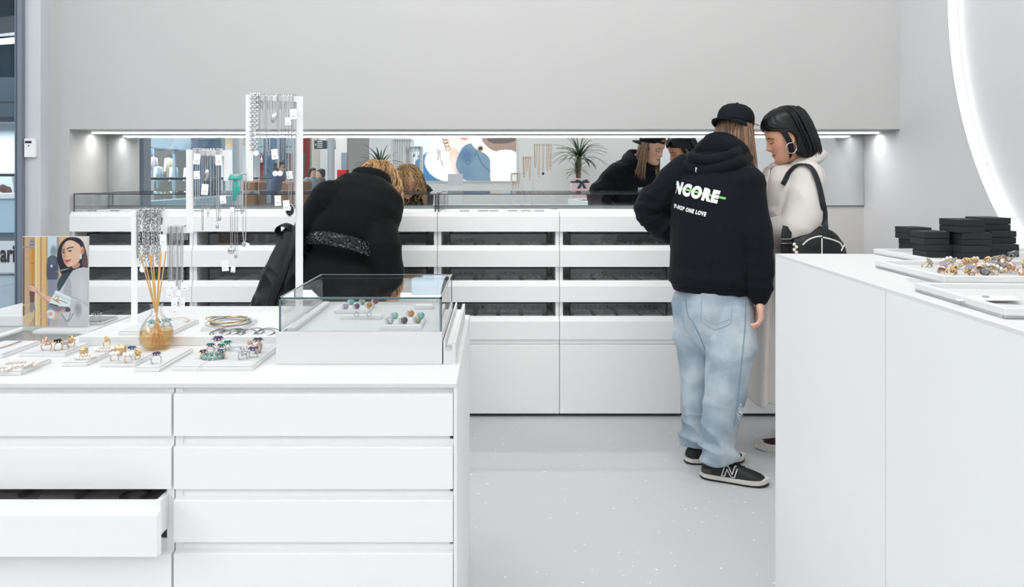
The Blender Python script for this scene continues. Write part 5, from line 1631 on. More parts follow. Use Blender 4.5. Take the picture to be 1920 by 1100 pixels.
for lab, px, y, g, m, r_, gr, rz, st in [
    ('twisted rose gold knot ring, left on the pad below the photo stand', 87, 656, None, M_rose, .013, .013, .4, 'knot'),
    ('gold ring with a tall black oval stone, on the pad below the photo stand', 109, 656, G_BLACK, M_gold, .013, .010, 1.2, 'gem'),
    ('small lilac stone ring between the gold rings below the photo stand', 123, 655, G_LILAC, M_rose, .009, .007, .3, 'gem'),
    ('gold leaf ring at the back of the pad below the photo stand', 133, 650, None, M_gold, .011, .011, 1.0, 'knot'),
    ('thin gold ring leaning on the front small pearl bracelet', 157, 664, None, M_gold, .010, .007, .5, 'wide'),
    ('thin gold ring leaning on the back small pearl bracelet', 200, 648, None, M_gold, .010, .007, .9, 'knot'),
    ('pearl flower ring at the front left of the flower ring pad', 215, 676, None, M_rose, .010, .009, .3, 'flower'),
    ('pearl flower ring at the front middle of the flower ring pad', 240, 678, None, M_rose, .010, .010, .9, 'flower'),
    ('wide pierced gold ring lying on the flower ring pad', 226, 665, None, M_gold, .014, .010, .2, 'wide'),
    ('silver ring with square blue stone on the flower ring pad', 247, 667, G_BLUE, M_silver, .011, .009, .5, 'gem'),
    ('small gold ring at the right end of the flower ring pad', 258, 673, None, M_gold, .009, .008, 1.2, 'knot'),
    ('silver ring with violet centre stone alone on the narrow pad', 293, 681, G_DPURPLE, M_silver, .013, .009, .7, 'gem'),
    ('tall ring with a big dark purple oval stone near the platform', 408, 653, G_DPURPLE, M_silver, .014, .0125, .6, 'gem'),
    ('ring with emerald oval stone on a thin open bangle', 427, 655, G_GREEN, M_silver, .010, .010, 1.2, 'gem'),
    ('dark teal stone ring at the back left of the gem bracelet', 395, 660, G_BLUE, M_rose, .010, .009, .2, 'gem'),
    ('dark green stone ring at the back right of the gem bracelet', 415, 661, G_GREEN, M_rose, .010, .009, -.3, 'gem'),
    ('black stone ring at the left of the gem bracelet', 381, 671, G_BLACK, M_rose, .009, .008, 1.0, 'gem'),
    ('blue stone ring at the right of the gem bracelet', 416, 672, G_BLUE, M_rose, .010, .010, -.4, 'gem'),
    ('round silver bead cluster ring in front of the glass box', 455, 673, None, M_silver, .011, .013, .3, 'knot'),
    ('ring with round violet stone next to the silver bead cluster', 475, 669, G_PURPLE, M_silver, .011, .011, .2, 'gem'),
    ('tall rose gold ring leaning behind the round violet ring', 483, 661, None, M_rose, .015, .009, 1.3, 'wide'),
    ('silver ring with grey oval stone at the corner of the glass box', 483, 653, G_GREY, M_silver, .012, .012, .4, 'gem'),
    ('small rose gold ring left of the grey oval ring', 468, 653, None, M_rose, .009, .007, .8, 'knot')]:
    ring_thing(lab, onpad(px, y, ZP), g, m, r_, gr, rz, st, RG)
BG = 'bracelets lying on the island pads'
bracelet('small pearl bracelet on the front half of the narrow pad', onpad(160, 671, ZP), .022, 0, M_pearl, 16, .0042, group=BG)
bracelet('small pearl bracelet on the back half of the narrow pad', onpad(197, 656, ZP), .022, 0, M_pearl, 16, .0042, group=BG)
bracelet('pearl bracelet at the back of the front left pad', onpad(30, 685, ZP), .030, 0, M_pearl, 18, .0042, group=BG)
bracelet('pearl bracelet cut by the left edge of the picture', onpad(2, 694, ZP), .020, 0, M_pearl, 14, .0042, group=BG)
bracelet('bracelet of pale teal stones among dark rings beside the glass box', onpad(400, 671, ZP), .026, 0, G_AQUA, 12, .0062, group=BG)
bracelet('thin open silver bangle behind the emerald ring', onpad(440, 654, ZP), .026, .0011, M_silver, group=BG)
for i, (a, c) in enumerate(((46, 64), (63, 75))):
    p0 = onpad(a - 4, 692 - 2 * i, ZP); p1 = onpad(c + 2, 681 - i, ZP)
    o = thing('brooch_pin', ['gold pin with pearls nearer the pearl bracelet', 'gold pin with pearls at the right of the front left pad'][i], 'pin', p0)
    obj('needle', MB().tube([p0 + Vector((0, 0, .002)), p1 + Vector((0, 0, .002))], .0013, 6), M_gold, o)
    q = MB()
    for k in range(6): q.ball(p0.lerp(p1, .25 + k * .13) + Vector((0, 0, .005)), .0036, 8)
    obj('pearls', q, M_pearl, o, smooth=True)['kind'] = 'stuff'
p0 = onpad(-6, 655, ZP); p1 = onpad(40, 640, ZP)
o = thing('rose_chain', 'rose gold chain stretched along the pad at the far left edge', 'necklace', p0)
obj('chain', MB().tube(spline([p0 + Vector((0, 0, .002)), p0.lerp(p1, .5) + Vector((.004, 0, .002)), p1 + Vector((0, 0, .002))], 6), .0016, 6), M_rose, o)
obj('clasp', MB().ball(p1 + Vector((0, 0, .002)), .0028, 8), M_rose, o)
tq = onpad(461, 680, ZP)
o = thing('price_card', 'small white price card before the silver bead cluster ring', 'card', tq)
obj('card', MB().bbox(tq.x - .016, tq.x + .014, tq.y - .006, tq.y + .008, ZP, ZP + .001, .0004), M_tag, o)
obj('fold', MB().box(tq.x - .002, tq.x - .001, tq.y - .006, tq.y + .008, ZP + .001, ZP + .0013), M_lacq_grey, o)
# elastic cords round two pads
for lab, px, yf, yb in (('thin cord round the left end of the wide pad', 361, 694.5, 646), ('thin cord lengthwise on the narrow front pad', 292, 696, 653)):
    Y0 = yat(H + .012, yf) - .0005; Y1 = yat(H + .012, yb) + .0; X = xat(px, Y0)
    o = thing('cord', lab, 'cord', (X, Y0, H))
    obj('elastic', MB().tube([(X, Y0 - .002, H + .002), (X, Y0 - .002, H + .0135), (X, Y1 - .002, H + .0135)], .0009, 5), M_lacq_grey, o)
    obj('cord_knot', MB().ball((X, Y0 - .002, H + .006), .002, 6), M_lacq_grey, o)
# on the platform
ZQ = PZ + .0125
for i in range(7):
    bracelet('%s bangle of the stack on the platform pad, %s' % (['lowest', 'second', 'third', 'fourth', 'fifth', 'sixth', 'topmost'][i], 'gold' if i in (2, 5) else 'silver'), Vector((-.842 + .006 * math.sin(i * 2.1), 2.525 + .008 * math.cos(i * 1.7), ZQ + .0022 * i)), .058 + .003 * (i % 3), .0013 + .0004 * (i % 2), M_gold if i in (2, 5) else (M_steel if i % 2 else M_silver), tilt=(R(3 * math.sin(i)), R(4 * math.cos(i * 1.3))), group='stack of bangles on the platform')
for i, (px, rr_) in enumerate(((412, .030), (422, .036), (430, .030), (437, .034), (463, .028), (474, .032), (495, .030), (503, .034))):
    Y = 2.408 + .006 * (i % 3); 
    bracelet('%s of the dark silver cuffs along the platform front edge, counted from the left' % ORDN[i], Vector((xat(px, Y), Y + .004, PZ + .001)), rr_, .0016, M_steel, tilt=(R(9 + 3 * (i % 2)), R(5 * math.sin(i * 2))), group='dark silver cuffs on the platform')
bracelet('pinkish silver bracelet at the back of the turquoise pad', Vector((-1.02, 2.55, ZQ)), .036, .0016, M_rose, tilt=(R(8), 0), sx=1.1, group=BG)
for i in range(3):
    p = Vector((-1.05 + .018 * i, 2.44 + .012 * i, ZQ))
    ring_thing('%s turquoise stone ring from the left, half hidden by the diffuser' % ORDN[i], p, G_TEAL, M_silver, .009, .010, .3 * i, 'gem', RG)

# ---------------- acrylic photo stand
def painted_grid(name, fn, w, h, nx, ny, mtl, parent, place):
    """a flat print: colours evaluated on a fine grid; place(u,v) -> point (u to the right, v downwards, 0..1)"""
    us = np.linspace(0, 1, nx); vs_ = np.linspace(0, 1, ny)
    U, V_ = np.meshgrid(us, vs_)
    col = fn(U.ravel(), V_.ravel())
    verts = [place(u, v) for v in vs_ for u in us]
    fs = [(j * nx + i, (j + 1) * nx + i, (j + 1) * nx + i + 1, j * nx + i + 1) for j in range(ny - 1) for i in range(nx - 1)]
    me = bpy.data.meshes.new(name); me.from_pydata([tuple(v) for v in verts], [], fs); me.update()
    set_col(me, col)
    return obj(name, me, mtl, parent)
class Paint:
    def __init__(s, x, y, bg):
        s.x, s.y = x, y; s.c = np.tile(np.array(lin(bg)), (len(x), 1))
    def put(s, m, rgb, a=1.0):
        m = np.clip(m, 0, 1)[:, None] * a; s.c = s.c * (1 - m) + np.array(lin(rgb)) * m
    def rect(s, x0, x1, y0, y1, rgb, a=1.0): s.put(((s.x >= x0) & (s.x < x1) & (s.y >= y0) & (s.y < y1)).astype(float), rgb, a)
    def poly(s, pts, rgb, a=1.0, smooth=True):
        if smooth and len(pts) > 3: pts = [(p.x, p.y) for p in spline([(q[0], q[1], 0) for q in pts], 4, True)]
        ins = np.zeros(len(s.x), bool); n = len(pts)
        for i in range(n):
            (x0, y0), (x1, y1) = pts[i], pts[(i + 1) % n]
            if y0 == y1: continue
            c = (y0 > s.y) != (y1 > s.y)
            ins ^= c & (s.x < (x1 - x0) * (s.y - y0) / (y1 - y0) + x0)
        s.put(ins.astype(float), rgb, a)
    def ell(s, cx, cy, rx, ry, rgb, a=1.0, soft=.15, rot=0.0):
        c_, n_ = math.cos(rot), math.sin(rot); X = (s.x - cx) * c_ + (s.y - cy) * n_; Y = -(s.x - cx) * n_ + (s.y - cy) * c_
        d = np.hypot(X / rx, Y / ry); s.put(1 - ss(1 - soft, 1 + soft, d), rgb, a)
    def ring(s, cx, cy, r, w, rgb, a=1.0, ry=None):
        d = np.hypot((s.x - cx), (s.y - cy) * r / (ry or r)); s.put((np.abs(d - r) < w).astype(float), rgb, a)
    def line(s, pts, w, rgb, a=1.0, smooth=True):
        if smooth and len(pts) > 2: pts = [(p.x, p.y) for p in spline([(q[0], q[1], 0) for q in pts], 5)]
        m = np.zeros(len(s.x))
        for (x0, y0), (x1, y1) in zip(pts[:-1], pts[1:]):
            dx, dy = x1 - x0, y1 - y0; L_ = dx * dx + dy * dy + 1e-9
            t = np.clip(((s.x - x0) * dx + (s.y - y0) * dy) / L_, 0, 1)
            m = np.maximum(m, 1 - ss(w * .8, w * 1.15, np.hypot(s.x - x0 - t * dx, s.y - y0 - t * dy)))
        s.put(m, rgb, a)
def photo_print(u, v):
    p = Paint(62 + u * 680, 78 + v * 922, (216, 172, 122))
    for x0, x1, c in ((62, 78, (112, 78, 62)), (78, 135, (196, 158, 128)), (135, 190, (188, 150, 116)), (190, 206, (232, 208, 172)), (206, 246, (224, 184, 128)), (246, 256, (132, 88, 58)), (256, 302, (218, 172, 118)), (302, 322, (196, 148, 96)), (322, 418, (196, 206, 216)), (418, 442, (152, 134, 142)), (442, 545, (214, 168, 124)), (545, 742, (222, 202, 200))):
        p.rect(x0, x1, 78, 1000, c)
    p.poly([(322, 300), (418, 290), (420, 520), (322, 540)], (78, 82, 100)); p.rect(322, 418, 520, 1000, (138, 134, 150))
    p.ell(385, 225, 35, 55, (110, 122, 118), .8, .5); p.ell(362, 378, 12, 16, (210, 214, 220)); p.ell(370, 330, 40, 40, (96, 100, 118), .7, .5)
    p.poly([(62, 900), (150, 850), (185, 790), (190, 880), (110, 1000), (62, 1000)], (212, 178, 142)); p.rect(185, 190, 800, 1000, (150, 110, 80))
    # long turned handle
    p.rect(62, 135, 174, 190, (150, 140, 158)); p.rect(62, 135, 772, 790, (206, 168, 120))
    p.poly([(148, 95), (170, 95), (182, 130), (178, 205), (135, 205), (134, 130)], (150, 142, 156)); p.rect(138, 178, 118, 126, (90, 84, 98)); p.rect(134, 180, 150, 160, (100, 92, 108))
    p.poly([(136, 205), (178, 205), (184, 400), (168, 585), (148, 585), (132, 400)], (202, 134, 52)); p.rect(132, 184, 348, 355, (140, 84, 34)); p.line([(146, 215), (142, 400), (152, 570)], 5, (226, 166, 84), .8)
    p.poly([(135, 585), (186, 585), (184, 700), (176, 760), (142, 760), (134, 690)], (112, 66, 62)); p.poly([(140, 760), (178, 760), (184, 810), (168, 850), (156, 862), (142, 846), (134, 800)], (138, 122, 138))
    # hair, face
    p.poly([(548, 82), (490, 108), (446, 165), (424, 240), (420, 320), (440, 380), (470, 470), (540, 470), (620, 410), (735, 402), (738, 300), (716, 200), (690, 130), (640, 88)], (38, 28, 34))
    p.poly([(690, 140), (716, 200), (738, 300), (735, 395), (690, 395), (682, 300), (700, 220)], (96, 70, 78))
    p.poly([(640, 340), (660, 372), (620, 400), (575, 395), (600, 350)], (196, 138, 118))
    p.poly([(520, 122), (484, 165), (468, 225), (472, 275), (486, 320), (504, 358), (528, 383), (558, 385), (605, 366), (648, 330), (676, 275), (690, 225), (668, 192), (655, 160), (610, 128), (565, 112)], (228, 178, 154))
    p.poly([(500, 145), (470, 220), (474, 280), (492, 330), (520, 372), (524, 330), (506, 290), (508, 240), (506, 190)], (188, 134, 114), .75)
    p.ell(612, 282, 32, 34, (238, 186, 162), .6, .8); p.ell(560, 170, 45, 30, (238, 194, 170), .6, .8)
    p.ell(682, 218, 18, 40, (222, 158, 132)); p.ell(684, 222, 9, 26, (188, 120, 100), .8); p.ell(668, 282, 9, 24, (240, 236, 232))
    p.line([(524, 204), (550, 188), (586, 184)], 6.5, (46, 30, 30)); p.line([(478, 218), (496, 206)], 5.5, (46, 30, 30))
    p.ell(552, 222, 20, 9, (44, 28, 30)); p.ell(541, 223, 4, 3, (214, 200, 196), .7); p.ell(486, 238, 14, 8, (44, 28, 30))
    p.line([(512, 225), (504, 268), (512, 284), (530, 284)], 4, (180, 122, 102), .8); p.poly([(500, 325), (520, 312), (545, 314), (568, 308), (552, 332), (522, 344)], (186, 92, 96)); p.line([(502, 326), (540, 322), (566, 309)], 2.5, (120, 50, 56))
    # coat
    p.poly([(640, 402), (585, 425), (545, 480), (500, 560), (440, 640), (430, 720), (480, 800), (470, 880), (420, 900), (400, 1000), (745, 1000), (745, 400), (700, 392)], (196, 190, 196), smooth=False)
    p.poly([(470, 470), (545, 440), (580, 428), (540, 490), (490, 570), (436, 640), (424, 560)], (52, 62, 74)); p.poly([(392, 440), (470, 415), (560, 400), (470, 430)], (140, 150, 152))
    p.poly([(545, 490), (570, 600), (560, 720), (480, 690), (500, 590)], (168, 160, 166), .8); p.line([(568, 700), (640, 722), (742, 790)], 4, (152, 146, 152)); p.ell(640, 830, 38, 70, (136, 130, 136), .8, .6); p.ell(690, 640, 50, 120, (208, 203, 208), .7, .8)
    p.poly([(420, 880), (470, 860), (500, 930), (540, 990), (430, 1000), (400, 950)], (178, 172, 178)); p.line([(470, 880), (530, 950), (590, 870)], 6, (128, 124, 130)); p.line([(560, 860), (540, 930), (510, 960)], 5, (140, 134, 140))
    p.poly([(350, 930), (420, 900), (420, 1000), (350, 1000)], (176, 166, 166))
    # arm and hand on the handle
    p.poly([(118, 600), (128, 584), (165, 580), (205, 600), (240, 640), (300, 680), (362, 704), (330, 752), (270, 716), (225, 690), (190, 650), (130, 632)], (226, 172, 154)); p.line([(205, 640), (262, 700), (325, 748)], 6, (184, 126, 112), .8); p.line([(276, 664), (290, 684)], 5, (230, 206, 140))
    for q in range(3): p.line([(124, 600 + q * 12), (158, 596 + q * 12)], 3, (196, 138, 120))
    # white box with letter
    p.poly([(405, 628), (568, 706), (548, 812), (335, 766)], (236, 238, 242), smooth=False); p.poly([(395, 655), (560, 730), (556, 752), (385, 672)], (206, 210, 218), smooth=False); p.poly([(345, 762), (430, 785), (425, 800), (335, 775)], (60, 60, 70), smooth=False)
    p.line([(378, 718), (440, 758)], 6, (176, 116, 70), smooth=False); p.line([(396, 700), (424, 690), (434, 710), (412, 728)], 4.5, (176, 116, 70)); p.line([(414, 728), (460, 738)], 5, (176, 116, 70), smooth=False)
    p.line([(470, 740), (526, 762)], 6, (150, 156, 172), smooth=False)
    p.poly([(330, 790), (440, 800), (540, 800), (556, 850), (470, 850), (400, 830)], (128, 118, 126)); p.ell(490, 838, 38, 16, (206, 140, 132)); p.ell(530, 830, 26, 22, (70, 64, 74))
    p.poly([(340, 850), (420, 850), (425, 900), (380, 930), (330, 900)], (216, 164, 148)); p.ring(352, 875, 34, 12, (218, 218, 222)); p.ell(290, 890, 40, 40, (214, 160, 132), .9, .4)
    return np.clip(p.c * 1.3, 0, 1)
M_print = mat('photo_print', (255, 255, 255), .3, attr=True, coat=.3)
Yp = 2.60
fx0, fx1 = xat(43, Yp), xat(165, Yp); fz1, fz0 = 1.4 - (444 - VY) / F * Yp, 1.4 - (611 - VY) / F * Yp
o = thing('photo_stand', 'clear acrylic stand with a photo of a smiling person by a wooden door', 'photo stand', ((fx0 + fx1) / 2, Yp, H))
obj('back_plate', MB().bbox(fx0 - .002, fx1 + .002, Yp + .001, Yp + .005, H, fz1 + .002, .0008), M_top, o)
obj('base_plate', MB().bbox(fx0 - .006, fx1 + .010, 2.405, Yp + .03, H, H + .006, .001), M_acrylic, o)
painted_grid('photo', photo_print, 1, 1, 172, 232, M_print, o, lambda u, v: Vector((fx0 + u * (fx1 - fx0), Yp - .0006, fz1 + v * (fz0 - fz1))))
obj('front_plate', MB().bbox(fx0 - .002, fx1 + .002, Yp - .005, Yp - .002, H + .006, fz1 + .002, .0008), M_glass, o)

# ---------------- glass box (vitrine) at the right end of the island
CX0, CX1, CY0, CY1, CZ = -.588, -.144, 2.137, 2.655, .987
o = thing('display_box', 'white box under the glass hood on the right end of the island', 'display case', ((CX0 + CX1) / 2, CY0, H))
cb_ = MB()
obj('front_panel', MB().bbox(CX0, CX1, CY0, CY0 + .012, H, CZ, .0012), M_top, o)
obj('back_panel', MB().bbox(CX0, CX1, CY1 - .012, CY1, H, CZ, .0012), M_top, o)
for x0, x1 in ((CX0, CX0 + .012), (CX1 - .012, CX1)): obj('side_panel', MB().bbox(x0, x1, CY0 + .012, CY1 - .012, H, CZ, .0012), M_top, o)
obj('felt_floor', MB().box(CX0 + .012, CX1 - .012, CY0 + .012, CY1 - .012, CZ - .020, CZ - .008), M_felt, o)
obj('inner_rail', MB().bbox(CX0 + .022, CX0 + .042, CY0 + .03, CY1 - .03, CZ - .008, CZ + .006, .002), M_top, o)
glass_case('glass_hood', 'clear glass hood over coloured rings on the right end of the island', CX0 + .010, CX1 - .003, CY0 + .004, CY1 - .006, CZ, 1.078, (), .006, M_gedge)
o = thing('white_tray', 'white U shaped tray standing along the right side of the vitrine', 'tray', (-.118, 2.45, H))
obj('tray_channel', MB().prism([(-.141, H), (-.141, .962), (-.136, .962), (-.136, .935), (-.117, .935), (-.117, .957), (-.108, .957), (-.108, H)], 2.139, 2.80, 'xz'), M_top, o)
obj('tray_lip', MB().bbox(-.1355, -.1175, 2.20, 2.78, .935, .941, .001), M_lacq, o)
ZF = CZ - .008
def cpad(label, L, R_, yf, yb, t=.012):
    Y0 = yat(ZF, yf); Y1 = yat(ZF + t, yb); return pad('ring_pad', label, xat(L, Y0), xat(R_, Y0), Y0, Y1, ZF, t, M_top, 'ring pads in the vitrine')
cpad('white ring pad at the back left inside the vitrine with coloured rings', 626, 690, 588, 567)
cpad('white ring pad in the middle of the vitrine with two thin silver rings', 638, 716, 599, 588)
cpad('white ring pad at the front right inside the vitrine with six coloured rings', 710, 790, 619, 592)
cpad('small white block at the back right inside the vitrine', 776, 812, 580, 569, .012)
VG = 'rings inside the vitrine'
for lab, px, y, g, sz in [('pale lilac ball ring, front left on the back pad of the vitrine', 646, 579, G_LILAC, 1), ('pink violet ball ring, front middle on the back pad of the vitrine', 667, 579, G_PURPLE, 1), ('amber ball ring, front right on the back pad of the vitrine', 690, 577, G_ORANGE, 1), ('teal ball ring, behind on the back pad of the vitrine', 657, 571, G_TEAL, 1), ('champagne ball ring, behind on the back pad of the vitrine', 678, 571, G_OLIVE, 1), ('garnet ball ring, at the far right of the back pad of the vitrine', 702, 570, G_RED, 1),
    ('clear ball ring, front left on the right pad of the vitrine', 729, 606, G_CLEAR, 1.15), ('smoky grey ball ring, front middle on the right pad of the vitrine', 755, 606, G_GREY, 1.15), ('pale green ball ring, front right on the right pad of the vitrine', 781, 605, G_OLIVE, 1.15), ('mint ball ring, back left on the right pad of the vitrine', 738, 597, G_AQUA, 1.1), ('amber ball ring, back middle on the right pad of the vitrine', 768, 593, G_ORANGE, 1.1), ('bright aqua ball ring, back right on the right pad of the vitrine', 787, 597, G_TEAL, 1.1)]:
    p = onpad(px, y, ZF + .0125)
    o = thing('ring', lab, 'ring', p, group=VG)
    ax = Euler((R(62), 0, R(25))).to_matrix()
    obj('band', MB().torus((0, 0, .008), .0075 * sz, .0028, 16, 8, ax), G_CLEAR, o, smooth=True, world=False)
    obj('stone', MB().lathe([(.003, -.007), (.0075, -.004), (.0085, 0), (.0075, .004), (.004, .0065)], 12, Vector((.005, -.002, .0095)), ax @ Matrix.Diagonal((sz, sz, sz))), g, o, world=False)
for i, px in enumerate((668, 692)):
    ring_thing('thin silver ring at the %s of the middle vitrine pad' % ['left', 'right'][i], onpad(px, 592, ZF + .0125), G_CLEAR, M_silver, .006, .004, .4 * i, 'gem', VG)

# ---------------- pads in the open drawer
zd = .5138 + .056
for i, (a, c, y0, y1) in enumerate(((-80, 30, 1.90, 2.03), (4, 66, 2.05, 2.20), (102, 168, 2.04, 2.19), (70, 160, 1.90, 2.02), (184, 268, 1.89, 2.16))):
    yy = (y0 + y1) / 2
    pad('drawer_pad', ['grey pad at the front left of the open drawer', 'grey pad with a gold bundle at the left of the open drawer', 'grey pad in the middle back of the open drawer', 'grey pad in the middle front of the open drawer', 'wide grey pad at the right of the open drawer with a coiled necklace'][i], xat(a, yy), xat(c, yy), y0, y1, zd, .018, M_felt_grey, 'pads in the open drawer', M_felt_grey)
def heap(label, p, m, n=14, s=.018, name='necklace'):
    o = thing(name, label, 'necklace', p)
    c = MB(); pts = []
    for k in range(n): pts.append(p + Vector((random.gauss(0, s), random.gauss(0, s * .7), .003 + random.random() * .014)))
    c.tube(spline(pts, 6), .0016, 5); obj('chain', c, m, o, smooth=True)
    obj('clasp', MB().ball(pts[0], .003, 8), m, o)
zt = zd + .0185
heap('heap of gold chain on the left pad of the open drawer', Vector((xat(57, 2.10), 2.10, zt)), M_gold, 22)
heap('gold chain bundle on the middle back pad of the open drawer', Vector((xat(165, 2.12), 2.12, zt)), M_gold, 20)
heap('gold chain on the middle front pad of the open drawer', Vector((xat(120, 1.96), 1.96, zt)), M_gold, 16)
for i in range(3): bracelet('%s coil of the steel necklace on the right pad of the open drawer' % ['outer', 'middle', 'inner'][i], Vector((xat(252, 2.03), 2.04, zt + .001 * i)), .034 - .006 * i, .0011, M_steel, sx=1.15, tilt=(R(2 * i), 0), group='steel coils in the open drawer', cat='necklace', name='coiled_necklace')

# ---------------- pads and small pieces in the glazed drawers of the mirror wall
M_piece = mat('bright_silver', (225, 226, 228), .25, metal=.8)
ROWN = {1: 'top', 2: 'middle', 3: 'bottom'}
pm = None; TINY = {}
for (k, j, x0, x1, y0, y1, zf) in TRAYS:
    if k == 5: continue
    nP = 4; wd = (x1 - x0) / nP
    for q in range(nP):
        a = x0 + q * wd + .012; c = x0 + (q + 1) * wd - .012
        nr = 2 if (j == 3 or (q + k) % 2) else 1
        for rrow in range(nr):
            ya = y0 + .01 + rrow * (.17); yb_ = ya + (.15 if nr == 2 else .26)
            lab = '%s grey pad from left%s, %s glass drawer of the %s wall cabinet' % (ORDN[q], '' if nr == 1 else (', front row' if rrow == 0 else ', back row'), ROWN[j], ORD[k])
            pad('drawer_pad', lab, a, c, ya, yb_, zf, .016, M_felt, 'grey pads in the wall cabinet drawers', M_felt)
            if k >= 3 or (q + j) % 2 == 0:
                for t in range(3 if k >= 3 else 1):
                    p = Vector((a + (c - a) * (.2 + .3 * t) + random.uniform(-.01, .01), ya + random.uniform(.03, .08), zf + .0165))
                    glab = 'tiny'
                    if pm is None:
                        o = ring_thing(glab, p, G_CLEAR, M_piece, .007, .006, .5, 'gem', 'tiny rings in the %s drawer, %s wall cabinet' % (ROWN[j], ORD[k])); pm = o
                    else:
                        o = dup(pm, p, random.uniform(0, 3), glab, 'tiny rings in the %s drawer, %s wall cabinet' % (ROWN[j], ORD[k]))
                    TINY.setdefault((k, j), []).append(o)
BIG = ORDN + ['thirteenth', 'fourteenth', 'fifteenth', 'sixteenth', 'seventeenth', 'eighteenth', 'nineteenth', 'twentieth', 'twenty-first', 'twenty-second', 'twenty-third', 'twenty-fourth', 'twenty-fifth', 'twenty-sixth']
for (k, j), L_ in TINY.items():
    for q, o in enumerate(sorted(L_, key=lambda o: o.location.x)):
        o['label'] = '%s tiny silver ring from the left, %s glass drawer of the %s wall cabinet' % (BIG[q], ROWN[j], ORD[k])
# small bangles on the floor of the long right glass case
for i, px in enumerate((870, 905, 925, 960, 985, 1010)):
    bracelet('%s small silver bangle from the left lying inside the right long glass case' % ORDN[i], Vector((xat(px, 4.74), 4.735, ZG0 + .002)), .020, .0022, M_steel, sx=1.3, k=20, group='bangles in the right long glass case')
for i, px in enumerate((172, 215, 300, 372, 450)):
    bracelet('%s small silver bangle from the left lying inside the left long glass case' % ORDN[i], Vector((xat(px, 4.74), 4.74, ZG0 + .002)), .018, .0022, M_steel, sx=1.3, k=20, group='bangles in the left long glass case')

# ---------------- right counter: trays, boxes, jewellery heap
def ctray(label, x0, x1, y0, y1, z, t, fm, rim=True, rz=0.0, name='white_tray'):
    c = Vector(((x0 + x1) / 2, (y0 + y1) / 2, z))
    o = thing(name, label, 'tray', c, rz)
    hx, hy = (x1 - x0) / 2, (y1 - y0) / 2
    obj('tray_floor', MB().bbox(-hx, hx, -hy, hy, 0, t * (.45 if rim else 1), .002), fm, o, world=False)
    if rim:
        for a in ((-hx, hx, -hy, -hy + .012), (-hx, hx, hy - .012, hy), (-hx, -hx + .012, -hy + .012, hy - .012), (hx - .012, hx, -hy + .012, hy - .012)):
            obj('tray_rim', MB().bbox(*a, 0, t, .002), M_top, o, world=False)
    return o
ctray('white rimmed tray under the stacks of black boxes', 1.235, 2.02, 2.225, 2.62, HR, .018, M_top, True, R(3))
ctray('white rimmed tray heaped with gold and pearl jewellery', 1.04, 1.92, 1.835, 2.195, HR, .022, M_felt, True, R(-1.5))
ctray('thick padded white tray near the counter edge with a folded card', .905, 1.62, 1.385, 1.73, HR, .020, M_felt, True, R(-3.5))
o = thing('plastic_bag', 'flat clear plastic bag between the two jewellery trays', 'bag', (1.0, 1.88, HR))
vs = []; fs = []
for j in range(7):
    for i in range(13):
        vs.append(Vector((.985 + i * .012 + .004 * math.sin(j), 1.76 + j * .028 + i * .004, HR + .002 + .006 * random.random())))
for j in range(6):
    for i in range(12): fs.append((j * 13 + i, j * 13 + i + 1, (j + 1) * 13 + i + 1, (j + 1) * 13 + i))
obj('film', MB().add(vs, fs), glass_mat('thin_film', (.97, .97, .97), .06, .5), o, smooth=True)
obj('seal', MB().tube([vs[i] + Vector((0, 0, .001)) for i in range(13)], .0012, 4), M_tag, o)
cq_ = Vector((.955, 1.56, HR + .0105))
o = thing('folded_card', 'white folded card with a small printed logo on the padded tray', 'card', cq_, R(-18))
obj('card', MB().tri((-.055, -.035, .0), (.05, -.035, .006), (.055, .03, .006), (-.05, .03, .0)).tri((-.055, -.035, .001), (-.05, .03, .001), (.055, .03, .007), (.05, -.035, .007)), M_tag, o, world=False)
obj('logo', MB().torus((.0, .0, .0065), .006, .0012, 12, 4), mat('grey_print', (160, 160, 160), .7), o, world=False)
M_box = mat('black_card_box', (30, 33, 35), .75, noise=(200, .15))
BOXES = [('leftmost black jewellery box, upper of its stack', 1681, 1708, 427, 452, 2.60, .085), ('leftmost black jewellery box, lower of its stack', 1688, 1713, 450, 470, 2.60, .085), ('black jewellery box on top of the second stack from the left', 1734, 1776, 433, 456, 2.40, .088), ('black jewellery box at the bottom of the second stack from the left', 1739, 1776, 456, 482, 2.40, .088),
    ('black jewellery box on top of the front tall stack', 1795, 1845, 415, 441, 2.36, .095), ('black jewellery box in the middle of the front tall stack', 1806, 1860, 440, 465, 2.36, .095), ('black jewellery box at the bottom of the front tall stack', 1804, 1856, 462, 484, 2.35, .095), ('black jewellery box on top of the right back stack', 1846, 1895, 414, 438, 2.46, .10), ('black jewellery box in the middle of the right back stack', 1860, 1902, 439, 463, 2.44, .10), ('black jewellery box at the bottom of the right back stack', 1857, 1911, 464, 484, 2.42, .10)]
zlev = {}
for lab, a, c, y0, y1, Y, dp in BOXES:
    lv = {0: 0, 1: 1, 2: 2}
    hgt = .0385
    level = 0 if ('bottom' in lab or 'lower' in lab) else (1 if ('middle' in lab or 'upper' in lab or 'second' in lab) else 2)
    z0 = HR + .0085 + level * (hgt + .0004)
    w_ = max(.075, (c - a) / F * Y)
    if 'leftmost' in lab: xx0 = xat(a + 22, Y)
    else: xx0 = xat(a, Y)
    o = thing('jewellery_box', lab, 'box', (xx0 + w_ / 2, Y + dp / 2, z0), R(random.uniform(-3, 3)), 'black jewellery boxes')
    hx, hy = w_ / 2, dp / 2
    obj('box_base', MB().bbox(-hx, hx, -hy, hy, 0, hgt * .5 - .0008, .001), M_box, o, world=False)
    obj('lid', MB().bbox(-hx - .0005, hx + .0005, -hy - .0005, hy + .0005, hgt * .5, hgt, .0012), M_box, o, world=False)
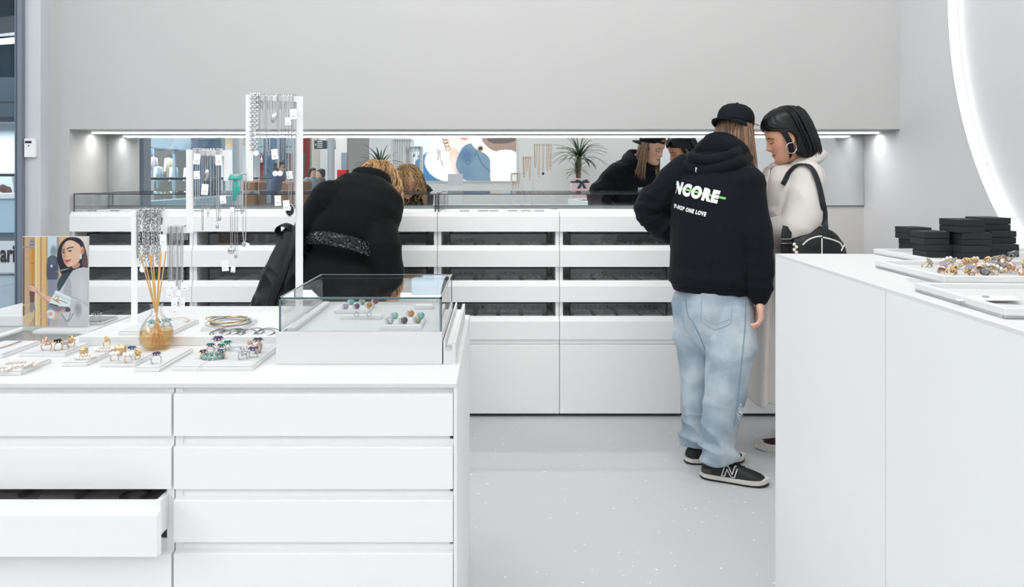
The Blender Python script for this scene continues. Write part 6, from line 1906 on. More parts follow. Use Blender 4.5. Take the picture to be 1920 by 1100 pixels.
# the heap of rings and pearls
HG = 'jewellery heap on the white tray'
protos = []
random.seed(11)
for q in range(120):
    u = random.random() ** .8; vv = random.random()
    x = 1.09 + u * .78; y = 1.87 + vv * .27 + (.06 * (1 - u) if vv > .5 else 0) * 0
    z = HR + .011 + random.random() * .020 * min(1, u * 2.5)
    if q < 6:
        st = ['gem', 'knot', 'flower', 'wide', 'gem', 'knot'][q]
        o = ring_thing('', (x, y, z), [G_CLEAR, None, None, None, G_LILAC, None][q], [M_gold, M_gold, M_gold, M_rose, M_silver, M_steel][q], .010, .0095, random.uniform(0, 6), st, HG)
        protos.append(o)
    else:
        o = dup(random.choice(protos), (x, y, z), random.uniform(0, 6))
    o.rotation_euler = (random.uniform(-1.2, 1.2), random.uniform(-.8, .8), random.uniform(0, 6))
    HL = ['gold ring with a clear stone', 'gold knot ring', 'gold ring with a pearl blossom', 'plain wide rose gold ring', 'silver ring with a lilac stone', 'dark silver knot ring']
    if q < 6: o['hs'] = q
    o['label'] = HL[o['hs']] + ' in the jewellery heap on the white tray'
for q in range(14):
    p = Vector((1.2 + .65 * random.random(), 0, 0)); p.y = 1.90 + .2 * random.random(); p.z = HR + .014
    o = bracelet(('pearl bracelet' if q % 2 else 'gold bead bracelet') + ' lying in the jewellery heap on the white tray', p, .026, 0, M_pearl if q % 2 else M_gold, 16, .0048 if q % 2 else .0036, rz=q, tilt=(random.uniform(-.35, .35), random.uniform(-.35, .35)), group='bracelets in the heap on the white tray')
# ------------------------------------------------------------------ rear of the shop (seen in the mirror)
def ad_print(u, v):
    # u,v over the whole lightbox; visible band is its lower part
    x = 352 + u * 750; y = -420 + v * 838
    p = Paint(x, y, (228, 240, 250))
    p.poly([(352, 97), (352, -420), (640, -420), (560, 60), (420, 240), (380, 300)], (214, 230, 244), smooth=False)
    p.poly([(375, 285), (430, 235), (492, 192), (456, 228), (446, 300), (490, 372), (582, 418), (455, 422), (398, 345)], (70, 120, 160))
    p.poly([(456, 235), (520, 160), (570, 60), (620, -60), (760, -100), (720, 160), (650, 240), (690, 330), (745, 418), (582, 418), (490, 372), (446, 300)], (240, 236, 236))
    p.poly([(585, 90), (600, -60), (680, -160), (800, -140), (800, 40), (772, 110), (752, 150), (700, 162), (640, 140)], (242, 212, 202))
    p.poly([(600, -30), (560, -200), (640, -330), (800, -330), (880, -200), (860, -40), (800, -110), (690, -130)], (44, 34, 34))
    p.poly([(618, 190), (640, 175), (690, 200), (676, 280), (716, 365), (690, 370), (640, 330)], (232, 196, 182)); p.ell(650, 300, 18, 60, (240, 214, 206), .7, .6)
    p.poly([(700, 108), (735, 96), (768, 104), (740, 122), (712, 120)], (206, 112, 112))
    p.poly([(726, 168), (690, 225), (668, 300), (690, 355), (748, 415), (918, 418), (914, 262), (860, 205), (790, 150)], (112, 134, 152)); p.ell(745, 235, 50, 45, (72, 104, 140), .8, .7); p.ell(735, 370, 60, 60, (98, 124, 150), .7, .7)
    p.poly([(850, 98), (850, -60), (1110, -60), (1110, 218), (960, 208), (885, 165)], (150, 128, 118)); p.poly([(870, -60), (1110, -60), (1110, 110), (1000, 150), (890, 120)], (96, 86, 86))
    p.poly([(956, 208), (1102, 216), (1102, 418), (1000, 418), (985, 300)], (224, 238, 248))
    p.poly([(760, 112), (770, 98), (800, 140), (800, 100), (820, 92), (838, 120), (880, 170), (925, 205), (962, 232), (985, 300), (1002, 418), (920, 418), (914, 268), (866, 215), (808, 186)], (246, 232, 226))
    p.line([(812, 205), (860, 300), (914, 350)], 5, (86, 112, 134)); p.line([(806, 240), (815, 200)], 5, (86, 112, 134))
    p.ell(845, 186, 13, 12, (40, 38, 40)); p.ring(845, 186, 17, 4, (150, 120, 80)); p.ring(757, 282, 17, 2.5, (70, 88, 104))
    for q in range(4): p.ring(588 + q * 7, 112 + q * 24, 15, 4.5, (150, 120, 92)); p.ring(610, 120 + q * 22, 11, 4, (206, 190, 170))
    p.line([(538, 190), (545, 240), (536, 270)], 3.5, (130, 120, 110)); p.line([(552, 195), (560, 260), (575, 310)], 3.5, (150, 140, 130))
    p.rect(558, 562, -420, 418, (214, 224, 232), .6)
    return np.clip(p.c, 0, 1)
Ywb = 2 * YM - YB     # virtual depth of the rear wall
lx0, lx1 = xat(772, Ywb - .07), xat(968, Ywb - .07); lzb = 1.4 - (339 - VY) / F * (Ywb - .07); lh = (lx1 - lx0) * 838 / 750
o = thing('lightbox', 'backlit poster of a person with chain earrings and a raised hand, on the rear wall', 'lightbox', ((lx0 + lx1) / 2, YB + .06, lzb))
obj('box_frame', MB().bbox(lx0 - .012, lx1 + .012, YB, YB + .055, lzb - .012, lzb + lh + .012, .003), M_lacq, o)
M_ad = mat('backlit_print', (255, 255, 255), .4, attr=True, emit=.75)
g = painted_grid('poster', ad_print, 1, 1, 200, 222, M_ad, o, lambda u, v: Vector((lx1 - u * 0 - (1 - u) * (lx1 - lx0), YB + .058, lzb + (1 - v) * lh)))
me = g.data; me.flip_normals()

# rear island with stands, block, gift box
o = thing('rear_counter', 'white counter in the rear of the shop, seen only in the mirror', 'counter', (.3, -1.1, 0))
obj('top_slab', MB().bbox(-1.2, 1.75, -1.75, -.75, .983, .995, .002), M_top, o)
obj('counter_body', MB().bbox(-1.19, 1.74, -1.74, -.76, 0, .983, .003), M_panel, o)
RZ = .995
Yg = -.85; Yv = 2 * YM - Yg
def mz(y, Y_=Yv): return 1.4 - (y - VY) / F * Y_
def mirror_stand(name, label, pxs, ytop, Yp_, group=None, drop=None):
    Yv_ = 2 * YM - Yp_
    a, c = xat(pxs[0], Yv_), xat(pxs[1], Yv_); zt = mz(ytop, Yv_)
    o = thing(name, label, 'stand', ((a + c) / 2, Yp_, RZ), group=group)
    t = .022
    obj('post', MB().bbox(a, a + t, Yp_ - .012, Yp_ + .012, RZ, zt, .001), M_top, o); obj('post', MB().bbox(c - t, c, Yp_ - .012, Yp_ + .012, RZ, zt, .001), M_top, o)
    obj('top_bar', MB().bbox(a + t, c - t, Yp_ - .012, Yp_ + .012, zt - t, zt, .001), M_top, o)
    obj('foot', MB().bbox(a - .0, c + .0, Yp_ - .10, Yp_ + .10, RZ, RZ + .012, .001), M_top, o)
    return o
mirror_stand('gold_stand', 'tall white arch with long gold chains, reflected beside the lightbox', (1000, 1036), 270, -.85)
mirror_stand('gold_stand', 'middle white arch with gold chains, reflected left of the tall one', (979, 999), 294, -.85)
mirror_stand('gold_stand', 'lowest white arch with gold chains, reflected beside the white block', (957, 978), 324, -.85)
def rear_neck(label, px, y0, y1, grp, st='thin', pend=None, Yp_=-.85, m=None):
    Yv_ = 2 * YM - Yp_
    X = xat(px, Yv_); z0, z1 = mz(y0, Yv_) + .003, mz(y1, Yv_)
    o = thing('necklace', label, 'necklace', (X, Yp_ + .016, z1), group=grp)
    lp = [Vector((X - .012, Yp_ - .014, z0 - .03)), Vector((X - .012, Yp_ - .014, z0)), Vector((X - .012, Yp_ + .016, z0)), Vector((X - .008, Yp_ + .017, z1 + .03)), Vector((X, Yp_ + .017, z1)), Vector((X + .008, Yp_ + .017, z1 + .03)), Vector((X + .012, Yp_ + .016, z0)), Vector((X + .012, Yp_ - .014, z0)), Vector((X + .012, Yp_ - .014, z0 - .03))]
    obj('chain', MB().tube(lp, .0034, 5), m or M_gold_deep, o)
    obj('pendant', MB().ball((X, Yp_ + .019, z1 - .01), .02 if pend else .008, 8), M_gold_deep if pend != 'd' else G_BLACK, o, smooth=True)
GG = 'gold chains reflected in the mirror'
for i, (px, y0, y1, pe) in enumerate(((1004, 270, 312, None), (1010, 270, 330, None), (1018, 270, 324, 'd'), (1026, 270, 318, None), (1031, 270, 315, None))): rear_neck('%s gold chain from the left on the tall reflected arch' % ORDN[i], px, y0, y1, GG, pend=pe)
for i, (px, y0, y1) in enumerate(((983, 294, 330), (988, 294, 318), (993, 294, 335))): rear_neck('%s gold chain from the left on the middle reflected arch' % ORDN[i], px, y0, y1, GG)
for i, (px, y0, y1) in enumerate(((962, 324, 352), (967, 324, 350), (972, 324, 348))): rear_neck('%s gold chain from the left on the lowest reflected arch' % ORDN[i], px, y0, y1, GG)
mirror_stand('silver_stand', 'white arch crowded with silver chains, reflected at the left of the lightbox', (733, 776), 262, -1.15)
for i in range(8): rear_neck('%s silver chain from the left on the reflected arch by the plant' % ORDN[i], 739 + i * 4.4, 262, 310 + (i * 37) % 22, 'silver chains reflected in the mirror', Yp_=-1.15, m=M_silver)
Yb2 = 2 * YM + 1.2; bx = xat(854, Yb2)
o = thing('display_block', 'plain white block on the rear counter, reflected below the lightbox', 'block', (bx, -1.2, RZ))
obj('block_lower', MB().bbox(bx - .10, bx + .10, -1.3, -1.1, RZ, mz(347, Yb2), .003), M_top, o); obj('block_upper', MB().bbox(bx - .105, bx + .105, -1.305, -1.095, mz(347, Yb2), mz(326, Yb2), .003), M_frame, o)
# gift picture
Yq = 2 * YM + .95
gx0, gx1, gz0, gz1 = xat(1071, Yq), xat(1105, Yq), RZ, mz(334, Yq)
o = thing('gift_box', 'pale pink gift box with dark green ribbon, reflected under the palm', 'box', ((gx0 + gx1) / 2, -.95, RZ))
M_pink = mat('pink_paper', (226, 196, 198), .7); M_dgreen = mat('dark_green_ribbon', (26, 66, 68), .5)
obj('box_body', MB().bbox(gx0, gx1, -1.10, -.95, gz0, gz1, .004), M_pink, o)
rbz = mz(341, Yq)
obj('ribbon_band', MB().box(gx0 - .002, gx1 + .002, -1.102, -.948, rbz - .012, rbz + .012), M_dgreen, o)
gm = (gx0 + gx1) / 2 + .02
for sx in (-1, 1):
    obj('bow_loop', MB().ball((gm + sx * .045, -.94, rbz + .012), (.045, .012, .018), 10, Matrix.Rotation(sx * R(-20), 3, 'Y')), M_dgreen, o, smooth=True)
    obj('bow_tail', MB().loft([((gm, -.942, rbz), Vector((.012, 0, 0)), Vector((0, .003, 0))), ((gm + sx * .045, -.940, rbz - .09), Vector((.022, 0, 0)), Vector((0, .003, 0)))], 8), M_dgreen, o)
# potted palms
M_leaf = mat('palm_leaf', (40, 62, 44), .5, noise=(8, .35)); M_leaf2 = mat('palm_leaf_light', (84, 106, 66), .5, noise=(8, .3)); M_trunk = mat('palm_trunk', (120, 104, 88), .9, noise=(30, .3), bump=(60, .5)); M_pot = mat('white_pot', (232, 232, 230), .4); M_soil = mat('soil', (48, 40, 34), 1.0)
def palm(label, base, heads, nleaf=46, L=.48):
    o = thing('potted_palm', label, 'plant', base)
    bx_, by_, _ = base
    obj('pot', MB().lathe([(.14, 0), (.16, .02), (.19, .40), (.195, .42), (.175, .42), (.17, .38)], 28, base), M_pot, o, smooth=True)
    obj('soil', MB().lathe([(.172, .375), (.171, .385), (.05, .392)], 20, base), M_soil, o)
    for (hx, hz, sc, rr_) in heads:
        top = Vector((bx_ + hx, by_, hz))
        obj('trunk', MB().tube(spline([Vector((bx_ + hx * .3, by_, .38)), Vector((bx_ + hx * .6, by_ + .01, (hz + .38) / 2)), top], 5), [rr_ * 1.2] * 5 + [rr_] * 6, 8), M_trunk, o, smooth=True)
        for q in range(int(nleaf * sc)):
            a = q * 2.399 + random.uniform(-.2, .2); el = R(random.uniform(5, 80)); l_ = L * sc * random.uniform(.75, 1.1)
            hd = Vector((math.cos(a), math.sin(a), 0)); p = top + Vector((0, 0, random.uniform(-.04, .06))); d_ = (hd * math.cos(el) + Vector((0, 0, 1)) * math.sin(el)).normalized()
            L_ = []; N = 7
            wv = hd.cross(Vector((0, 0, 1))).normalized()
            vs = []; fs = []
            for s_ in range(N + 1):
                wd = .013 * sc * math.sin(PI * min(1, .12 + .88 * s_ / N)) ** .6 * (1 if s_ < N else .1)
                up_ = wv.cross(d_).normalized()
                vs += [p - wv * wd, p + up_ * -.004, p + wv * wd]
                p = p + d_ * l_ / N; d_ = (d_ + Vector((0, 0, -1)) * .20).normalized()
            for s_ in range(N):
                b_ = s_ * 3; fs += [(b_, b_ + 1, b_ + 4, b_ + 3), (b_ + 1, b_ + 2, b_ + 5, b_ + 4)]
            obj('leaf', MB().add(vs, fs), M_leaf if q % 4 else M_leaf2, o, smooth=True)
    return o
Yt = 2 * YM + 2.2
palm('tall palm plant with drooping narrow leaves, reflected right of the gold chains', (xat(1086, Yt), -2.2, 0), [(0, mz(298, Yt), 1.0, .026), (-.04, mz(324, Yt), .5, .015)], 60)
Yt2 = 2 * YM + 2.0
palm('palm plant with upright narrow leaves, reflected behind the blond hair', (xat(713, Yt2), -2.0, 0), [(0, mz(318, Yt2), 1.0, .026)], 44, .42)

# ------------------------------------------------------------------ the mall outside
M_mfloor = mat('mall_floor', (140, 156, 166), .3, noise=(2, .08)); M_mtile = mat('mall_floor_tile', (150, 164, 172), .3, noise=(2, .08))
M_mteal = mat('mall_teal_panel', (58, 104, 126), .5); M_mblue = mat('mall_pale_blue', (172, 196, 212), .6); M_mwhite = mat('mall_white', (224, 226, 228), .6); M_mgrey = mat('mall_grey', (128, 140, 150), .6)
M_mcol = mat('mall_column_blue', (70, 100, 128), .5); M_wood = mat('mall_wood', (150, 96, 40), .5, noise=(10, .3)); M_red = mat('shop_red', (178, 26, 34), .6); M_mdark = mat('mall_dark', (28, 36, 44), .5)
M_glow = mat('shop_light', (246, 250, 255), .5, emit=1.3); M_glow_soft = mat('shop_interior_white', (226, 232, 236), .6)
fl = struct('trim_7', MB().box(-26, XL - .05, -34, 26, -.06, -.012), M_mgrey)      # slab below the mall tiles
tm = None
for i in range(12):
    for j in range(24):
        x = XL - .06 - i * 1.2; y = 22.8 - j * 1.2
        if tm is None:
            tm = MB().bbox(-1.19, -.006, -1.19, -.006, -.014, 0.0, .004).mesh('floor_tile'); tm.materials.append(M_mfloor)
        t_ = bpy.data.objects.new('floor_tile', tm); COL.objects.link(t_); t_.parent = fl; t_.location = (x, y, 0)
struct('trim_8', MB().box(-26, XL, -34, 26, 6.2, 6.3), M_mteal)                      # mall ceiling
# curved white bulkhead high over the walkway, and the balcony front
def arcband(x0, y0, r, a0, a1, z0, z1, th, n=24):
    m = MB(); vs = []; fs = []
    for i in range(n + 1):
        a = a0 + (a1 - a0) * i / n
        for (rr2, z) in ((r, z0), (r + th, z0), (r + th, z1), (r, z1)): vs.append((x0 + rr2 * math.cos(a), y0 + rr2 * math.sin(a), z))
    for i in range(n):
        for k in range(4): fs.append((i * 4 + k, i * 4 + (k + 1) % 4, (i + 1) * 4 + (k + 1) % 4, (i + 1) * 4 + k))
    return m.add(vs, fs)
struct('trim_9', arcband(-14, 12, 7, -1.2, 2.0, 4.72, 5.1, .3), M_mwhite)
struct('trim_10', arcband(-14, 12, 7.05, -1.2, 2.0, 4.52, 4.62, .2), M_glow)
# far shop front facing the walkway
o = thing('far_shop', 'far shop with pale fascia and lit glass front, seen through the shop window', 'shop', (-12, 20, 0))
obj('upper_floor', MB().box(-22, -7, 20.3, 21, 3.9, 6.2), M_mteal, o)
obj('fascia', MB().bbox(-22, -7, 20.0, 20.6, 2.9, 3.9, .01), M_mblue, o)
obj('fascia_groove', MB().box(-22, -7, 19.99, 20.01, 3.25, 3.29), M_mgrey, o)
obj('lintel', MB().bbox(-22, -7, 19.95, 20.3, 2.78, 2.9, .01), M_mgrey, o)
obj('back_wall', MB().box(-22, -7, 22.4, 22.5, 0, 2.9), M_glow_soft, o)
for i in range(8): obj('mullion', MB().bbox(-15.2 + i * 1.05, -15.14 + i * 1.05, 20.05, 20.15, 0, 2.78, .005), M_mgrey, o)
for i in range(7): obj('window_pane', MB().box(-15.14 + i * 1.05, -14.15 + i * 1.05, 20.09, 20.11, 0, 2.78), M_glass_store, o)
for i in range(9): obj('spot_light', MB().ball((-14.8 + i * .8, 21.0 + .4 * (i % 2), 2.5), .09, 8), M_glow, o)
for i in range(6):
    x = -13.6 + i * 1.1
    m_ = thing('mannequin', '%s dressed mannequin from the left in the far shop window' % ORDN[i], 'mannequin', (x, 21.0, 0), group='mannequins in the far shop')
    cm = [M_mdark, M_mwhite, M_mteal, M_pink, M_mdark, M_mblue][i]
    obj('torso', MB().loft([((x, 21, .85), Vector((.17, 0, 0)), Vector((0, .12, 0))), ((x, 21, 1.1), Vector((.14, 0, 0)), Vector((0, .10, 0))), ((x, 21, 1.4), Vector((.21, 0, 0)), Vector((0, .12, 0))), ((x, 21, 1.52), Vector((.07, 0, 0)), Vector((0, .06, 0)))], 14), cm, m_, smooth=True)
    obj('head', MB().ball((x, 21, 1.68), (.08, .1, .12), 10), M_mwhite, m_, smooth=True)
    for s in (-1, 1): obj('leg', MB().limb([(x + s * .08, 21, .9), (x + s * .09, 21, .02)], [.08, .05], 10, 2), M_mdark, m_, smooth=True)
# kiosk with lettering
kx0, kx1, ky = -9.2, -5.9, 11.4
o = thing('mall_kiosk', 'low mall kiosk with glass top and black lettering on its white front, outside the window', 'kiosk', ((kx0 + kx1) / 2, ky, 0))
obj('lower_front', MB().bbox(kx0, kx1, ky, ky + .3, .03, .49, .01), M_mwhite, o); obj('recess', MB().box(kx0, kx1, ky + .06, ky + .3, .49, .61), M_mgrey, o)
obj('upper_front', MB().bbox(kx0, kx1, ky - .05, ky + .9, .61, 1.09, .01), M_mblue, o); obj('counter_edge', MB().bbox(kx0 - .03, kx1 + .03, ky - .08, ky + .93, 1.09, 1.17, .01), M_mwhite, o)  # white upper front in pale blue: its shade is put into the colour
obj('case_glass', MB().box(kx0, kx1, ky - .02, ky - .01, 1.17, 1.42), M_glass, o); obj('hand_rail', MB().bbox(kx0, kx1, ky - .04, ky + .02, 1.41, 1.45, .01), M_mdark, o)
gd = MB()
for q in range(60): gd.ball((kx0 + random.random() * (kx1 - kx0), ky + .1 + random.random() * .5, 1.19 + random.random() * .10), random.uniform(.04, .08), 6)
obj('goods', gd, mat('kiosk_goods', (112, 78, 74), .6, noise=(4, .5)), o)['kind'] = 'stuff'
tv, tf = text_mesh('arius', .36, .010, .58, 0)
mw = max(a for a, b_ in tv)
X1 = xat(54, ky)
obj('lettering', MB().add([(X1 + (a - mw), ky - .012, .20 + b_ * .95) for a, b_ in tv], tf), M_ink, o)
# balustrade along the opening, then shops of the long walkway (seen in the mirror)
o = thing('balustrade', 'glass balustrade with a dark handrail along the mall opening, reflected', 'railing', (-6.2, -8, 0))
obj('hand_rail', MB().bbox(-6.24, -6.16, -30, 6, 1.35, 1.40, .01), M_mdark, o); obj('upstand', MB().bbox(-6.28, -6.12, -30, 6, .70, .98, .01), M_mblue, o); obj('lower_panel', MB().bbox(-6.26, -6.14, -30, 6, 0, .70, .01), M_mgrey, o)
for i in range(18):
    obj('glass_panel', MB().box(-6.205, -6.195, -29.9 + i * 2, -28.0 + i * 2, .98, 1.35), M_glass, o); obj('rail_post', MB().bbox(-6.22, -6.18, -30 + i * 2, -29.94 + i * 2, .98, 1.36, .005), M_mgrey, o)
o = thing('clothes_shop', 'bright clothes shop across the walkway, reflected at the left of the mirror', 'shop', (-10, -10, 0))
obj('back_wall', MB().box(-12.6, -12.5, -19, 1, 0, 3.2), M_glow_soft, o); obj('fascia', MB().bbox(-10.2, -9.9, -19, 1, 2.25, 3.4, .01), M_mblue, o); obj('ceiling_panel', MB().box(-12.5, -10.2, -19, 1, 3.2, 3.3), M_glow_soft, o)
for i in range(6): obj('mullion', MB().bbox(-10.1, -10.0, -18 + i * 3.2, -17.9 + i * 3.2, 0, 2.25, .01), M_mgrey, o)
for i in range(5): obj('window_pane', MB().box(-10.06, -10.04, -17.9 + i * 3.2, -14.8 + i * 3.2, 0, 2.25), M_glass_store, o)
for i in range(10): obj('ceiling_spot', MB().box(-11.6 + .5 * (i % 2), -11.1 + .5 * (i % 2), -17 + i * 1.7, -16.7 + i * 1.7, 2.5, 2.56), M_glow, o)
cols = [(232, 232, 234), (206, 190, 160), (96, 116, 138), (204, 218, 222), (168, 150, 156), (44, 60, 76), (180, 202, 206), (220, 214, 210)]
for i in range(44):
    y = -17.5 + i * .40; x = -10.7 - .5 * (i % 3); z = 1.15 + .32 * ((i * 7) % 3)
    g_ = thing('hanging_garment', '%s %s garment, counted from the far end, hanging in the reflected clothes shop' % (ORDN[i // 8], ['white', 'sand', 'slate blue', 'pale mint', 'dusty mauve', 'dark navy', 'sea green', 'beige'][i % 8]), 'garment', (x, y, z), group='garments in the clothes shop')
    gm_ = mat('garment_%d' % (i % 8), cols[i % 8], .9)
    obj('shirt_body', MB().loft([((x, y, z - .1), Vector((.05, .20, 0)), Vector((.05, 0, 0))), ((x, y, z + .35), Vector((.04, .22, 0)), Vector((.05, 0, 0))), ((x, y, z + .55), Vector((.03, .20, 0)), Vector((.04, 0, 0))), ((x, y, z + .60), Vector((.02, .06, 0)), Vector((.03, 0, 0)))], 12), gm_, g_, smooth=True)
    for s in (-1, 1): obj('sleeve', MB().limb([(x, y + s * .19, z + .52), (x, y + s * .29, z + .15)], [.06, .05], 8, 2), gm_, g_, smooth=True)
for i, (x, y) in enumerate(((-7.3, -9.9), (-8.4, 2.5), (-7.4, -16.5))):
    o = thing('mall_column', ['blue mall column reflected in front of the clothes shop', 'blue mall column nearest the shop window', 'blue mall column farthest along the walkway'][i], 'column', (x, y, 0))
    obj('shaft', MB().lathe([(.36, .25), (.36, 6.1)], 24, (x, y, 0)), M_mcol, o, smooth=True); obj('base', MB().lathe([(.42, 0), (.42, .22), (.38, .25)], 24, (x, y, 0)), M_mgrey, o)
# gold letters on a white wall panel
o = thing('gold_sign_wall', 'white wall panel with gold shop lettering, reflected above the necklace stand', 'wall panel', (-9.4, -20.4, 0))
ys = -20.6
obj('panel', MB().bbox(-10.6, -8.6, ys - .3, ys, 0, 4, .01), M_mwhite, o)
tv, tf = text_mesh('GOLDEN', .42, .01, .62, 0)
obj('lettering', MB().add([(xat(407, 2 * YM - ys) + a, ys + .02, mz(273, 2 * YM - ys) + b_) for a, b_ in tv], [f[::1] for f in tf]), mat('gold_letters', (206, 150, 56), .4, metal=.6), o)
# red shop
o = thing('red_shop', 'red shop front with a pale blue fascia, reflected behind the tall arch', 'shop', (-7.0, -17.5, 0))
yr = -17.2; Yr = 2 * YM - yr
ra, rb = xat(470, Yr), xat(566, Yr)
obj('back_wall', MB().box(ra, rb, yr - 1.2, yr - 1.1, 0, 2.9), M_red, o); obj('fascia', MB().bbox(ra, rb, yr - .2, yr, mz(287, Yr), 3.6, .01), M_mblue, o)
for i in range(4): obj('front_pier', MB().bbox(ra + i * (rb - ra) / 3 - .05, ra + i * (rb - ra) / 3 + .05, yr - .2, yr, 0, mz(287, Yr), .01), M_mgrey, o)
for i in range(3): obj('fascia_slot', MB().box(ra + .15 + i * .5, ra + .5 + i * .5, yr - .01, yr + .004, mz(276, Yr), mz(274, Yr)), M_mdark, o)
for i in range(3):
    q_ = ra + .35 + i * .55
    obj('display_shelf', MB().bbox(q_ - .2, q_ + .2, yr - .9, yr - .5, 1.0 + .2 * (i % 2), 1.06 + .2 * (i % 2), .01), M_wood, o)
    obj('wall_panel', MB().bbox(q_ - .14, q_ + .14, yr - 1.08, yr - 1.05, 1.5, 2.1, .01), [M_pink, M_mwhite, M_mdark][i], o)
# wooden kiosk
for i, (a, c, y0, yk) in enumerate(((438, 476, 340, -3.6), (528, 566, 340, -3.9))):
    Yk = 2 * YM - yk; xa, xb = xat(a, Yk), xat(c, Yk)
    o = thing('wooden_kiosk', ['brown wooden mall kiosk, reflected left of the tall arch', 'brown wooden mall kiosk, reflected inside the tall arch'][i], 'kiosk', ((xa + xb) / 2, yk - .4, 0))
    obj('kiosk_body', MB().bbox(xa, xb, yk - .8, yk, 0, mz(y0, Yk), .02), M_wood, o); obj('kiosk_top', MB().bbox(xa - .02, xb + .02, yk - .82, yk + .02, mz(360, Yk), mz(357, Yk), .005), M_mblue, o)
    obj('kiosk_plinth', MB().box(xa + .03, xb - .03, yk - .77, yk + .004, 0, .1), M_mdark, o)
# corridor wall, directory sign, red bin
yd = -15.8; Yd2 = 2 * YM - yd
o = thing('corridor_wall', 'pale corridor wall with a doorway, reflected left of the shop rear wall', 'wall panel', (xat(620, Yd2), yd, 0))
obj('wall_panel', MB().bbox(xat(600, Yd2), xat(651, Yd2), yd - .2, yd, 0, 4.0, .01), mat('corridor_paint', (206, 204, 202), .8), o); obj('beige_panel', MB().bbox(xat(579, Yd2), xat(600, Yd2), yd - .6, yd - .4, 0, 4, .01), mat('corridor_beige', (186, 178, 168), .8), o)
obj('door_leaf', MB().bbox(xat(640, Yd2), xat(651, Yd2), yd, yd + .02, 0, 2.2, .005), M_mgrey, o)
ysn = -9.8; Ys = 2 * YM - ysn
sx0, sx1, sz0, sz1 = xat(589, Ys), xat(629, Ys), mz(279, Ys), mz(263, Ys)
o = thing('directory_sign', 'dark blue hanging directory sign with white arrows and lines, reflected', 'sign', ((sx0 + sx1) / 2, ysn, sz0))
obj('sign_board', MB().bbox(sx0, sx1, ysn - .06, ysn, sz0, sz1, .005), mat('sign_navy', (24, 40, 58), .4), o)
for s_ in (.15, .85): obj('hanger', MB().tube([(sx0 + (sx1 - sx0) * s_, ysn - .03, sz1), (sx0 + (sx1 - sx0) * s_, ysn - .03, 6.2)], .012, 6), M_mgrey, o)
for c_ in range(2):
    for r_ in range(4):
        zx = sz1 - (r_ + .7) * (sz1 - sz0) / 4.6; xx = sx0 + .08 + c_ * (sx1 - sx0) * .48
        obj('sign_line', MB().box(xx, xx + .13, ysn, ysn + .004, zx - .009, zx + .009), M_white_print, o)
        if c_: obj('sign_symbol', MB().box(xx + .17, xx + .20, ysn, ysn + .004, zx - .012, zx + .012), M_white_print, o)
        if c_: obj('sign_symbol', MB().box(xx + .21, xx + .24, ysn, ysn + .004, zx - .012, zx + .012), M_white_print, o)
obj('sign_arrow', MB().tri((sx0 + .02, ysn + .003, (sz0 + sz1) / 2), (sx0 + .055, ysn + .003, (sz0 + sz1) / 2 + .03), (sx0 + .055, ysn + .003, (sz0 + sz1) / 2 - .03)), M_white_print, o)
o = thing('red_cabinet', 'small red cabinet against the corridor wall, reflected', 'cabinet', (xat(641, Yd2 - 1), yd + 1, 0))
q0_, q1_ = xat(632, Yd2 - 1), xat(650, Yd2 - 1)
obj('cabinet_body', MB().bbox(q0_, q1_, yd + .6, yd + 1, 0, mz(318, Yd2 - 1), .01), M_red, o); obj('cabinet_door', MB().bbox(q0_ + .02, q1_ - .02, yd + 1, yd + 1.015, .1, mz(320, Yd2 - 1), .004), M_red, o)
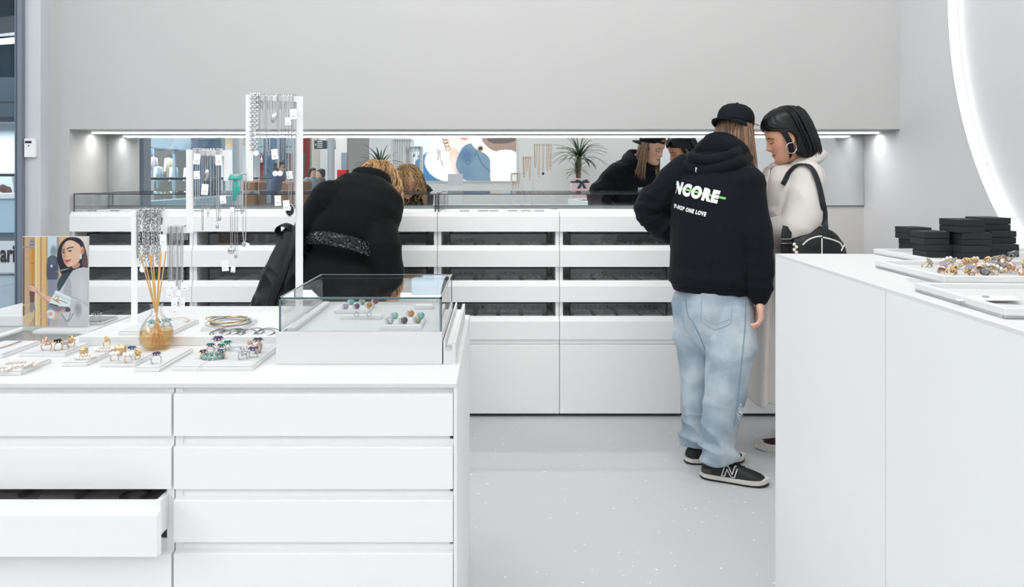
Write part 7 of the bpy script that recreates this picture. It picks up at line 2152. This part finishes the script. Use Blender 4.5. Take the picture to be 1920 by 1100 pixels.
# passers-by in the mall
def passer(label, x, y, az, jac, leg, hair, Hh=1.74):
    f = Vector((math.sin(az), math.cos(az), 0)); l = Vector((0, 0, 1)).cross(f); s = Hh / 1.74; b = Vector((x, y, 0))
    root = thing('person', label, 'person', b)
    M = basis(f, Vector((0, 0, 1))); hd = b + Vector((0, 0, 1.62 * s)) + f * .02
    J = dict(fwd=f, left=l, M=M, head=hd, pelvis=b + Vector((0, 0, .95 * s)), chest=b + Vector((0, 0, 1.28 * s)), neck=b + Vector((0, 0, 1.48 * s)))
    for sg, k in ((1, 'l'), (-1, 'r')):
        J['sh' + k] = b + l * .19 * sg + Vector((0, 0, 1.42 * s)); J['el' + k] = b + l * .24 * sg - f * .04 * sg + Vector((0, 0, 1.12 * s)); J['wr' + k] = b + l * .24 * sg + f * .08 * sg + Vector((0, 0, .88 * s))
        J['hip' + k] = b + l * .09 * sg + Vector((0, 0, .9 * s)); J['kn' + k] = b + l * .10 * sg + f * .12 * sg + Vector((0, 0, .5 * s)); J['an' + k] = b + l * .10 * sg + f * .10 * sg + Vector((0, 0, .09)); J['foot' + k] = f
    mb = body_mb(J, 1.0)
    for k, sg in (('l', 1), ('r', -1)): hand_mb(mb, J['wr' + k], Vector((0, 0, -1)) + f * .2, -l * sg, f, .95)
    me = remesh(mb, .008, 2); face_col(me, hd, M, (220, 172, 148), (180, 104, 96), (60, 46, 40)); obj('body', me, SKIN, root)
    jb = MB(); jb.loft([(J['pelvis'] - Vector((0, 0, .12)), l * .19, f * .135), (J['pelvis'] + Vector((0, 0, .1)), l * .18, f * .13), (J['chest'], l * .205, f * .145), (b + Vector((0, 0, 1.42 * s)), l * .19, f * .11), (b + Vector((0, 0, 1.50 * s)), l * .08, f * .075)], 22)
    for k in 'lr': jb.limb([J['sh' + k], J['el' + k], J['wr' + k] + Vector((0, 0, .02))], [.078, .066, .052], 12)
    me = remesh(jb, .012, 3); displace(me, .012 * (folds(get_co(me), (.5, .3, .8), 9, 3, 2.0) - .5)); obj('jacket', me, jac, root)
    for k in 'lr':
        t_ = MB(); t_.limb([J['hip' + k], J['kn' + k], J['an' + k] + Vector((0, 0, -.01))], [.098, .076, .062], 12); obj('trouser_leg', remesh(t_, .014, 2), leg, root)
        shoe(root, J['an' + k] - f * .06 - Vector((0, 0, J['an' + k].z)), f, .27, 0, 'plimsoll')
    vs, fs = hair_shell(hd, M, [(.140, .015, -.03, .0, 0), (.132, .05, -.075, .05, 0), (.105, .080, -.110, .085, 0), (.07, .088, -.12, .095, .3), (.03, .088, -.12, .08, 1.1), (-.04, .086, -.118, .07, 1.6), (-.10, .078, -.10, .05, 1.9)], 30, .014)
    obj('hair', MB().add(vs, fs), hair, root, smooth=True)
    return root
M_navyj = mat('navy_jacket', (24, 52, 104), .8, noise=(20, .2)); M_greyj = mat('grey_blue_jacket', (128, 144, 156), .85, noise=(20, .15)); M_dkj = mat('charcoal_jacket', (52, 56, 64), .85)
Yv3 = 15.4
passer('passer-by in navy blue jacket in the mall, reflected inside the tall arch', xat(522, Yv3), 2 * YM - Yv3, R(95), M_navyj, M_trousers, M_hair_black, 1.70)
Yv4 = 20.5
passer('passer-by in grey blue jacket standing left of the other, reflected below the directory sign', xat(585, Yv4), 2 * YM - Yv4, R(60), M_greyj, M_trousers, M_hair_black, 1.62)
passer('passer-by in charcoal jacket standing right of the other, reflected below the directory sign', xat(603, Yv4 + .9), 2 * YM - Yv4 - .9, R(-70), M_dkj, M_trousers, M_hair_black, 1.60)
